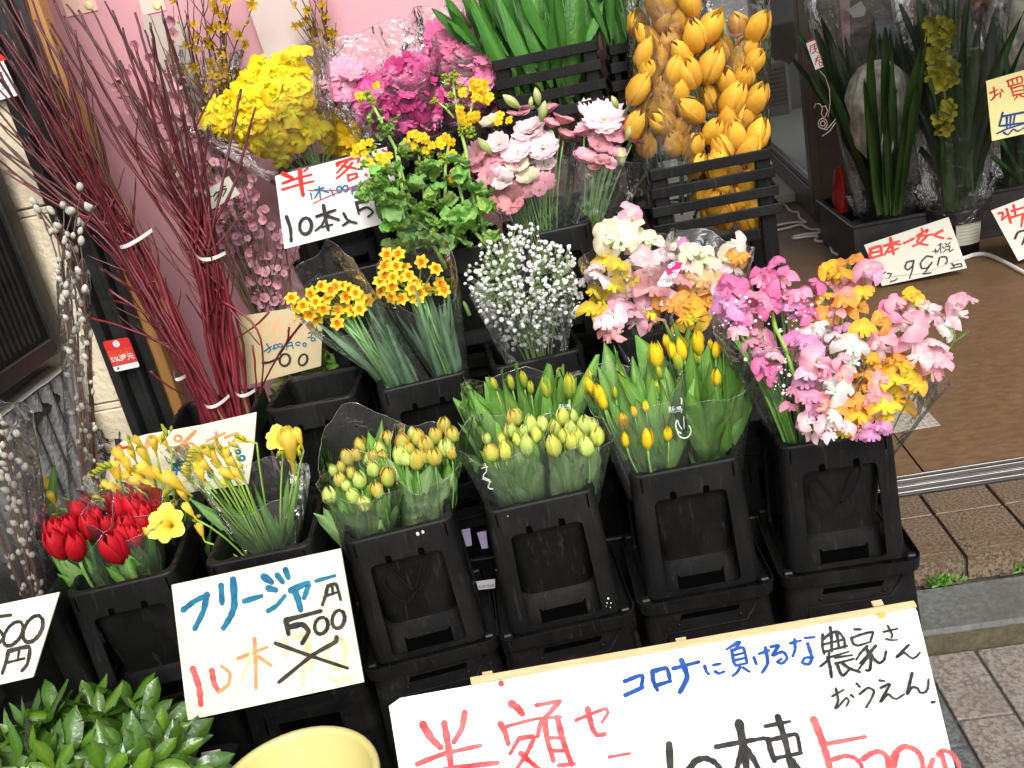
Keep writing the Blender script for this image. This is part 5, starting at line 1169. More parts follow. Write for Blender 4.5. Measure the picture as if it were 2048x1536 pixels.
lisi(t, f, [(1780, 685, 240, LPP, 'o'), (1700, 640, 150, LPP, 'o'), (1815, 625, 140, LPP, 'o'), (1960, 650, 170, LCR, 'c'), (1900, 715, 160, LP, 'o'), (1650, 770, 150, LP, 'c'), (1750, 850, 180, LP, 'o'), (1680, 920, 170, LP, 'c'), (1965, 810, 170, LP, 'c'), (1855, 900, 150, LP, 'c'), (1770, 940, 130, LDU, 'c'), (1700, 750, 160, LPP, 'o'), (1840, 790, 160, LP, 'o'), (1720, 980, 100, LDU, 'c'), (1810, 960, 110, LP, 'c')], 2.47, 2.58)
lbud(t, cE, [(1930, 770, 120, .7), (1880, 930, 120, 0), (1845, 605, 90, -.3)], 2.5)
fine_leaves(t, f, AT(1190, 380, 2.5), 22); sl(t, (1170, 465), (1222, 310), 2.49, 2.53, 38, 82, rise=.06, seed=27, mat=FILMD)

# ---- rape blossom ------------------------------------------------------------------------------------
def crinkle_mesh(seed):
    rr = random.Random(seed); ph = rr.uniform(0, 6)
    prof = [(0, .12), (.2, .55), (.45, 1.0), (.7, .95), (.9, .6), (1, .15)]
    def fn(u, v):
        s = v*2-1; w_ = interp(u, prof)*.42*(1+.12*math.sin(14*u+ph)+.08*math.sin(31*u))
        z = .06*math.sin(9*u+5*s+ph)*abs(s)+.05*math.sin(21*u+ph*2)*s+.045*mnoise.noise(V(u*9, s*6, seed*3.3))*2-.18*u*u+.10*abs(s)
        return V(s*w_, z+.25*u*u, u*.95)
    m = MB(); m.grid(fn, 14, 10, lambda u, v: mixc(mixc(C('a6c86a'), C('78aa50'), abs(v*2-1)*1.2), C('84b054'), .5+.5*mnoise.noise(V(u*8, v*8, seed)))); return m.mesh('leaf', LEAF)
CRINK = [crinkle_mesh(s) for s in range(5)]
def canola_floret():
    m = MB()
    for k in range(4):
        R = Matrix.Rotation(k*1.571, 3, 'Z'); m.grid(lambda u, v: R @ V(.05+.45*u, (v*2-1)*.26*math.sin(min(1, .2+u)*2.3), .05+.12*u-.18*u*u), 3, 3, lambda u, v: mixc(C('e9b412'), C('f6d62a'), u))
    m.ellipsoid((0, 0, .06), (.06, .06, .08), 4, 5, col=C('c9a52a')); return m.mesh('floret', PETAL)
CFL = canola_floret()
def budclump(seed):
    rr = random.Random(seed); m = MB()
    for _ in range(16):
        d = V(rr.gauss(0, 1), rr.gauss(0, 1), rr.gauss(.5, .8)).normalized(); m.ellipsoid(d*.30*rr.uniform(.6, 1), (.10, .10, .14), 4, 5, R=frame(d), col=mixc(C('7fa53c'), C('b4b93a'), rr.random()))
    return m.mesh('bud_cluster', PETAL)
BCL = [budclump(s) for s in range(3)]
t, f = bouquet('rape_blossom_bunch', 'yellow rape blossom stalks with crinkled green leaves in the third row', 'bouquet', (905, 490, 2.50), 'rape blossom')
YC = lambda y: 2.38+.10*(1400-y)/900
YX = lambda x, y: YC(y) if x > 610 else (2.27 if x < 520 else 2.27+(YC(y)-2.27)*(x-520)/90)
for st in ([(815, 1490), (700, 1300), (600, 1120), (560, 870), (490, 740), (430, 620), (395, 560)], [(1085, 1370), (1030, 1200), (990, 1050), (970, 880), (930, 720), (905, 560), (890, 440)], [(640, 1280), (560, 1130), (480, 990), (385, 870)], [(735, 1220), (710, 1050), (690, 850)], [(865, 1400), (850, 1180), (850, 980), (870, 850)], [(985, 800), (985, 720), (1010, 600)], [(900, 690), (850, 630), (790, 590)], [(640, 1150), (600, 1020), (575, 900)], [(1110, 1450), (1000, 1330), (960, 1200), (900, 980)]):
    pts_ = [AT(*cE(x, y), YX(x, y) if st[0] == (640, 1280) else YC(y)) for x, y in st]; n_ = len(pts_); m = MB()
    pts_ = [pts_[0]*(2/3)+f*(1/3)-V(0, 0, .06)]+pts_ if st[0][1] > 1000 else pts_
    m.tube(pts_, [.0062*(1-.55*i/len(pts_)) if len(st) > 3 else .003 for i in range(len(pts_))], 7, C('9fbf62')); m.build('stem', STEM, t)
for x, y, r_, n_ in [(1030, 550, 85, 14), (1040, 500, 50, 6), (980, 665, 65, 9), (690, 830, 75, 8), (750, 845, 45, 4), (865, 835, 55, 7), (350, 890, 45, 4), (380, 845, 30, 2), (480, 905, 40, 4), (480, 945, 40, 3), (390, 955, 40, 4), (885, 900, 25, 2), (450, 500, 15, 1), (1190, 690, 40, 3), (345, 560, 12, 1), (910, 1030, 30, 2)]:
    for _ in range(n_):
        a = U(0, 6.28); q = r_*math.sqrt(rnd.random()); p = AT(*cE(x+q*math.cos(a), y+q*math.sin(a)*.8), (YX(x, y) if y > 820 else YC(y))-.02+U(-.02, .01)); S = Lpx(p, 19)
        place('floret', CFL, MX(p, toward(p)+V(U(-.6, .6), U(-.5, .3), U(-.2, .8)), S, U(0, 6)), t, (U(.93, 1.04),)*3)
for x, y, s in [(390, 560, 90), (360, 590, 60), (430, 590, 60), (890, 450, 100), (860, 480, 60), (930, 500, 60), (905, 430, 60), (845, 450, 60), (980, 750, 110), (950, 720, 80), (1000, 780, 90), (940, 770, 70), (720, 890, 100), (680, 880, 80), (760, 900, 80), (850, 930, 90), (820, 910, 60), (790, 590, 60), (770, 600, 40), (430, 880, 90), (400, 900, 70), (450, 930, 70), (1010, 540, 70), (360, 900, 60), (420, 830, 60), (880, 560, 70), (700, 950, 60)]:
    p = AT(*cE(x, y), (YX(x, y) if y > 820 else YC(y))-.01); place('bud_cluster', rnd.choice(BCL), MX(p, V(U(-.3, .3), -.5, 1), Lpx(p, s/ZM), U(0, 6)), t, (U(.85, 1.1),)*3)
for x, y, s in [(640, 1340, 230), (760, 1320, 170), (560, 1150, 170), (430, 1150, 170), (620, 1200, 150), (530, 1290, 200), (650, 1080, 150), (780, 1000, 140), (900, 1050, 150), (950, 1300, 220), (1000, 1250, 170), (1100, 1220, 170), (1120, 1390, 140), (900, 1400, 200), (700, 1260, 150), (560, 1420, 150), (860, 1200, 160), (930, 960, 130), (720, 1000, 120), (520, 720, 90), (600, 900, 120), (470, 1080, 120), (1010, 1120, 150), (800, 1420, 160), (1050, 1300, 160), (460, 1010, 120), (880, 1300, 170), (700, 1400, 170), (620, 1440, 120), (480, 790, 90), (1080, 1120, 130), (790, 1130, 130), (740, 1180, 120), (550, 1000, 110), (450, 680, 60), (905, 610, 60), (440, 1100, 150), (500, 1160, 150), (390, 1130, 120), (520, 1220, 150), (480, 1020, 110), (560, 1260, 150), (400, 980, 80), (540, 1080, 120)]:
    for q in range(5):
        p = AT(*cE(x+U(-45, 45), y+U(-35, 35)), (YX(x, y) if y > 820 else YC(y))-.015+U(-.04, .03)); S = Lpx(p, s/ZM)*.80
        d = V(U(-1, 1), U(-1, -.1), U(-.5, .7)); place('leaf', rnd.choice(CRINK), MX(p-d.normalized()*S*.5, d, S, U(-1, 1)), t, tuple(c*U(.8, 1.15) for c in (1, 1, 1)))
for x, y, s in [(1240, 250, 170), (1180, 220, 150), (1220, 320, 150), (1120, 230, 130), (1270, 190, 120)]:
    p = AT(*cD(x, y), 2.43); d = V(U(-1, 1), -.7, U(-.6, .2)); S = Lpx(p, s/ZM)*.6; place('leaf', rnd.choice(CRINK), MX(p, d, S, U(-1, 1)), t, (.7, .75, .7))
m = MB(); m.tube([AT(*cD(1200, 300), 2.44), AT(*cD(1240, 420), 2.43), AT(*cD(1285, 530), 2.42)], .006, 7, C('8fb35a')); m.build('stem', STEM, t)

# ---- masses at the back: yellow and pink -----------------------------------------------------------------
def inpoly(x, y, P):
    c = False; j = len(P)-1
    for i in range(len(P)):
        if (P[i][1] > y) != (P[j][1] > y) and x < (P[j][0]-P[i][0])*(y-P[i][1])/(P[j][1]-P[i][1])+P[i][0]: c = not c
        j = i
    return c
def scatter(P, n, dmin):
    xs, ys = [p[0] for p in P], [p[1] for p in P]; out = []; tries = 0
    while len(out) < n and tries < 20000:
        tries += 1; x, y = U(min(xs), max(xs)), U(min(ys), max(ys))
        if inpoly(x, y, P) and all((x-a)**2+(y-b)**2 > dmin*dmin for a, b in out): out.append((x, y))
    return out
def mass(t, f, P, n, dmin, smin, smax, cols, Y, bulge, lib, stems=12):
    pts_ = scatter(P, n, dmin); cx = sum(p[0] for p in P)/len(P); cy = sum(p[1] for p in P)/len(P); R_ = max(math.hypot(p[0]-cx, p[1]-cy) for p in P)
    for i, (x, y) in enumerate(pts_):
        q = math.hypot(x-cx, y-cy)/R_; p = AT(x, y, Y-bulge*(1-q*q)+U(-.02, .03)); S = Lpx(p, U(smin, smax))
        z = toward(p)+(p-f).normalized()*.6+V(x-cx, 0, cy-y)*.004+V(U(-.5, .5), U(-.3, .3), U(-.4, .4)); g = U(.88, 1.06); c = rnd.choice(cols)
        place('blossom', rnd.choice(lib), MX(p, z, S, U(0, 6)), t, tuple(min(1, k*g) for k in c))
    for _ in range(stems):
        x, y = rnd.choice(pts_); p = AT(x, y, Y+.02); m = MB(); m.tube(bez(f+V(U(-.03, .03), U(-.03, .03), -.1), f*.5+p*.5+V(0, .02, 0), p, 5), .0022, 5, C('6f9050')); m.build('stem', STEM, t)
t, f = bouquet('sweet_pea_bouquet', 'big bright yellow sweet pea bunch in clear sleeve above the half price card', 'bouquet', (640, 350, 2.66), 'back row bouquets')
mass(t, f, [(516, 122), (570, 116), (606, 130), (612, 170), (622, 240), (600, 280), (560, 288), (528, 300), (490, 284), (446, 262), (420, 240), (420, 218), (446, 196), (486, 168)], 190, 9, 32, 47, [C('f8dc28'), C('fae63e'), C('f5d41c')], 2.64, .08, SPEA)
for x, y, s in ((600, 105, 40), (585, 118, 36), (565, 310, 46), (560, 322, 40), (640, 265, 44), (418, 245, 46)):
    p = AT(x, y, 2.6); sweetpea(t, p, Lpx(p, s), C('f9de3a'), toward(p))
for k in range(10):
    p = AT(U(580, 660), U(200, 300), 2.68); m = MB(); m.tube(bez(f, f*.5+p*.5+V(.02, 0, 0), p, 4), .0026, 5, C('6f9a4a')); m.build('stem', STEM, t)
sl(t, (640, 372), (515, 175), 2.63, 2.64, 34, 172, rise=.16, seed=28, wr=.03, depth=.55)
t, f = bouquet('sweet_pea_bouquet', 'small yellow sweet peas peeking out behind the half price card', 'bouquet', (690, 330, 2.70), 'back row bouquets')
mass(t, f, [(640, 240), (690, 225), (710, 280), (700, 310), (660, 300)], 16, 14, 36, 50, [C('e9c51c'), C('efd22e')], 2.70, .03, SPEA+STOCK, 4)
t, f = bouquet('sweet_pea_bouquet', 'deep pink ruffled bunch in shiny crinkled film, left of the two pink ones', 'bouquet', (830, 300, 2.68), 'back row bouquets')
mass(t, f, [(748, 150), (795, 128), (850, 104), (872, 140), (870, 255), (840, 270), (795, 258), (730, 236), (712, 210), (712, 186)], 165, 10, 31, 45, [C('dc5e9c'), C('d04c8c'), C('e684b0'), C('c23f80'), C('e070a6')], 2.66, .09, SPEA+STOCK[:2])
mass(t, f, [(660, 140), (740, 130), (740, 175), (690, 190), (655, 165)], 12, 20, 45, 60, [C('ec9fc0'), C('f0b4cc')], 2.68, .02, STOCK, 2)
sl(t, (832, 318), (752, 120), 2.66, 2.65, 50, 138, rise=.26, seed=29, mat=FILMR, wr=.07, depth=.6)
t, f = bouquet('sweet_pea_bouquet', 'pink ruffled bunch beside the slatted crate of green leaves', 'bouquet', (930, 250, 2.72), 'back row bouquets')
mass(t, f, [(870, 60), (930, 55), (970, 80), (982, 150), (975, 200), (930, 190), (895, 150)], 40, 15, 44, 64, [C('e98ab0'), C('ec9cbc'), C('e070a4')], 2.70, .06, STOCK)
mass(t, f, [(890, 150), (975, 200), (960, 235), (900, 240)], 14, 15, 40, 55, [C('d9609c'), C('c44f94')], 2.72, .03, STOCK, 3)
sl(t, (930, 262), (900, 60), 2.70, 2.70, 46, 100, rise=.22, seed=30, mat=FILMR, wr=.05)

# ---- bagged yellow tulips ------------------------------------------------------------------------------------
def tulip_bag(label, cx_, w_, ytop, ybot, lst, Y, seed):
    t, f = bouquet('bagged_tulips', label, 'bouquet', (cx_, ybot-20, Y), 'bagged yellow tulips')
    for x, y, s in lst:
        p = AT(x, y, Y-.03+U(-.035, .02)); L = Lpx(p, s)
        ax = (V(U(-.5, .5), -.55+U(-.2, .2), U(.55, 1.0))).normalized()
        o = tulip(t, p, ax, L*1.02, p-ax*L-V(0, -.02, .03), 'gold', stem=False, fat=.98)
    for _ in range(16):
        m = MB(); p = AT(cx_+U(-w_*.7, w_*.7), U(ytop+30, ybot), Y+.05+U(0, .02)); m.tube(bez(p-V(U(-.02, .02), 0, .14), p-V(0, .0, .06), p, 4), .0035, 6, C('5f8f3c')); m.build('stem', STEM, t)
    b, tp = AT(cx_-2, ybot, Y), AT(cx_, ytop, Y)
    sleeve(t, b-V(0, 0, .10), Lpx(b, w_*.95), tp, Lpx(tp, w_*1.05), depth=.78, rise=.04, seed=seed, mat=FILMD, wr=.025, n=44, nu=14)
def grid_bag(x0, x1, y0, y1, dx, dy, s):
    out = []; r_ = 0; y = y0
    while y < y1:
        x = x0+(dx/2 if r_ % 2 else 0)
        while x <= x1: out.append((x+U(-9, 9), y+U(-9, 9), s*U(.88, 1.12))); x += dx
        y += dy; r_ += 1
    return out
tulip_bag('clear dotted bag of golden yellow tulips, left of two in the slatted crate', 1330, 76, -60, 330, grid_bag(1283, 1400, -30, 315, 40, 35, 76), 2.53, 31)
tulip_bag('clear dotted bag of golden yellow tulips, right of two in the slatted crate', 1470, 66, -10, 300, grid_bag(1430, 1522, 55, 455, 40, 35, 76)+grid_bag(1395, 1450, 330, 450, 36, 34, 72), 2.55, 32)

# ---- broad green leaves in the back crate -----------------------------------------------------------------------
t = thing('lily_stem_bunch', 'broad green lily leaves standing in the black slatted crate', 'plant', AT(1090, 170, 2.70), None)
for k in range(64):
    bx, by = U(1010, 1175), U(110, 230); b = AT(bx, by, 2.68+U(-.06, .08)); tip = b+V(U(-.10, .10)+(bx-1090)*.0006, U(-.10, .06), U(.14, .34))
    leaf(t, b, tip, U(.75, 1.25), LILYL, color=(.75, .85, .7))
for k in range(7):
    b = AT(1010+28*k, 190, 2.70+U(-.03, .03)); m = MB(); m.tube([b-V(0, 0, .2), b+V(.01, 0, .2), b+V(U(-.03, .03), 0, .5)], .006, 7, C('6f9a48')); m.build('stem', STEM, t)
for a, b in (((985, 160), (880, 20)), ((1000, 120), (905, 25)), ((960, 100), (870, 12)), ((1000, 90), (930, -10))):
    leaf(t, AT(*a, 2.66), AT(*b, 2.60), 1.3, LILYL, color=(.7, .8, .68))
t = thing('lily_stem_bunch', 'green leafy stems in the narrow slatted crate beside bagged tulips', 'plant', AT(1240, 120, 2.7), None)
for k in range(20):
    b = AT(U(1215, 1262), U(70, 150), 2.70+U(-.04, .05)); leaf(t, b, b+V(U(-.06, .06), U(-.05, .04), U(.15, .3)), U(.5, .9), LILYL, color=(.5, .6, .5))
# ================================================================ BRANCHES
TWC = C('74202a'); TWD = C('4a1a20'); TWT = C('6d5048')
def twig(t, pts, r0, r1, c0=None, c1=None, nodes=.075, name='twig', jag=.004, n=6, parent_mesh=None):
    """tapered twig with swollen nodes through world points"""
    P_ = [Vector(p) for p in pts]; seg = []
    L = [0.0]
    for a, b in zip(P_, P_[1:]): L.append(L[-1]+(b-a).length)
    T_ = L[-1]; k = max(8, int(T_/(nodes/3)))
    off = U(0, nodes); rs = []; cs = []
    for i in range(k+1):
        s = T_*i/k; j = max(q for q in range(len(L)-1) if L[q] <= s+1e-9); u = (s-L[j])/max(1e-6, L[j+1]-L[j])
        p0 = P_[max(0, j-1)]; p1 = P_[j]; p2 = P_[j+1]; p3 = P_[min(len(P_)-1, j+2)]
        p = .5*((2*p1)+(p2-p0)*u+(2*p0-5*p1+4*p2-p3)*u*u+(3*p1-p0-3*p2+p3)*u**3)
        ph = ((s+off) % nodes)/nodes; bump = 1.34 if ph < .30 and i % 3 == 0 else 1.0
        seg.append(p+V(U(-1, 1), U(-1, 1), 0)*jag*.25); rs.append((r0+(r1-r0)*i/k)*bump)
        c = mixc(c0 or TWC, c1 or TWD, (i/k)**1.5); cs.append(tuple(x*(.6 if bump > 1 else 1.0)*U(.94, 1.06) for x in c))
    m = parent_mesh or MB(); m.tube(seg, rs, n, cs)
    if parent_mesh is None: return m.build(name, BARK, t), seg
    return None, seg
def twig_bundle(label, Yb, base, tie, tiew, tips, seed, ties, bent):
    t = thing('red_twig_bundle', label, 'twig bundle', AT(*base, Yb)-V(0, 0, .12), 'red dogwood twig bundles')
    for i, (tx, ty, Yt) in enumerate(tips):
        q = i/(len(tips)-1)
        b = AT(base[0]+U(-26, 26), base[1]+U(-6, 6), Yb+U(-.03, .03)); k = AT(tie[0]+(U(-1, 1))*tiew, tie[1]+U(-4, 4), Yb+bent*.4+U(-.035, .035))
        e = AT(tx, ty, Yt+U(-.05, .05)); mid = k*.5+e*.5+V(U(-.025, .025), U(-.02, .02), U(-.01, .01))
        mb = MB(); g = U(.7, 1.15); c0, c1 = (tuple(x*g for x in TWC), tuple(x*g for x in TWD))
        if rnd.random() < .12: c0 = C('7a5c3c')
        r_ = U(.0042, .0068)
        _, seg = twig(t, [b-V(0, 0, .16), b, b*.5+k*.5+V(U(-.02, .02), U(-.02, .02), 0), k, mid, e], r_, U(.0022, .0033), c0, c1, parent_mesh=mb)
        for _ in range(rnd.randint(1, 3)):            # side shoots
            s = seg[int(len(seg)*U(.35, .8))]; d = (e-k).normalized()*U(.08, .2)+V(U(-.08, .08), U(-.05, .03), U(-.02, .05))
            twig(t, [s, s+d*.5+V(U(-.01, .01), 0, -.008), s+d], .0026, .0014, c0, c1, .05, parent_mesh=mb)
        mb.build('twig', BARK, t, (U(.85, 1.1),)*3)
    for (x0, y0), (x1, y1), sag in ties:
        a, b = AT(x0, y0, Yb-.045), AT(x1, y1, Yb-.04); c = (a+b)/2+V(0, -.03, -sag)
        m = MB(); pth = bez(a+V(0, .05, .012), c, b+V(0, .05, .006), 12)
        m.grid(lambda u, v: pth[int(round(u*12))]+V(0, -.001, .0045*(v*2-1)), 12, 1); m.build('white_tie', WHITEP, t)
    return t
tl = [(-30, 20), (-10, -20), (5, 15), (20, 120), (-20, 130), (-25, 225), (-12, 288), (-30, 90), (38, 20), (45, -20), (66, 45), (-20, 160), (-25, 60), (40, 130), (75, 80), (100, 60), (-30, 190), (10, 60), (0, 210), (-28, 250), (60, -10), (85, 120), (25, 80), (-20, 40), (110, 150), (-35, 270), (55, 160), (130, 110), (75, 200), (15, -10), (-15, 100), (90, 190)]
tb1 = twig_bundle('bundle of red twigs leaning left over the black frame, white ties, left of two', 2.27, (432, 842), (258, 492), 36, [(x, y, 2.30+U(-.05, .05)) for x, y in tl[:32]+[(150, 60), (-25, 300), (30, 170), (115, 90), (-10, 330), (70, 150)]], 1,
            [((222, 512), (290, 474), .004), ((338, 764), (364, 766), 0), ((392, 822), (448, 810), .012)], .05)
tr = [(108, 0), (133, 8), (156, 20), (185, 20), (210, 2), (95, 38), (128, 32), (70, 40), (245, 55), (270, 25), (322, 12), (300, 45), (325, 30), (365, 215), (482, 178), (510, 215), (250, 165), (225, 20), (180, 120), (290, 140), (330, 120), (310, 200), (345, 260), (380, 300), (240, 120), (205, 60), (160, 90), (290, 60), (420, 250), (320, 180), (270, 200)]
tb2 = twig_bundle('bundle of red twigs before the pink backdrop, white ties, right of two', 2.30, (478, 836), (412, 525), 30, [(x, y, 2.36+U(-.05, .05)) for x, y in tr], 2,
            [((380, 526), (440, 520), .004), ((458, 798), (504, 796), .002)], .05)
for t, pts in ((tb1, [((180, 636), 2.30), ((250, 655), 2.27), ((330, 690), 2.26), ((390, 740), 2.27)]), (tb1, [((218, 580), 2.28), ((260, 608), 2.27), ((330, 650), 2.27)]), (tb1, [((228, 602), 2.29), ((270, 615), 2.27), ((340, 660), 2.27)]), (tb1, [((300, 742), 2.25), ((330, 768), 2.26), ((370, 790), 2.28)]),
               (tb2, [((606, 644), 2.22), ((570, 690), 2.25), ((536, 748), 2.28), ((500, 830), 2.32)]), (tb2, [((538, 624), 2.26), ((515, 648), 2.27), ((480, 672), 2.29), ((450, 690), 2.31)]), (tb2, [((578, 655), 2.24), ((575, 680), 2.25), ((560, 710), 2.26)]), (tb2, [((440, 600), 2.3), ((500, 640), 2.27), ((524, 690), 2.26), ((522, 780), 2.28), ((500, 860), 2.3)]), (tb2, [((455, 610), 2.3), ((510, 680), 2.26), ((520, 690), 2.26)]), (tb2, [((505, 690), 2.3), ((512, 760), 2.3), ((508, 860), 2.32)])):
    twig(t, [AT(*p, Y) for p, Y in pts], .0034, .0016)

# pussy willow -------------------------------------------------------------------
cW = lambda x, y: (x*220/545, 380+y*620/1536)
def catkin_mesh(seed):
    m = MB(); rr = random.Random(seed)
    m.grid(lambda u, v: V(.30*math.sin(math.pi*(u*.94+.03))**.75*math.cos(6.283*v), .30*math.sin(math.pi*(u*.94+.03))**.75*math.sin(6.283*v), u), 7, 8, lambda u, v: mixc(C('a9a594'), C('d6d3c4'), u*1.3))
    m.ellipsoid((0, 0, .06), (.20, .20, .12), 4, 6, col=C('5d4530')); return m.mesh('catkin', FUZZ)
CATK = [catkin_mesh(s) for s in range(3)]
def willow(label, foot, tips, Y0, Y1, dens, sleeve_args, cat_px, skip=None):
    t, f = bouquet('pussy_willow_bunch', label, 'branches', foot, 'pussy willow bunches')
    for tx, ty in tips:
        e = AT(tx, ty, Y1+U(-.04, .04)); b = f+V(U(-.02, .02), U(-.02, .02), -.1); tp_ = AT(sleeve_args[0][1][0]+U(-1, 1)*sleeve_args[0][5]*.75, sleeve_args[0][1][1]+10, sleeve_args[0][3]+U(-.03, .03)); mid = b*.45+tp_*.55+V(U(-.008, .008), U(-.01, .01), 0)
        o, seg = twig(t, [b, mid, tp_, e], .0036, .0016, C('6a4636'), C('4c2f2a'), .05)
        d = (e-b).normalized(); n_ = int((e-b).length/dens); sgn = 1
        for i in range(n_):
            u = (i+U(.2, .8))/n_
            if u < .12: continue
            p = seg[min(len(seg)-1, int(u*len(seg)))]; sgn = -sgn; L = Lpx(p, cat_px)*U(.8, 1.15)*(1.0 if u > .55 else .82)
            ax = (d+V(sgn*U(.2, .7), U(-.9, .2), U(-.1, .2))).normalized()
            place('catkin', rnd.choice(CATK), MX(p+ax*.003, ax, (L*1.08, L*1.08, L*1.05), U(0, 6)), o, (U(.92, 1.04),)*3)
    sl(t, *sleeve_args[0], **sleeve_args[1]); return t
willow('upright pussy willow bunch in a narrow clear sleeve before the concrete block', (166, 1010, 1.92), [(164, 365), (110, 428), (72, 405), (128, 410), (145, 425), (188, 420), (192, 410), (68, 412), (158, 430), (84, 430), (150, 410), (112, 432)], 1.9, 1.95, .050, (((165, 1010), (146, 540), 1.90, 1.93, 24, 32), dict(rise=.015, seed=33, depth=.8, mat=FILM2, wr=.04)), 19)
willow('pussy willow bunch in a clear sleeve at the left picture edge', (60, 1205, 1.70), [(-40, 780), (-20, 800), (-60, 860), (-10, 850), (-80, 820), (-30, 900), (-55, 760), (-5, 890), (-90, 900), (5, 960), (-70, 960)], 1.70, 1.78, .036, (((55, 1205), (-30, 850), 1.68, 1.76, 62, 92), dict(rise=.1, seed=34, mat=FILM2)), 20)

# blossom twigs and forsythia on the pink sheet -----------------------------------------
def five_petal(cols, cup=.12, wd=.30, yellow_c=None):
    m = MB()
    for k in range(5):
        R = Matrix.Rotation(k*1.2566, 3, 'Z')
        m.grid(lambda u, v: R @ V(.05+.45*u, (v*2-1)*wd*math.sin(min(1, .2+u*.85)*2.6), cup*u+.05*(v*2-1)**2), 3, 3, lambda u, v: mixc(cols[1], cols[0], u))
    m.ellipsoid((0, 0, .07), (.08, .08, .07), 4, 5, col=yellow_c or C('c98a5a')); return m.mesh('blossom', PETAL)
PEACH = [five_petal((C('eec6ce'), C('e09aac'))), five_petal((C('e6aebb'), C('d98aa0')), .3)]
FORS = [five_petal((C('d9b21a'), C('c79a12')), .25, .16), five_petal((C('e3c026'), C('c9a012')), .05, .18)]
def blossom_branch(name, label, foot, tips, Y0, Y1, lib, size_px, nbl, c0, cat='branches', group=None, spread=18, budcol=None, r0=.005, rng=(.35, .97)):
    t = thing(name, label, cat, AT(*foot, Y0)-V(0, 0, .1), group); f = AT(*foot, Y0)
    for tx, ty in tips:
        e = AT(tx, ty, Y1+U(-.04, .04)); b = f+V(U(-.02, .02), U(-.01, .01), -.1); mid = b*.5+e*.5+V(U(-.03, .03), U(-.02, .02), 0)
        mb = MB(); _, seg = twig(t, [b, mid, e], r0, .0014, c0, tuple(x*.8 for x in c0), .05, parent_mesh=mb); n_ = len(seg)
        ends = list(seg[int(n_*rng[0]):])
        for q in range(4):
            s = seg[int(n_*U(.35, .85))]; d = (e-b).normalized()*U(.06, .16)+V(U(-.08, .08), U(-.04, .03), U(-.02, .03)); _, s2 = twig(t, [s, s+d*.5+V(0, 0, -.006), s+d], .0018, .0009, c0, c0, .03, parent_mesh=mb, n=4); ends += s2[2:]
        mb.build('branch', BARK, t)
        for q in range(nbl):
            p = rnd.choice(ends)+V(U(-1, 1), U(-1, .3), U(-1, 1))*.006; S = Lpx(p, size_px)*U(.7, 1.1)
            if p.z < CAM_H-3: continue
            if budcol and rnd.random() < budcol[1]: place('bud', rnd.choice((GBUD, YBUD)) if budcol[0] is None else budcol[0], MX(p, V(U(-1, 1), U(-1, 0), U(-.2, 1)), S*.6), t, (U(.7, 1),)*3)
            else: place('blossom', rnd.choice(lib), MX(p, V(U(-.9, .9), -1, U(-.5, .8)), S, U(0, 6)), t, (U(.55, .95),)*3)
    return t
BRN = C('6d5640'); DBR = C('4a3628')
PBUD = bud_mesh(C('8a5a4a'), C('d99aa8'))
blossom_branch('peach_blossom_branches', 'pale pink blossom branches rising behind the red twigs', (520, 620, ), [(210, 120), (245, 70), (300, 30), (340, 90), (270, 95), (395, 60), (330, 150), (400, 180), (360, 210), (240, 160), (300, 120)], 2.58, 2.72, PEACH, 24, 18, BRN, group='blossom branches', budcol=(PBUD, .35))
blossom_branch('peach_blossom_branches', 'dusky pink low blossom branches right of the red twigs below the small name card', (560, 660), [(430, 330), (450, 400), (480, 360), (500, 430), (520, 380), (470, 460), (540, 450), (560, 420), (500, 330)], 2.45, 2.55, PEACH, 19, 22, C('54392e'), group='blossom branches', budcol=(PBUD, .35), rng=(.15, .98))
blossom_branch('forsythia_branches', 'yellow forsythia branches on pink backdrop, left clump', (430, 250), [(350, -10), (370, 20), (400, -20), (430, -10), (455, 20), (480, 60), (490, 95), (340, 70), (380, 60), (410, 40), (440, 50)], 2.74, 2.76, FORS, 24, 8, DBR, group='forsythia clumps', budcol=(YBUD, .2), rng=(.3, .98))
blossom_branch('forsythia_branches', 'yellow forsythia branches on pink backdrop, small right clump beside the pink bunches', (640, 190), [(600, -10), (620, 20), (640, 0), (655, 20), (670, 60), (650, 60), (630, 50)], 2.74, 2.76, FORS, 22, 8, DBR, group='forsythia clumps', budcol=(YBUD, .2), rng=(.3, .98))
t = thing('clear_sleeve', 'empty looking clear sleeve around the left forsythia clump', 'sleeve', AT(430, 230, 2.72)); b = AT(432, 300, 2.72); sleeve(t, b, .03, AT(410, 110, 2.72), .10, seed=40, mat=FILMR)

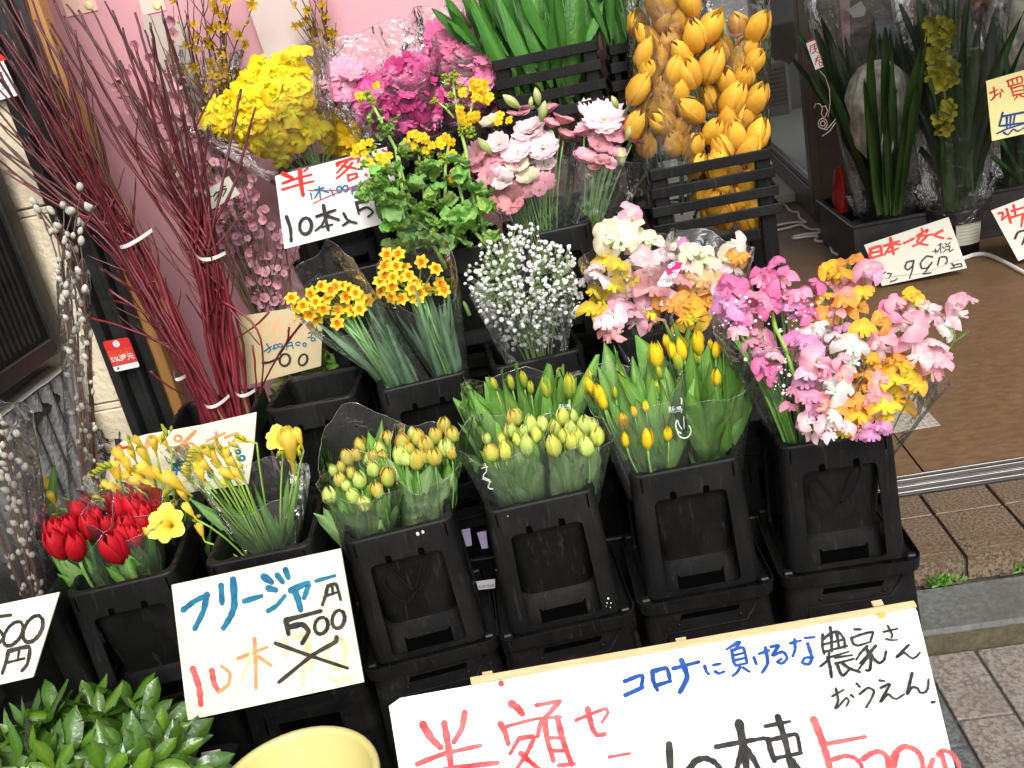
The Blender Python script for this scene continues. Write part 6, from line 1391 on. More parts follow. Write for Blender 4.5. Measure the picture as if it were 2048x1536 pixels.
# evergreen sprigs ---------------------------------------------------------------------------
def evergreen(label, foot, Y, heads, n_leaf, L_px, group='evergreen bunches', color=(1, 1, 1)):
    t = thing('evergreen_bunch', label, 'foliage', AT(*foot, Y), group); f = AT(*foot, Y)
    for hx, hy, dY in heads:
        h = AT(hx, hy, Y+dY); d = ((h-f).normalized()+V(U(-.5, .5), -.55+U(-.3, .2), .5)).normalized(); m = MB(); m.tube(bez(f, f*.5+h*.5+V(U(-.02, .02), 0, .01), h, 5), [.004, .0038, .0034, .003, .0026, .0018], 6, C('7a7a3a')); m.build('stem', STEM, t)
        for ring in range(3):
            n_ = n_leaf if ring < 2 else n_leaf-1; a0 = U(0, 6.28)
            for k in range(n_):
                a = a0+6.283*k/n_+U(-.25, .25); tilt = (1.5, 1.22, .75)[ring]+U(-.2, .2); R = frame(d, (0, 1, 0))
                ax = R @ V(math.cos(a)*math.sin(tilt), math.sin(a)*math.sin(tilt), math.cos(tilt)); L = Lpx(h, L_px)*(1.0, .92, .62)[ring]*U(.8, 1.15)
                # upper side of the leaf turned to the sprig tip
                Rm = frame(ax, d).to_4x4(); g = U(.75, 1.2)
                yl = U(0, 1)*1.0*(ring == 2)
                place('leaf', rnd.choice(EVER), Matrix.Translation(h-d*(.03*(2-ring))) @ Rm @ Matrix.Rotation(math.pi, 4, 'Z') @ Matrix.Diagonal((L, L, L, 1)), t, (color[0]*g*(1+yl), color[1]*g*(1+yl*.6), color[2]*g))
    return t
evergreen('glossy green evergreen bunch at the bottom left below the red tulip bucket', (190, 1560), 1.40, [(110, 1435, .08), (50, 1460, .05), (200, 1440, .06), (290, 1440, .08), (325, 1480, .04), (150, 1500, .0), (250, 1500, .0), (60, 1510, .0), (110, 1540, -.05), (300, 1530, -.04), (345, 1515, .0), (210, 1550, -.06), (15, 1490, .04), (185, 1415, .12), (255, 1415, .12), (10, 1545, -.05), (360, 1560, -.03), (270, 1570, -.08), (150, 1580, -.09), (70, 1580, -.08)], 6, 122, color=(.30, .37, .25))
evergreen('small dark evergreen sprigs between beige card and empty bucket', (650, 800), 2.42, [(600, 735, 0), (640, 720, .0), (670, 745, .02), (700, 735, .02), (735, 745, .0), (575, 760, -.02), (720, 780, 0), (620, 780, 0), (560, 800, 0), (690, 700, .05), (740, 700, .04)], 5, 58, color=(.7, .8, .7))

# ================================================================ CARDS AND LETTERING
class Card:
    def __init__(s, name, label, cat, corners, Y, mat, thick=.003, group=None, edge=None, sub=None):
        TL, TR, BR, BL = corners; yt, yr, yb = Y
        a, b, d = AT(*TL, yt), AT(*TR, yr), AT(*BL, yb)
        s.n = (b-a).cross(d-a).normalized()
        if s.n.dot(CAM-a) < 0: s.n = -s.n
        s.a = a; r = ray(*BR); c = CAM+r*((a-CAM).dot(s.n)/r.dot(s.n))
        s.t = thing(name, label, cat, (a+b+c+d)/4-V(0, 0, 0), group); s.k = 0
        q = [a, b, c, d]; m = MB()
        if sub: q = [s.pt(*p) for p in sub]
        k = len(q); m.add(q+[p-s.n*thick for p in q], [tuple(range(k)), tuple(range(2*k-1, k-1, -1))]+[(i, i+k, (i+1) % k+k, (i+1) % k) for i in range(k)])
        m.build('sheet', mat, s.t, smooth=False)
    def pt(s, px, py, off=0.0):
        r = ray(px, py); return CAM+r*((s.a-CAM).dot(s.n)/r.dot(s.n))+s.n*off
    def write(s, conv, strokes, mat, name='lettering', sc_=1.0):
        """strokes: list of (width, [(x, y)...]) in crop coordinates; one part per written character"""
        bx = [(min(p[0] for p in pl)-w_*.6, min(p[1] for p in pl)-w_*.6, max(p[0] for p in pl)+w_*.6, max(p[1] for p in pl)+w_*.6) for w_, pl in strokes]
        par = list(range(len(bx)))
        def fd(i):
            while par[i] != i: i = par[i]
            return i
        for i in range(len(bx)):
            for j in range(i):
                A, B = bx[i], bx[j]
                if A[0] < B[2] and B[0] < A[2] and A[1] < B[3] and B[1] < A[3]: par[fd(i)] = fd(j)
        for r in sorted(set(fd(i) for i in range(len(bx)))):
            s._write(conv, [strokes[i] for i in range(len(bx)) if fd(i) == r], mat, name, sc_)
    def _write(s, conv, strokes, mat, name, sc_):
        m = MB()
        for wd, pl in strokes:
            s.k += 1; off = .0006+.00006*s.k
            P_ = [s.pt(*conv(*p), off) for p in pl]
            a = s.pt(*conv(pl[0][0], pl[0][1])); b = s.pt(*conv(pl[0][0]+100, pl[0][1])); unit = (b-a).length/100
            w_ = wd*unit*.5*sc_
            # smooth resample
            R_ = []
            for i in range(len(P_)-1):
                p0, p1, p2, p3 = P_[max(0, i-1)], P_[i], P_[i+1], P_[min(len(P_)-1, i+2)]
                kk = 5 if len(P_) > 2 else 3
                for j in range(kk):
                    u = j/kk; R_.append(.5*((2*p1)+(p2-p0)*u*.7+(2*p1*0)+0*p1) if False else p1*(2*u**3-3*u*u+1)+(p2-p0)*.32*(u**3-2*u*u+u)+p2*(-2*u**3+3*u*u)+(p3-p1)*.32*(u**3-u*u))
            R_.append(P_[-1]); n_ = len(R_)
            vs = []; prev = None
            for i, p in enumerate(R_):
                tt = (R_[min(n_-1, i+1)]-R_[max(0, i-1)])
                if tt.length < 1e-7: tt = prev or V(1, 0, 0)
                tt = tt.normalized(); prev = tt; sd_ = s.n.cross(tt)
                e = w_*(1.12-.30*i/n_+.10*math.sin(i*1.9+s.k)+U(-.08, .08))
                vs += [p+sd_*e, p-sd_*e]
            fs = [(2*i, 2*i+1, 2*i+3, 2*i+2) for i in range(n_-1)]
            for (p, sg, i) in ((R_[0], -1, 0), (R_[-1], 1, n_-1)):       # round ends
                tt = ((R_[1]-R_[0]) if sg < 0 else (R_[-1]-R_[-2])).normalized()*sg; sd_ = s.n.cross(tt); b0 = len(vs)
                vs += [p+(sd_*math.cos(a_)+tt*math.sin(a_))*w_*(1.08 if sg < 0 else .84) for a_ in (0, .5, 1.05, 1.57, 2.1, 2.64, 3.14)]; fs.append(tuple(range(b0, b0+7)))
            m.add(vs, fs)
        if m.v: m.build(name, mat, s.t, smooth=False)
    def disc(s, conv, x, y, r, mat, name='dot', off=.0005, n=16):
        m = MB(); s.k += 1; c = s.pt(*conv(x, y), off+.00006*s.k); u_ = (s.pt(*conv(x+100, y))-s.pt(*conv(x, y))).length/100*r
        R = frame(s.n); m.add([c+R @ V(u_*math.cos(6.283*k/n), u_*math.sin(6.283*k/n), 0) for k in range(n)], [tuple(range(n))]); m.build(name, mat, s.t, smooth=False)
    def poly(s, conv, pl, mat, name='print', off=.0004):
        m = MB(); s.k += 1; m.add([s.pt(*conv(*p), off+.00006*s.k) for p in pl], [tuple(range(len(pl)))]); m.build(name, mat, s.t, smooth=False)
    def text(s, body, conv, x, y, h, mat, name='lettering', dx=(1, 0), width=None, bold=0):
        cu = bpy.data.curves.new(name, 'FONT'); cu.body = body; cu.size = 1.0; cu.offset = bold; cu.resolution_u = 3
        tmp = bpy.data.objects.new(name, cu); me = bpy.data.meshes.new_from_object(tmp); bpy.data.objects.remove(tmp)
        s.k += 1; o = s.pt(*conv(x, y), .0006+.00006*s.k); ex = (s.pt(*conv(x+dx[0]*50, y+dx[1]*50))-s.pt(*conv(x, y)))
        unit = ex.length/(50*math.hypot(*dx)); ex.normalize(); ey = s.n.cross(ex); S = h*unit
        if not me.vertices: return
        xs = [v.co.x for v in me.vertices]; fx = 1.0
        if width: fx = width*unit/(S*max(1e-6, max(xs)-min(xs)))
        Mt = Matrix(((ex.x*S*fx, ey.x*S, s.n.x*S, o.x), (ex.y*S*fx, ey.y*S, s.n.y*S, o.y), (ex.z*S*fx, ey.z*S, s.n.z*S, o.z), (0, 0, 0, 1)))
        me.materials.clear(); me.materials.append(mat)
        c = sum((Mt @ v.co for v in me.vertices), V(0, 0, 0))/len(me.vertices)
        me.transform(Matrix.Translation(-c) @ Mt); place(name, me, Matrix.Translation(c), s.t)
def loop(cx, cy, rx, ry, tilt=0, a0=-60, n=10, gap=0):
    out = []
    for k in range(n+1):
        a = math.radians(a0+(360-gap)*k/n); x, y = rx*math.cos(a), ry*math.sin(a); c, s_ = math.cos(tilt), math.sin(tilt); out.append((cx+x*c-y*s_, cy+x*s_+y*c))
    return out
# --- big white board -------------------------------------------------------------
bd = Card('sale_board', 'big white handwritten sale board with a wooden batten along its top, bottom right', 'sign board', [(790, 1402), (1832, 1214), (1935, 1640), (845, 1830)], (1.425, 1.50, 1.10), surf('white_foam_board', (.82, .82, .81), (.85, .85, .84), 6, rough=.55, bump=.05), .006,
          sub=[(778, 1412), (800, 1396), (1826, 1213), (1834, 1222), (1935, 1640), (845, 1830)])
k6, k7, k8 = zc(780, 1200, 4.096), zc(1200, 1111, 2048/567), zc(1548, 1161, 4.096)
bd.write(k6, [(58, [(268, 1018), (335, 1130), (415, 1210)]), (52, [(445, 1010), (475, 1180), (505, 1400), (515, 1480)]), (50, [(612, 925), (590, 1050), (525, 1165)]), (42, [(225, 1345), (440, 1262), (740, 1195)]), (46, [(200, 1450), (520, 1378), (880, 1335)]),
    (60, [(995, 850), (1050, 890), (1085, 935)]), (48, [(905, 1015), (945, 1090), (970, 1180)]), (30, [(955, 1038), (1200, 975), (1400, 960)]), (34, [(1200, 865), (1395, 828)]), (42, [(1385, 835), (1290, 950), (1235, 1010), (1210, 1120)]), (36, [(1062, 1130), (1020, 1200), (985, 1262)]), (40, [(1070, 1135), (1180, 1125), (1120, 1260), (1030, 1400)]), (42, [(1072, 1258), (1140, 1320), (1240, 1400)]),
    (44, [(1268, 985), (1290, 1150), (1340, 1320)]), (48, [(1372, 965), (1420, 1160), (1490, 1350)]), (30, [(1310, 1132), (1430, 1132)]), (34, [(1335, 1237), (1460, 1237)]), (34, [(1385, 1358), (1510, 1345)]),
    (30, [(1525, 988), (1650, 935), (1765, 895), (1785, 930), (1738, 1003)]), (44, [(1620, 892), (1655, 1040), (1695, 1108), (1760, 1102)]), (26, [(1795, 1290), (1965, 1260)])], INKRW, 'red_lettering')
bd.write(k7, [(32, [(180, 912), (305, 868), (296, 965)]), (34, [(185, 1012), (310, 955)]), (34, [(380, 838), (385, 905), (415, 975)]), (34, [(392, 838), (482, 818), (508, 912)]), (30, [(420, 938), (512, 910)]), (30, [(530, 820), (715, 772)]), (40, [(590, 762), (630, 880), (578, 990)]), (24, [(757, 802), (768, 840), (788, 862)]), (22, [(820, 796), (870, 786)]), (24, [(832, 842), (860, 856), (898, 842)]),
    (22, [(992, 630), (950, 660), (915, 682)]), (24, [(960, 655), (1012, 625), (972, 690)]), (24, [(952, 688), (965, 770), (982, 800)]), (24, [(955, 690), (1035, 670), (1062, 780)]), (20, [(965, 727), (1042, 707)]), (20, [(970, 763), (1052, 743)]), (20, [(980, 800), (1066, 782)]), (22, [(1012, 812), (990, 850), (958, 874)]), (22, [(1035, 815), (1080, 845)]),
    (24, [(1112, 742), (1130, 790)]), (22, [(1150, 715), (1222, 690)]), (26, [(1195, 672), (1212, 780), (1172, 850)]), (24, [(1235, 665), (1292, 655), (1245, 728), (1320, 700), (1352, 745), (1318, 785), (1280, 775), (1310, 752)]), (22, [(1375, 640), (1450, 620)]), (22, [(1405, 612), (1410, 680), (1392, 735)]), (20, [(1480, 602), (1550, 595)]), (24, [(1500, 642), (1530, 740), (1510, 790), (1462, 782), (1480, 745), (1538, 742)])], INKB, 'blue_lettering')
bd.write(k7, [(50, [(500, 1372), (510, 1560)]), (46, [(640, 1560), (690, 1490), (760, 1470), (830, 1500), (880, 1560)]), (58, [(1005, 1215), (1040, 1400), (1060, 1560)]), (36, [(840, 1388), (1030, 1352), (1188, 1325)]), (44, [(1028, 1395), (1010, 1470), (985, 1560)]), (44, [(1052, 1395), (1100, 1460), (1150, 1560)]),
    (46, [(1285, 1172), (1340, 1350), (1385, 1560)]), (28, [(1195, 1240), (1370, 1205)]), (42, [(1215, 1335), (1235, 1420), (1260, 1490)]), (32, [(1215, 1342), (1320, 1318), (1420, 1300), (1448, 1430)]), (30, [(1265, 1472), (1455, 1432)]), (44, [(1390, 1490), (1440, 1560)])], INKK, 'black_lettering')
bd.write(k8, [(24, [(398, 450), (395, 540), (410, 610)]), (24, [(400, 492), (450, 450), (520, 425), (575, 490), (578, 560)]), (26, [(460, 392), (470, 480), (472, 590)]), (24, [(512, 430), (532, 560)]), (22, [(405, 532), (570, 492)]), (22, [(412, 592), (600, 545)]), (22, [(380, 712), (440, 660), (452, 600)]), (30, [(440, 640), (460, 720), (470, 800)]), (20, [(450, 640), (610, 592)]), (20, [(500, 642), (640, 620)]), (22, [(502, 690), (650, 652)]), (26, [(515, 690), (540, 760), (565, 790), (612, 742)]), (28, [(562, 690), (620, 730), (702, 760)]),
    (24, [(660, 410), (710, 410)]), (24, [(632, 480), (650, 530), (690, 545)]), (24, [(632, 482), (720, 450), (808, 432), (790, 500)]), (20, [(700, 540), (792, 512)]), (22, [(762, 548), (710, 600), (672, 660)]), (26, [(752, 560), (792, 650), (782, 745), (752, 745)]), (20, [(790, 592), (740, 650), (702, 690)]), (20, [(762, 642), (720, 700), (690, 740)]), (26, [(832, 545), (790, 600), (820, 655), (862, 688), (900, 660), (916, 592)]),
    (20, [(895, 432), (1008, 406)]), (20, [(930, 382), (965, 452), (960, 480)]), (20, [(915, 490), (960, 500), (1005, 498)]), (22, [(1100, 540), (1050, 590), (1000, 642), (1062, 602), (1100, 630), (1135, 650), (1170, 630), (1192, 600)]),
    (20, [(475, 960), (570, 906)]), (20, [(505, 895), (525, 990), (500, 1060), (530, 1040), (590, 972), (612, 1000), (590, 1040)]), (24, [(630, 950), (650, 966)]), (22, [(676, 856), (702, 885)]), (22, [(700, 942), (770, 890), (818, 920), (790, 990), (752, 1052)]), (22, [(862, 830), (902, 836)]), (22, [(872, 892), (948, 860), (866, 1010), (930, 942), (965, 970), (1000, 982), (1060, 946)]), (24, [(1128, 770), (1105, 870), (1087, 945), (1125, 888), (1170, 892), (1195, 930), (1235, 928), (1258, 890), (1262, 822)]), (26, [(1292, 1010), (1312, 1006)])], INKK, 'black_lettering')
bd.write(k8, [(58, [(325, 1150), (385, 1300), (425, 1430), (460, 1560)]), (36, [(440, 1348), (600, 1318), (748, 1292)]), (38, [(478, 1480), (580, 1448), (660, 1465), (712, 1520), (720, 1580)]), (42, [(728, 1475), (790, 1430), (862, 1412), (920, 1450), (935, 1560)]), (46, [(955, 1510), (1000, 1420), (1062, 1370), (1150, 1395), (1200, 1450), (1222, 1560)]), (36, [(975, 1560), (1010, 1440)]), (40, [(1270, 1560), (1300, 1475)]), (38, [(1342, 1440), (1380, 1405), (1440, 1420), (1500, 1500), (1520, 1570)]), (36, [(1372, 1440), (1405, 1560)])], INKRW, 'red_lettering')
bd.disc(k8, 880, 300, 32, surf('orange_tack', (.80, .28, .04), (.85, .36, .08), 40, rough=.5, bump=0), 'orange_sticker'); bd.disc(k8, 1093, 280, 6, INKK, 'speck'); bd.disc(k6, 855, 722, 5, INKK, 'speck')
for nm, a, b in (('wooden_batten', (942, 1364), (1831, 1210)),):
    p, q = bd.pt(*a), bd.pt(*b); upv = (bd.pt(795, 1405)-bd.pt(845, 1820)).normalized(); ax = (q-p).normalized(); nrm = bd.n
    m = MB(); R = Matrix((ax, upv, nrm)).transposed(); m.box(((p+q)/2-nrm*.002+upv*.001), ((q-p).length, .0135, .014), R)
    o = m.build(nm, WOODB, bd.t, smooth=False); bevel_mesh(o.data, .0012)
    for cx_ in ((975, 1350), (1364, 1282), (1758, 1207)):
        c = bd.pt(*cx_); m = MB(); m.box(c-nrm*.008+upv*.004, (.019, .012, .005), R); m.build('clip', WOODB, bd.t, smooth=False)
pc = bd.pt(1003, 1369, .004); m = MB(); m.ellipsoid(pc, (.0055, .0055, .006), 6, 8); m.build('push_pin', REDP, bd.t)
p, q = bd.pt(1150, 1600, -.02), bd.pt(1600, 1520, -.02); m = MB(); 
for (px, py) in ((1000, 1420), (1700, 1290)):
    a = bd.pt(px, py, -.012); m.tube([a, V(a.x, a.y+.07, .0)], .008, 6)
m.build('rear_leg', WOODB, bd.t)

# --- freesia price card -------------------------------------------------------------
kA, k4, k1 = zc(0, 850, ZM), zc(400, 1011, ZM), zc(0, 1111, 2048/567)
fc = Card('price_card', 'large cream price card for the freesias with blue writing and crossed out price', 'price card', [(343, 1170), (681, 1097), (728, 1364), (375, 1441)], (1.60, 1.60, 1.50), PAPERC, .004, 'handwritten price cards')
fc.write(kA, [(30, [(1072, 1082), (1140, 1030), (1215, 992)]), (34, [(1212, 992), (1190, 1090), (1140, 1192)]), (34, [(1295, 940), (1300, 1042)]), (38, [(1365, 905), (1372, 1050), (1350, 1120), (1308, 1188)]), (30, [(1432, 1030), (1530, 1000)]), (40, [(1545, 888), (1590, 918)]), (36, [(1572, 955), (1615, 965)]), (26, [(1570, 1087), (1620, 1055), (1668, 998)]), (34, [(1625, 880), (1655, 918)]), (34, [(1672, 848), (1688, 892)]), (34, [(1702, 968), (1805, 925), (1780, 1010)]), (40, [(1722, 960), (1745, 1020), (1760, 1080)]), (20, [(1850, 912), (1962, 880)])], INKT, 'blue_lettering')
fc.write(k1, [(46, [(1395, 820), (1440, 950), (1452, 1075)]), (40, [(1532, 830), (1548, 920), (1582, 980)])], INKRW, 'red_lettering')
fc.write(k1, [(24, [(1582, 985), (1650, 930), (1662, 850), (1600, 795)]), (26, [(1840, 600), (1848, 780), (1850, 960)]), (22, [(1720, 742), (1930, 660)]), (24, [(1870, 730), (1960, 792)])], INKO, 'faded_lettering')
fc.write(k4, [(14, [(305, 850), (240, 1030)]), (20, [(492, 780), (502, 880)]), (22, [(560, 772), (630, 750), (615, 900), (600, 1050)]), (20, [(640, 800), (655, 960)]), (22, loop(800, 860, 55, 90)), (14, [(760, 1000), (820, 1050)]), (12, [(840, 1000), (900, 1040)]), (12, [(790, 1030), (890, 1000)])], INKF, 'faded_lettering')
fc.write(kA, [(20, [(1920, 940), (1905, 1000), (1888, 1052)]), (20, [(1920, 942), (1968, 930), (1995, 1020)]), (16, [(1945, 932), (1950, 990)]), (16, [(1905, 1000), (1982, 975)]), (28, [(1675, 1140), (1690, 1222)]), (26, [(1675, 1140), (1880, 1086)]), (30, [(1690, 1182), (1770, 1165), (1808, 1208), (1770, 1275)]), (22, loop(1882, 1172, 38, 50, .3)), (22, loop(1982, 1135, 36, 54, .2)), (22, [(1615, 1275), (1830, 1352), (2035, 1420)]), (26, [(1972, 1240), (1960, 1270), (1830, 1345), (1635, 1502)])], INKK, 'black_lettering')
# --- 500 yen card at left edge ---------------------------------------------------------
c5 = Card('price_card', 'cream price card reading 500 yen cut by the left picture edge', 'price card', [(-150, 1240), (119, 1184), (66, 1354), (-200, 1415)], (1.56, 1.56, 1.48), PAPERC, .003, 'handwritten price cards')
c5.write(k1, [(24, [(-70, 450), (80, 430)]), (24, [(-70, 450), (-60, 560), (0, 545), (25, 590), (-20, 660)]), (26, loop(98, 565, 55, 100, .6)), (28, loop(240, 530, 60, 105, .5)), (28, [(62, 690), (45, 770), (18, 850)]), (28, [(62, 692), (212, 660), (200, 780), (160, 832)]), (18, [(140, 690), (130, 750)]), (18, [(60, 772), (180, 742)])], INKK, 'black_lettering')
# --- half price card -----------------------------------------------------------------------
k2 = zc(500, 280, 6.4)
hc = Card('price_card', 'white half price card with red and black writing partly behind rape blossoms', 'price card', [(550, 352), (773, 294), (811, 436), (569, 498)], (2.36, 2.36, 2.32), surf('off_white_card', (.56, .555, .52), (.62, .615, .58), 6, rough=.5, bump=.05, c3=(.5, .49, .44), s3=9, f3=.4), .002, 'handwritten price cards')
hc.write(k2, [(55, [(425, 432), (540, 488)]), (60, [(640, 392), (655, 560), (680, 705)]), (28, [(740, 360), (690, 402)]), (32, [(420, 555), (600, 492), (790, 442)]), (30, [(415, 635), (600, 580), (820, 526)]), (30, [(1140, 310), (1110, 335)]), (34, [(1110, 300), (1330, 232), (1400, 240), (1378, 285)]), (28, [(1250, 272), (1180, 350), (1112, 422)]), (28, [(1180, 332), (1330, 360), (1400, 372)]), (30, [(1310, 292), (1220, 400), (1110, 490)]), (28, [(1250, 452), (1268, 530)]), (26, [(1250, 452), (1372, 430), (1345, 490)]), (24, [(1262, 520), (1382, 472)]), (30, [(1700, 130), (1760, 152)]), (30, [(1740, 240), (1782, 235)]), (28, [(1790, 382), (1842, 360)]), (26, [(1480, 440), (1502, 452)])], INKR, 'red_lettering')
hc.write(k2, [(14, [(750, 645), (1150, 640), (1640, 590)]), (12, [(810, 810), (1150, 660), (1600, 490)])], INKR, 'strike_line')
hc.write(k2, [(20, [(780, 680), (795, 762)]), (20, [(830, 642), (950, 610)]), (22, [(890, 600), (905, 762)]), (18, [(890, 642), (830, 745)]), (18, [(920, 642), (1012, 672)]), (20, [(1030, 630), (1080, 712)]), (20, loop(1145, 632, 32, 40)), (20, loop(1225, 620, 34, 38)), (20, [(1320, 602), (1308, 692)]), (18, [(1320, 602), (1390, 592), (1412, 660)]), (16, [(1300, 652), (1400, 630)]), (20, loop(1472, 572, 34, 26)), (18, loop(1570, 610, 26, 28)), (18, loop(1600, 520, 18, 22))], INKT, 'teal_lettering')
hc.write(k2, [(46, [(472, 985), (520, 1130), (530, 1290)]), (44, loop(715, 1100, 76, 105, .1)), (46, [(945, 840), (970, 1000), (1005, 1150)]), (36, [(855, 978), (1095, 896)]), (30, [(980, 970), (920, 1090), (840, 1160)]), (40, [(990, 970), (1140, 1022)]), (26, [(920, 1112), (1060, 1080)]), (36, [(1202, 940), (1260, 1030), (1365, 1062)]), (30, [(1282, 1030), (1190, 1096)]), (34, [(1365, 800), (1395, 942)]), (34, [(1360, 800), (1510, 786)]), (30, [(1395, 902), (1500, 862), (1578, 920), (1512, 985)]), (28, loop(1680, 810, 70, 80, .2)), (26, [(1672, 940), (1692, 1030)]), (24, [(1672, 942), (1760, 920), (1780, 1000)]), (20, [(1690, 990), (1742, 972)])], INKK, 'black_lettering')
# --- beige card ------------------------------------------------------------------------------
k3 = zc(440, 560, 2048/240)
bc_ = Card('price_card', 'worn beige price card standing between red twigs and narcissus', 'price card', [(470, 634), (646, 606), (642, 732), (490, 772)], (2.40, 2.40, 2.36), PAPERB, .003, 'handwritten price cards')
bc_.write(k3, [(40, [(700, 780), (735, 852)]), (40, [(792, 690), (740, 800)]), (40, [(892, 690), (890, 852)]), (34, [(750, 872), (940, 842)]), (32, [(742, 942), (832, 935)]), (70, [(1002, 655), (1000, 955)]), (40, [(890, 1030), (950, 1002)]), (46, [(1240, 662), (1292, 690), (1180, 740), (1122, 880)]), (44, [(1322, 790), (1280, 900)]), (50, [(1482, 730), (1470, 970)])], INKSAL, 'red_lettering')
bc_.write(k3, [(24, [(750, 1222), (880, 1132)]), (24, [(800, 1092), (840, 1160), (872, 1190), (820, 1240)]), (24, [(930, 1112), (912, 1180), (962, 1160)]), (22, loop(960, 1130, 34, 32)), (22, loop(1030, 1115, 34, 30)), (24, [(1150, 1082), (1132, 1190)]), (24, [(1150, 1082), (1222, 1062), (1252, 1170)]), (20, [(1140, 1132), (1232, 1112)]), (22, loop(1335, 1085, 38, 30, 0, 60, 10, 60)), (22, loop(1445, 1100, 26, 30)), (22, loop(1590, 1010, 36, 26)), (20, [(1510, 910), (1572, 892), (1560, 962), (1500, 985)])], INKT, 'teal_lettering')
bc_.write(k3, [(40, [(730, 1412), (850, 1402), (1000, 1330)]), (40, loop(1110, 1362, 88, 105, .3)), (36, loop(1420, 1360, 70, 100, .4))], INKK, 'black_lettering')
# --- pale card behind freesias ------------------------------------------------------------------
k5 = zc(200, 800, 6.4)
pc_ = Card('price_card', 'pale yellow card with faded red writing behind the yellow freesias', 'price card', [(232, 884), (513, 824), (497, 968), (206, 1010)], (1.98, 1.98, 1.93), PAPERC, .003, 'handwritten price cards', sub=[(206, 1010), (212, 945), (224, 905), (242, 884), (290, 869), (400, 850), (513, 824), (508, 890), (497, 968)])
pc_.write(k5, [(80, [(245, 610), (220, 765)]), (36, [(262, 622), (360, 600)]), (30, [(400, 680), (420, 720)])], INKR, 'red_lettering')
pc_.write(k5, [(66, [(640, 482), (590, 612)]), (32, [(750, 532), (830, 510)]), (46, [(1220, 402), (960, 660)]), (30, loop(1000, 492, 46, 40)), (32, loop(1150, 600, 60, 50)), (34, [(1370, 522), (1600, 422)]), (34, [(1490, 412), (1480, 640)]), (30, [(1490, 520), (1380, 610)]), (32, [(1600, 482), (1770, 420), (1700, 540), (1620, 622)])], INKO, 'faded_lettering')
pc_.write(k5, [(26, [(940, 822), (1120, 770)]), (30, [(1000, 762), (980, 952)]), (28, [(980, 832), (915, 912)]), (28, [(1000, 822), (1090, 862)]), (26, [(940, 900), (1020, 890)]), (28, loop(1770, 662, 28, 24)), (28, loop(1822, 742, 32, 30)), (28, loop(1660, 692, 20, 22)), (34, [(1390, 930), (1412, 872)]), (24, loop(1420, 940, 30, 50))], INKT, 'teal_lettering')
# --- name card on blossom twigs ---------------------------------------------------------------------
nc = Card('name_card', 'small cream card with black katakana among the pink blossom branches', 'card', [(399, 392), (457, 352), (480, 388), (414, 424)], (2.40, 2.42, 2.39), PAPERG, .001)
k0 = zc(0, 0, ZM)
nc.write(k0, [(8, [(1188, 1172), (1238, 1148)]), (8, [(1200, 1150), (1206, 1188)]), (8, [(1226, 1138), (1215, 1188)]), (8, [(1266, 1124), (1250, 1150)]), (8, [(1264, 1132), (1286, 1120), (1258, 1176)]), (8, [(1298, 1096), (1322, 1088)]), (8, [(1294, 1116), (1326, 1104), (1304, 1150)])], INKK, 'black_lettering')
# --- cashless sticker and payment sticker on the frame ----------------------------------------------
k9 = zc(180, 560, 6.4)
def rr_poly(A, B, Cc, D, r=.12):
    pts = []
    Q = [A, B, Cc, D]
    for i in range(4):
        p, q, n_ = Q[i], Q[i-1], Q[(i+1) % 4]; f = lambda a, b, k: (a[0]+(b[0]-a[0])*k, a[1]+(b[1]-a[1])*k)
        pts += [f(p, q, r), f(p, f(q, n_, .5), r*.35), f(p, n_, r)]
    return pts
st = Card('cashless_sticker', 'red 5 percent cashless refund sticker on the black frame', 'sticker', [k9(155, 790), k9(490, 730), k9(637, 1105), k9(318, 1172)], (YW-.0215, YW-.0215, YW-.0215), surf('red_vinyl', (.62, .03, .03), (.66, .04, .04), 20, rough=.35, bump=0), .0008,
          sub=[k9(*p) for p in rr_poly((155, 790), (490, 730), (637, 1105), (318, 1172))])
st.poly(k9, [(292, 1114), (612, 1042), (634, 1098), (620, 1114), (345, 1172), (322, 1166)], INKW, 'white_band')
st.disc(k9, 337, 817, 44, INKW, 'logo_disc'); st.write(k9, [(9, loop(336, 817, 21, 21, 0, 20, 10, 60)), (7, [(320, 800), (352, 802)])], INKGR, 'logo')
dxy = (1, -.20)
st.text('キャッシュレスで', k9, 232, 945, 44, INKOR, 'orange_lettering', dxy, 285); st.text('お支払いのお客様に', k9, 250, 985, 40, INKOR, 'orange_lettering', dxy, 275)
st.text('5%還元', k9, 278, 1055, 86, INKW, 'white_lettering', dxy, 300, .012)
st.write(k9, [(4, [(300, 1090), (600, 1028)]), (4, [(330, 1068), (520, 1025)])], INKO, 'fine_print'); st.write(k9, [(12, loop(362, 1130, 12, 10))], INKB, 'small_logo'); st.text('キャッシュレス', k9, 385, 1135, 20, INKG, 'grey_lettering', dxy, 75)
kP = zc(0, 0, 5.12)
py_ = Card('payment_sticker', 'white payment sticker with red logo at the top left edge', 'sticker', [(-70, 130), (2, 112), (38, 190), (-45, 212)], (YW-.0215, YW-.0215, YW-.0215), PAPERW, .0008)
py_.poly(kP, [(-360, 660), (10, 555), (70, 612), (-340, 720)], INKR, 'red_band'); py_.poly(kP, [(-60, 755), (18, 735), (48, 830), (-30, 850)], INKR, 'logo_block'); py_.disc(kP, 0, 792, 18, INKW, 'logo_ring', .0006)
py_.text('PayPay', kP, -185, 965, 82, INKG, 'grey_lettering', (1, -.22), 300)

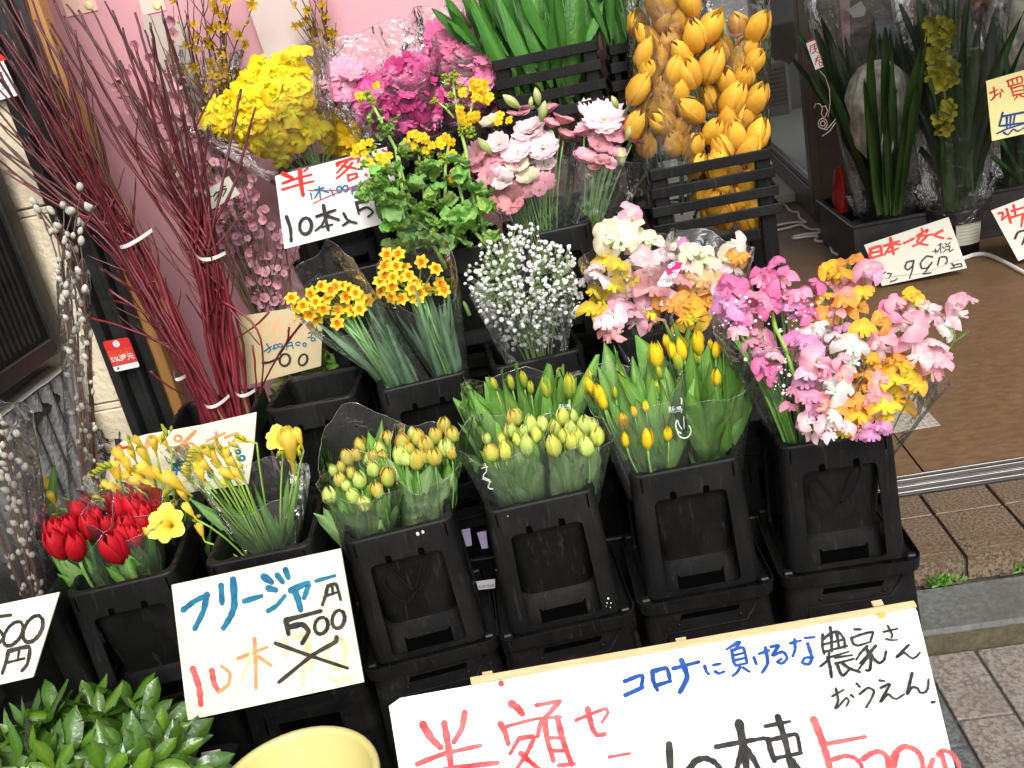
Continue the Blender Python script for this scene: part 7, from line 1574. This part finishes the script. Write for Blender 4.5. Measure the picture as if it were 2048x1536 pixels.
# --- right hand cards ----------------------------------------------------------------------------
kR, kQ = zc(1648, 336, 5.12), zc(1600, 0, 2048/448)
YB_ = ATZ(1850, 556, .135).y
jc = Card('price_card', 'creased cream price card with red and black writing leaning on the black tray', 'price card', [(1728, 490), (1897, 434), (1934, 536), (1764, 572)], (YB_+.10, YB_+.10, YB_), PAPERG, .002, 'handwritten price cards')
jc.write(kR, [(34, [(480, 832), (470, 905), (500, 925)]), (34, [(472, 832), (575, 802), (590, 888)]), (26, [(490, 870), (580, 850)]), (26, [(492, 920), (600, 890)]), (28, [(612, 800), (770, 750)]), (36, [(680, 722), (712, 880)]), (26, [(682, 790), (620, 890)]), (28, [(702, 780), (782, 782)]), (24, [(662, 862), (760, 822)]), (28, [(820, 770), (920, 722)]), (26, [(1000, 622), (1010, 650)]), (26, [(960, 692), (1060, 632), (1050, 662)]), (26, [(1010, 662), (955, 760), (1060, 790)]), (24, [(950, 702), (1112, 680)]), (26, [(1060, 690), (990, 760), (910, 802)]), (28, [(1212, 640), (1130, 690), (1222, 720)]), (22, [(1270, 722), (1302, 725)])], INKR, 'red_lettering')
jc.write(kR, [(12, [(1115, 855), (1165, 850)]), (12, [(1140, 830), (1146, 876)]), (12, [(1170, 792), (1212, 780)]), (12, [(1190, 772), (1196, 872)]), (10, [(1162, 862), (1190, 810)]), (10, [(1212, 802), (1232, 830)]), (12, [(1242, 772), (1260, 790)]), (12, [(1290, 762), (1270, 790)]), (12, [(1242, 810), (1290, 800), (1280, 832), (1250, 836)]), (12, [(1250, 836), (1220, 866)]), (12, [(1282, 832), (1290, 856), (1325, 832)]), (18, [(920, 950), (850, 965), (830, 1020), (860, 1042), (905, 1005), (918, 955), (900, 1060), (875, 1130)]), (18, [(1112, 912), (1050, 905), (990, 970), (1000, 1028), (1060, 1020), (1110, 960), (1040, 1060), (1010, 1085), (1095, 1075)]), (18, [(1182, 920), (1162, 1000)]), (18, [(1200, 912), (1250, 912), (1262, 960), (1240, 982)]), (16, [(1310, 980), (1332, 1010)]), (16, [(1320, 1000), (1400, 980), (1412, 1010)]), (16, [(1300, 1030), (1412, 1006)]), (14, [(580, 1120), (600, 1090), (632, 1065)]), (14, [(650, 1080), (690, 1085), (660, 1130)]), (14, [(680, 1166), (730, 1150), (748, 1130)])], INKK, 'black_lettering')
jc.write(kR, [(5, [(570, 1140), (760, 1105), (1000, 1080), (1200, 1010), (1400, 930)])], INKG, 'crease')  # grey line drawn for the shade of a fold; the sheet stays flat
oc = Card('price_card', 'yellow card with red and blue writing among the potted plants at the right edge', 'price card', [(1972, 162), (2110, 122), (2120, 252), (1984, 282)], (3.90, 3.90, 3.86), PAPERY, .002, 'handwritten price cards')
oc.write(kQ, [(16, [(1735, 852), (1802, 820)]), (16, [(1770, 800), (1780, 880), (1745, 920), (1790, 872), (1832, 850), (1830, 892)]), (16, [(1840, 820), (1856, 840)]), (16, [(1900, 740), (1910, 792)]), (16, [(1890, 742), (2020, 700), (2032, 750)]), (14, [(1940, 732), (1950, 780)]), (14, [(1980, 716), (1990, 762)]), (14, [(1905, 792), (2032, 756)]), (16, [(1930, 800), (1952, 880)]), (16, [(1930, 812), (2040, 780), (2052, 850)]), (13, [(1940, 842), (2040, 820)]), (14, [(1950, 872), (2052, 850)]), (14, [(1985, 880), (1960, 912)]), (14, [(2010, 872), (2060, 890)]), (16, [(2110, 700), (2180, 820)])], INKR, 'red_lettering')
oc.write(kQ, [(20, [(1852, 1030), (1820, 1150)]), (20, [(1860, 1062), (2080, 1020)]), (18, [(1830, 1152), (2060, 1120)]), (18, [(1890, 1072), (1890, 1170)]), (18, [(1925, 1060), (1920, 1152)]), (18, [(1965, 1040), (1950, 1132)]), (16, [(1800, 1222), (1900, 1175), (2080, 1120)]), (16, [(1860, 1212), (1900, 1230), (1950, 1182), (1990, 1200), (2060, 1160)])], INKB, 'blue_lettering')
tc_ = Card('price_card', 'pink price card standing on the shop floor at the right picture edge', 'price card', [(1982, 421), (2120, 368), (2170, 470), (2037, 522)], (3.98, 3.98, 3.9), PAPERP, .002, 'handwritten price cards')
tc_.write(kR, [(26, [(1785, 466), (1832, 460), (1822, 522)]), (24, [(1820, 532), (1882, 480)]), (30, [(1870, 422), (1912, 562)]), (26, [(1940, 382), (1962, 490)]), (24, [(1920, 442), (2060, 400)]), (24, [(1900, 512), (2060, 462)]), (26, [(2040, 470), (2020, 600)])], INKR, 'red_lettering')
tc_.write(kR, [(26, [(1955, 722), (1985, 660), (2050, 640), (2110, 650)]), (26, [(2060, 700), (2030, 782)])], INKK, 'black_lettering')
tg = Card('gift_tag', 'white tag with red characters hanging at the leftmost plant sleeve', 'tag', [(1612, 87), (1630, 80), (1647, 133), (1631, 140)], (4.25, 4.25, 4.25), PAPERW, .001)
tg.poly(kQ, [(70, 372), (130, 346), (138, 362), (58, 396)], INKR, 'red_top')
tg.write(kQ, [(9, [(95, 422), (150, 396)]), (9, [(100, 422), (94, 482)]), (8, [(115, 432), (160, 412)]), (8, [(120, 452), (165, 432)]), (9, [(130, 402), (136, 462)]), (8, [(108, 492), (135, 470), (172, 486)]), (8, [(150, 445), (120, 490)]), (9, [(140, 540), (195, 516)]), (9, [(140, 560), (205, 536)]), (9, [(165, 506), (140, 590)]), (8, [(172, 560), (205, 580)]), (8, [(172, 576), (182, 604), (205, 596), (196, 568), (172, 576)])], INKR, 'red_lettering')
# ================================================================ RIGHT: POTTED PLANTS, CORDS
YT = 4.25; FZ = .1205
POTB = surf('black_pot', (.010, .010, .010), (.02, .02, .019), 15, rough=.4, bump=.2)
SOIL = surf('bark_chips', (.03, .022, .016), (.10, .08, .06), 40, rough=.95, bump=1.0)
def tray(label, pxl, pxr, Y, h=.20, dep=.34):
    L, R = ATZ(*pxl, FZ), ATZ(*pxr, FZ); x0, x1 = L.x, R.x; y0 = L.y
    t = thing('plant_tray', label, 'tray', ((x0+x1)/2, y0+dep/2, FZ), 'black plant trays'); w = x1-x0
    for nm, lo, hi in (('front_wall', (x0, y0, FZ+.001), (x1, y0+.012, FZ+h)), ('rear_wall', (x0, y0+dep-.012, FZ+.001), (x1, y0+dep, FZ+h)), ('side_wall', (x0, y0+.0125, FZ+.001), (x0+.012, y0+dep-.0125, FZ+h)), ('side_wall', (x1-.012, y0+.0125, FZ+.001), (x1, y0+dep-.0125, FZ+h)), ('floor_plate', (x0+.013, y0+.013, FZ+.002), (x1-.013, y0+dep-.013, FZ+.012)),
                       ('rim', (x0-.008, y0-.008, FZ+h+.0005), (x1+.008, y0+.016, FZ+h+.014)), ('rim', (x0-.008, y0+dep-.016, FZ+h+.0005), (x1+.008, y0+dep+.008, FZ+h+.014)), ('rim', (x0-.008, y0+.0165, FZ+h+.0005), (x0+.016, y0+dep-.0165, FZ+h+.014)), ('rim', (x1-.016, y0+.0165, FZ+h+.0005), (x1+.008, y0+dep-.0165, FZ+h+.014))):
        sbox(nm, lo, hi, POTB, t, .003)
    for k in range(2):
        sbox('divider', (x0+.013, y0+dep*(k+1)/3-.004, FZ+.013), (x1-.013, y0+dep*(k+1)/3+.004, FZ+h-.02), POTB, t)
    return t, x0, x1, y0
_, tx0, tx1, ty0 = tray('black tray of potted orchids behind the creased price card', (1712, 545), (1880, 505), YT, .20, .60)
tray('black tray of potted orchids right of the labelled pot, at right picture edge', (1955, 480), (2110, 445), YT+.1, .20, .5)
def pot(label, base, Y, r, h, sleeve_=True):
    c = AT(*base, Y); t = thing('flower_pot', label, 'pot', (c.x, c.y, c.z-h), 'black orchid pots'); m = MB(); z0 = c.z-h
    loft(m, [[V(c.x+r*k*math.cos(6.283*j/20), c.y+r*k*math.sin(6.283*j/20), z) for j in range(20)] for k, z in ((.74, z0), (.97, c.z-.015), (1.04, c.z-.014), (1.04, c.z+.004), (.95, c.z+.004), (.93, c.z-.03))], close0=True)
    m.build('body', POTB, t); m = MB(); m.grid(lambda u, v: V(c.x+r*.93*u*math.cos(6.283*v), c.y+r*.93*u*math.sin(6.283*v), c.z-.022+.014*mnoise.noise(V(u*5, v*9, r*7))), 4, 16); m.build('soil', SOIL, t)
    return t, c
def curved_label(t, c, r, z0, z1, a0, a1):
    m = MB(); m.grid(lambda u, v: V(c.x+(r*(.9+.09*u)+.002)*math.cos(a0+(a1-a0)*v), c.y+(r*(.9+.09*u)+.002)*math.sin(a0+(a1-a0)*v), z0+(z1-z0)*u), 2, 10); m.build('paper_label', PAPERG, t)
    for k in range(5):
        m = MB(); zz = z0+(z1-z0)*(.15+.16*k); rr_ = r*(.9+.09*(.15+.16*k))+.0026; m.grid(lambda u, v: V(c.x+rr_*math.cos(a0+(a1-a0)*(.1+.75*v)), c.y+rr_*math.sin(a0+(a1-a0)*(.1+.75*v)), zz+.0035*u+.001*math.sin(v*60)), 1, 14); m.build('print_line', INKG, t)
def orchid(label, foot, Y, r, tips, seed, wmul=1.0, color=(.58, .62, .48), sle=None, canes=3, lab=False):
    pt, c = pot('black pot under '+label[1], foot, Y, r, .21 if lab else .17)
    if lab: curved_label(pt, c, r, c.z-.15, c.z-.055, -1.95, -.95)
    t = thing('orchid_plant', label[0], 'potted plant', c, 'potted orchids')
    for tx, ty in tips+[(x+U(-30, 30), y+U(10, 120)) for x, y in tips]:
        b = c+V(U(-.05, .05), U(-.05, .01), -.01); e = AT(tx, ty, Y+U(-.24, .10)); leaf(t, b, e, U(.9, 1.3)*wmul, STRAP, color=color, roll=U(-1, 1) if rnd.random() < .6 else None)
    for k in range(canes):
        b = c+V(U(-.05, .05), U(-.05, .03), -.02); m = MB(); m.tube([b, b+V(U(-.01, .01), 0, .10), b+V(U(-.03, .03), 0, .2)], [.007, .006, .004], 6, C('b8a65a')); m.build('cane', STEM, t)
    # crinkled film round the pot's top
    n_ = 44; m = MB()
    def fn(u, v):
        th = 6.283*v; rad = r*(1.12+.25*u*u+.10*math.sin(7*th+seed)*u+.07*math.sin(17*th)*u); return V(c.x+rad*math.cos(th), c.y+rad*math.sin(th), c.z-.05+.13*u+.02*math.sin(5*th+seed)*u)
    m.grid(fn, 5, n_); m.build('film_collar', FILMR, t)
    if sle:
        tp, rt = sle; p = AT(*tp, Y); sleeve(t, c+V(0, 0, .0), r*1.05, p, Lpx(p, rt), rise=.05, seed=seed, mat=FILM, depth=.8, n=44)
    return t, c
orchid(('strappy green orchid with a white netted flower head in a clear gift sleeve', 'the orchid with the netted flower head'), (1775, 428), 4.45, .12,
       [(1632, 60), (1660, 50), (1690, 20), (1745, -10), (1680, 40), (1740, 150), (1762, 165), (1790, 60), (1815, 20), (1720, 30), (1700, 80), (1810, 130), (1775, 230), (1740, 210), (1800, 200), (1650, 75), (1725, 120), (1755, 60), (1830, -10), (1845, 100)], 1, 1.25, sle=((1738, -40), 132))
orchid(('orchid with a green yellow flower spike and long strap leaves in the tray', 'the orchid with the yellow green spike, with a paper label'), (1912, 412), 4.22, .115,
       [(1830, -20), (1860, -20), (1885, -10), (1920, -20), (1945, -20), (1965, 0), (1850, 60), (1870, 80), (1905, 60), (1935, 30), (1955, 40), (1975, 30), (1840, 120), (1895, 150), (1925, 110), (1880, -30), (1810, 10), (1985, -10), (1990, 60)], 2, 1.3, sle=((1900, -60), 120), lab=True)
orchid(('orchid under a white net with dark strap leaves at the right picture edge', 'the orchid at the right edge'), (2040, 375), 4.55, .12,
       [(2000, 60), (2030, -10), (2025, 10), (2050, 40), (2070, -10), (2010, 110), (2040, 130), (1995, 180), (2060, 180), (2020, -30), (1990, 20)], 3, 1.2, sle=((2050, -60), 100))
# net bags
NETM = None
def net_mat():
    m, n, N, L = nmat('white_netting'); out = N('ShaderNodeOutputMaterial'); d = N('ShaderNodeBsdfDiffuse'); d.inputs[0].default_value = (.80, .77, .68, 1); tl_ = N('ShaderNodeBsdfTranslucent'); tl_.inputs[0].default_value = (.80, .77, .68, 1)
    m0 = N('ShaderNodeMixShader'); m0.inputs[0].default_value = .45; L(d.outputs[0], m0.inputs[1]); L(tl_.outputs[0], m0.inputs[2]); tr = N('ShaderNodeBsdfTransparent')
    tc = N('ShaderNodeTexCoord'); wv = N('ShaderNodeTexNoise'); wv.inputs['Scale'].default_value = 16; wv.inputs['Detail'].default_value = 5; L(tc.outputs['Object'], wv.inputs['Vector'])
    mr = N('ShaderNodeMapRange'); mr.inputs[1].default_value = .38; mr.inputs[2].default_value = .60; mr.inputs[3].default_value = .42; mr.inputs[4].default_value = .92; L(wv.outputs[0], mr.inputs[0])
    bp_ = N('ShaderNodeBump'); bp_.inputs['Strength'].default_value = .8; bp_.inputs['Distance'].default_value = .02; L(wv.outputs[0], bp_.inputs['Height']); L(bp_.outputs[0], d.inputs['Normal'])
    mx = N('ShaderNodeMixShader'); L(mr.outputs[0], mx.inputs[0]); L(tr.outputs[0], mx.inputs[1]); L(m0.outputs[0], mx.inputs[2]); L(mx.outputs[0], out.inputs[0]); return m
NETM = net_mat()
def netbag(label, cpx, Y, rx, rz, seed):
    c = AT(*cpx, Y); t = thing('netted_flower_head', label, 'flower head', c, 'netted flower heads'); m = MB(); a, b = Lpx(c, rx), Lpx(c, rz)
    def fn(u, v):
        th = math.pi*(.01+.98*u); ph = 6.283*v; k = 1+.06*math.sin(5*ph+seed)+.05*math.sin(6*th+ph*2+seed)+.16*mnoise.noise(V(math.cos(ph)*1.6, math.sin(ph)*1.6, u*5+seed))+.09*mnoise.noise(V(math.cos(ph)*5, math.sin(ph)*5, u*12+seed))+.045*math.sin(13*ph+2.5*math.sin(5*u+seed))*math.sin(math.pi*u); sh = math.sin(th)**.7*interp(u, [(0, .45), (.35, .85), (.65, 1.05), (.85, 1.0), (1, .8)])
        return V(c.x+a*k*sh*math.cos(ph), c.y+a*.7*k*sh*math.sin(ph), c.z-b*math.cos(th))
    m.grid(fn, 34, 64); m.build('net', NETM, t)
    for k in range(26):
        d = V(U(-1, 1), U(-.6, .6), U(-1, 1))*.6; p = c+V(d.x*a*.9, d.y*a*.6, d.z*b*.95); place('petal', PET['greenyellow'][k % 3], MX(p, V(d.x, d.y-.2, d.z+.3), .06, U(0, 6)), t, (1, 1, .8))
netbag('white net bag round a pale yellow flower head among orchid leaves', (1756, 228), 4.22, 58, 104, 1)
t = bpy.data.objects['orchid_plant']
for bx_, tx_, ty_, w_ in ((1772, 1744, 150, 1.3), (1782, 1764, 168, 1.0), (1760, 1700, 40, 1.2), (1792, 1800, 60, 1.2), (1796, 1824, 150, 1.1), (1764, 1724, 120, 1.0), (1786, 1778, 90, 1.0), (1776, 1752, 40, 1.2), (1790, 1808, 200, 1.0), (1758, 1712, 200, 1.0), (1788, 1840, 60, 1.2)):
    leaf(t, AT(bx_, 428, 4.28), AT(tx_, ty_, 4.06), w_, STRAP, color=(.5, .55, .42), bdir=V(U(-.3, .3), -1, 0))
netbag('white net bag round a flower head at the top right picture edge', (2030, 70), 4.50, 58, 100, 4)
t = thing('flower_spike', 'green yellow orchid flower spike between strap leaves', 'flower', AT(1890, 250, 4.10))
m = MB(); m.tube([AT(1898, 330, 4.16), AT(1890, 200, 4.12), AT(1878, 45, 4.1)], .005, 6, C('7f9a45')); m.build('stem', STEM, t)
OFL = five_petal((C('b0a63a'), C('8a9238')), .3, .22)
for k in range(46):
    y = U(42, 175) if k < 36 else U(205, 262); x = 1885+(y-110)*.03+U(-22, 22)*(1 if y < 180 else .5); p = AT(x, y, 4.08+U(-.03, .03)); place('blossom', OFL, MX(p, toward(p)+V(U(-.9, .9), 0, U(-.6, .6)), Lpx(p, 34)*U(.7, 1.1), U(0, 6)), t, (U(.75, 1),)*3)
t = thing('orange_bloom_bunch', 'orange blooms high among the orchid leaves', 'flower', AT(1830, 20, 4.6))
for x, y in ((1815, 5), (1830, 10), (1822, 25), (1845, 30), (1838, 45), (1850, 20), (1830, 55), (1958, 8), (1962, 25), (1810, 18)):
    p = AT(x, y, 4.60); place('blossom', rnd.choice(RUFF), MX(p, toward(p), Lpx(p, 34), U(0, 6)), t, C('d9925a'))
sp_ = thing('flower_support_stake', 'thin white wire ornament on the left plant sleeve', 'ornament', AT(1650, 200, 4.2))
kQ2 = zc(1600, 0, 2048/448); m = MB()
for pl in ([(180, 645), (230, 700), (270, 820), (275, 950), (255, 1070)], [(130, 990), (140, 950), (180, 950), (205, 985), (195, 1040), (215, 1075)], [(200, 980), (230, 965), (250, 1010), (235, 1060), (210, 1080)], loop(208, 1130, 42, 48), [(170, 1160), (240, 1190), (325, 1090)], [(200, 1245), (270, 1200), (325, 1120)], loop(208, 1130, 22, 24)):
    m.tube([AT(*kQ2(*p), 4.18) for p in pl], .0022, 4, (.62, .5, .38))
m.build('wire', STEM, sp_)
rb_ = thing('red_bag', 'crumpled red bag behind the leftmost plant pot', 'bag', AT(1682, 400, 4.6)); m = MB()
p = AT(1680, 380, 4.6); hgt = Lpx(p, 42)
m.grid(lambda u, v: V(p.x+Lpx(p, 15)*(1-.5*u*u)*math.cos(6.283*v)*(1+.25*mnoise.noise(V(u*5, v*9, 1))), p.y+.05*math.sin(6.283*v)*(1+.3*mnoise.noise(V(u*5, v*7, 4))), p.z-hgt+2*hgt*u*(1-.12*math.sin(6.283*v))), 12, 26); m.build('body', surf('crumpled_red_film', (.30, .012, .012), (.4, .02, .02), 15, rough=.35, bump=.6, bscale=25, dist=.01), rb_)
# cords -------------------------------------------------------------------------------------
def cord(label, px, r=.0055, z=FZ+.006):
    pts = [ATZ(x, y, z+dz) for x, y, dz in px]; out = []
    for i in range(len(pts)-1):
        p0, p1, p2, p3 = pts[max(0, i-1)], pts[i], pts[i+1], pts[min(len(pts)-1, i+2)]
        for j in range(6): u = j/6; out.append(.5*((2*p1)+(p2-p0)*u+(2*p0-5*p1+4*p2-p3)*u*u+(3*p1-p0-3*p2+p3)*u**3))
    out.append(pts[-1]); m = MB(); m.tube(out, r, 7); o = m.build('power_cord', CORD); tag(o, label, 'cord', 'white cords'); return o
kc = lambda x, y, dz=0: (1348+x/ZM, y/ZM, dz)
cord('white cord zigzagging over the brown floor beside the glass door', [kc(535, 1145), kc(575, 1150), kc(600, 1185), kc(650, 1200), kc(680, 1235), kc(725, 1245), kc(735, 1275), kc(770, 1300), kc(720, 1300), kc(640, 1310), kc(590, 1325), kc(600, 1345), kc(660, 1335), kc(740, 1315), kc(790, 1340), kc(850, 1345), kc(850, 1360), kc(770, 1370), kc(700, 1385), kc(705, 1395), kc(770, 1385), kc(840, 1380), kc(825, 1405), kc(860, 1412), kc(970, 1403)], .007)
cord('white cord looping up at the corner of the black tray', [kc(975, 1300, .05), kc(940, 1297, .03), kc(920, 1340, .02), kc(915, 1400, .01), kc(925, 1470, 0), kc(960, 1490, 0), kc(1000, 1490, 0)], .008)
cord('white cord running right from the creased price card', [(1880, 528, .0), (1925, 517, .005), (1950, 509, .005), (1972, 509, 0), (2000, 520, 0), (2050, 547, 0), (2120, 580, 0)], .010)

# ================================================================ FRONT SMALL THINGS
bn = thing('yellow_basin', 'pale yellow plastic basin cut by the bottom picture edge', 'basin', (0, 0, 0))
c0 = ATZ(608, 1500, .235); W[bn.name] = Matrix.Translation((c0.x, c0.y-.12, 0)); bn.location = (c0.x, c0.y-.12, 0)
BAS = surf('yellow_plastic', (.50, .44, .16), (.54, .48, .19), 6, rough=.4, bump=.04)
bpx = [ATZ(470, 1536, .235), ATZ(745, 1500, .235), ATZ(610, 1462, .235)]
bx_ = (bpx[0].x+bpx[1].x)/2; brad = .165; cy_ = bpx[2].y-brad+.004
m = MB(); n_ = 48
loft(m, [[V(bx_+brad*k*math.cos(6.283*j/n_), cy_+brad*k*math.sin(6.283*j/n_), z) for j in range(n_)] for k, z in ((.74, .03), (.75, .026), (.965, .22), (1.0, .222), (1.02, .228), (1.02, .237), (1.0, .240), (.94, .238), (.925, .230), (.72, .040), (.0, .038))], close0=True)
m.build('bowl', BAS, bn)
sk = Card('stock_sticker', 'small white stock sticker with a printed number on black plastic, bottom edge', 'sticker', [(402, 1506), (440, 1499), (447, 1524), (406, 1533)], (1.466, 1.466, 1.466), PAPERG, .001)
sk.text('92116', zc(0, 0, 1), 404, 1525, 15, INKK, 'black_lettering', (1, -.2), 38); sk.poly(zc(0, 0, 1), [(403, 1508), (439, 1501), (440, 1503), (403, 1510)], INKGR, 'green_line')
sk = Card('stock_sticker', 'brown stock sticker under the number sticker at the bottom edge', 'sticker', [(398, 1536), (452, 1526), (458, 1560), (404, 1572)], (1.4665, 1.4665, 1.4665), surf('brown_sticker', (.30, .2, .14), (.34, .23, .16), 20, rough=.6, bump=0), .001)
bb = sbox('black_box', (-1.06, 1.47, 0), (-.888, 1.53, .24), BLK, None, .008); tag(bb, 'low black box behind the yellow basin and below the evergreen bunch', 'box')
# prints on the sleeves
def film_print(label_txt, px, Y, h, extra):
    pass
def decal(t_name, conv, Y, strokes, label):
    t = thing(t_name, label, 'print', AT(*conv(*strokes[0][1][0]), Y)); m = MB()
    for wd, pl in strokes:
        for a, b in zip(pl, pl[1:]):
            p, q = AT(*conv(*a), Y), AT(*conv(*b), Y); tt = (q-p).normalized(); s_ = toward(p).cross(tt)*Lpx(p, wd/ZM)*.5; m.add([p+s_, p-s_, q-s_, q+s_], [(0, 1, 2, 3)])
    m.build('white_print', DECAL, t, smooth=False); return t
NII = lambda x, y, s: [(s*.1, [(x+a*s, y+b*s) for a, b in pl]) for pl in ([(.22, 0), (.22, .1)], [(.05, .14), (.42, .1)], [(.12, .2), (.16, .3)], [(.34, .18), (.3, .3)], [(.02, .38), (.46, .34)], [(.24, .36), (.24, .95)], [(.22, .5), (.02, .75)], [(.28, .5), (.44, .66)], [(.85, .02), (.6, .12)], [(.6, .12), (.58, .55), (.5, .92)], [(.6, .4), (.98, .34)], [(.8, .38), (.8, .95)],
       [(1.12, .1), (1.2, .2)], [(1.08, .35), (1.16, .44)], [(1.08, .9), (1.2, .62)], [(1.36, .08), (1.36, .42)], [(1.36, .1), (1.85, .02)], [(1.36, .25), (1.8, .2)], [(1.85, .02), (1.82, .3)], [(1.36, .42), (2.0, .34), (1.96, .88), (1.86, .92)], [(1.4, .62), (1.36, .78)], [(1.54, .6), (1.56, .74)], [(1.68, .56), (1.72, .72)], [(1.82, .54), (1.86, .68)])]
decal('sleeve_print', zc(500, 450, ZM), 1.80, NII(1805, 1048, 36), 'white place name print on the back sleeve of the green yellow tulips')
decal('sleeve_print', cC, 1.715, NII(692, 1062, 40)+[(7, loop(785, 1205, 40, 42, 0, -50, 16, 120)), (9, [(742, 1140), (735, 1165), (738, 1190), (750, 1210), (768, 1220)]), (7, [(745, 1140), (756, 1170), (772, 1195)]), (9, [(765, 1010), (775, 1030)]), (9, [(770, 1020), (770, 1050)]), (5, [(783, 1120), (785, 1190)])], 'white place name and bird print on the yellow tulip sleeve')
decal('sleeve_print', cB, 1.70, [(6, [(1080, 370), (1092, 395), (1090, 420), (1076, 435), (1070, 450), (1090, 460), (1110, 470), (1108, 490), (1100, 510), (1112, 520), (1130, 520)]), (4, [(1060, 400), (1100, 390)]), (4, [(1065, 460), (1120, 480)])], 'white scroll print on the sleeve at the left of the green yellow tulips')
lt = Card('sleeve_label', 'magenta and white sweet pea label on the mixed sweet pea sleeve', 'label', [(1349, 522), (1367, 523), (1341, 570), (1314, 571)], (2.05, 2.05, 2.05), PAPERW, .0006, sub=[(1331, 541), (1347, 523), (1366, 524), (1362, 537), (1344, 568), (1339, 573), (1316, 572), (1315, 565)])
lt.poly(cC, [(675, 262), (722, 214), (775, 218), (765, 252), (690, 300)], surf('magenta_print', (.55, .02, .14), (.6, .03, .17), 20, rough=.4, bump=0), 'magenta_band')
lt.write(cC, [(7, loop(702, 240, 9, 9)), (7, loop(718, 228, 9, 9)), (6, [(720, 270), (745, 262)])], INKW, 'white_flower_print'); lt.text('Sweet Pea', cC, 640, 338, 30, surf('magenta_ink', (.6, .03, .2), (.6, .03, .2), 20, bump=0), 'pink_lettering', (1, -.45), 150)
for k in range(9): lt.write(cC, [(2.2 if k % 3 else 4, [(686+k*6, 318-k*1.5), (680+k*6, 340-k*1.5)])], INKK, 'barcode')
for lb, px_, Y in (('folded purple shop slip in the dark gap between buckets, lower', (962, 1090), 1.90), ('folded purple shop slip in the dark gap between buckets, upper', (930, 1085), 1.92)):
    o = sheet_quad('paper_slip', [(px_[0]-8, px_[1]-24), (px_[0]+10, px_[1]-28), (px_[0]+14, px_[1]+6), (px_[0]+2, px_[1]+8)], Y, surf('mauve_slip', (.34, .28, .44), (.4, .33, .5), 20, rough=.6, bump=0), lb, 'slip')
ws = Card('barcode_slip', 'white barcode slip in the dark gap left of the green yellow tulip bucket', 'slip', [(952, 1163), (990, 1158), (990, 1176), (957, 1180)], (1.84, 1.84, 1.84), surf('lilac_slip', (.45, .45, .5), (.5, .5, .55), 20, bump=0), .0006)
for k in range(12): ws.write(zc(0, 0, 1), [(.9, [(959+k*2.6, 1171-k*.35), (959+k*2.6, 1177-k*.35)])], INKK, 'barcode')
# weeds at the kerb
def weed(label, px, py, n, sz):
    b = ATZ(px, py, .058); t = thing('weed', label, 'weed', b, 'weeds in the kerb joint')
    for k in range(n):
        a = U(0, 6.28); r = U(.0, .035); p = b+V(r*math.cos(a)*1.3, r*math.sin(a)*.45, 0); e = p+V(U(-.02, .02), U(-.022, .006), U(.006, .032)); leaf(t, p, e, 1.7, TLEAF, color=(.85, .95, .75))
    m = MB(); m.grid(lambda u, v: b+V((u-.5)*.09, (v-.5)*.03, .001+.005*mnoise.noise(V(u*9, v*9, px))), 6, 4); m.build('soil', SOIL, t)
weed('small green weed growing where the tiled step meets the kerb stone', 1885, 1165, 110, 1); weed('tiny green weed in the kerb joint at the right picture edge', 2035, 1140, 40, 1); weed('tiny weed sprout beside the sweet pea bucket at the kerb', 1822, 1168, 9, 1)
cb = thing('pebble', 'tiny white pebble on the pavers below the kerb', 'pebble', ATZ(2024, 1260, .004)); m = MB(); m.ellipsoid((0, 0, 0), (.004, .003, .003), 5, 7); place('body', m.mesh('body', WHITEP), Matrix.Translation(ATZ(2024, 1260, .004)), cb)
# crumpled film bunch behind pussy willow
t = thing('plastic_wrap', 'crumpled clear plastic wrap behind the pussy willow bucket', 'wrap', AT(200, 900, 2.05)); sleeve(t, AT(215, 1000, 2.05), .05, AT(200, 880, 2.05), .05, seed=50, mat=FILMR, wr=.16)
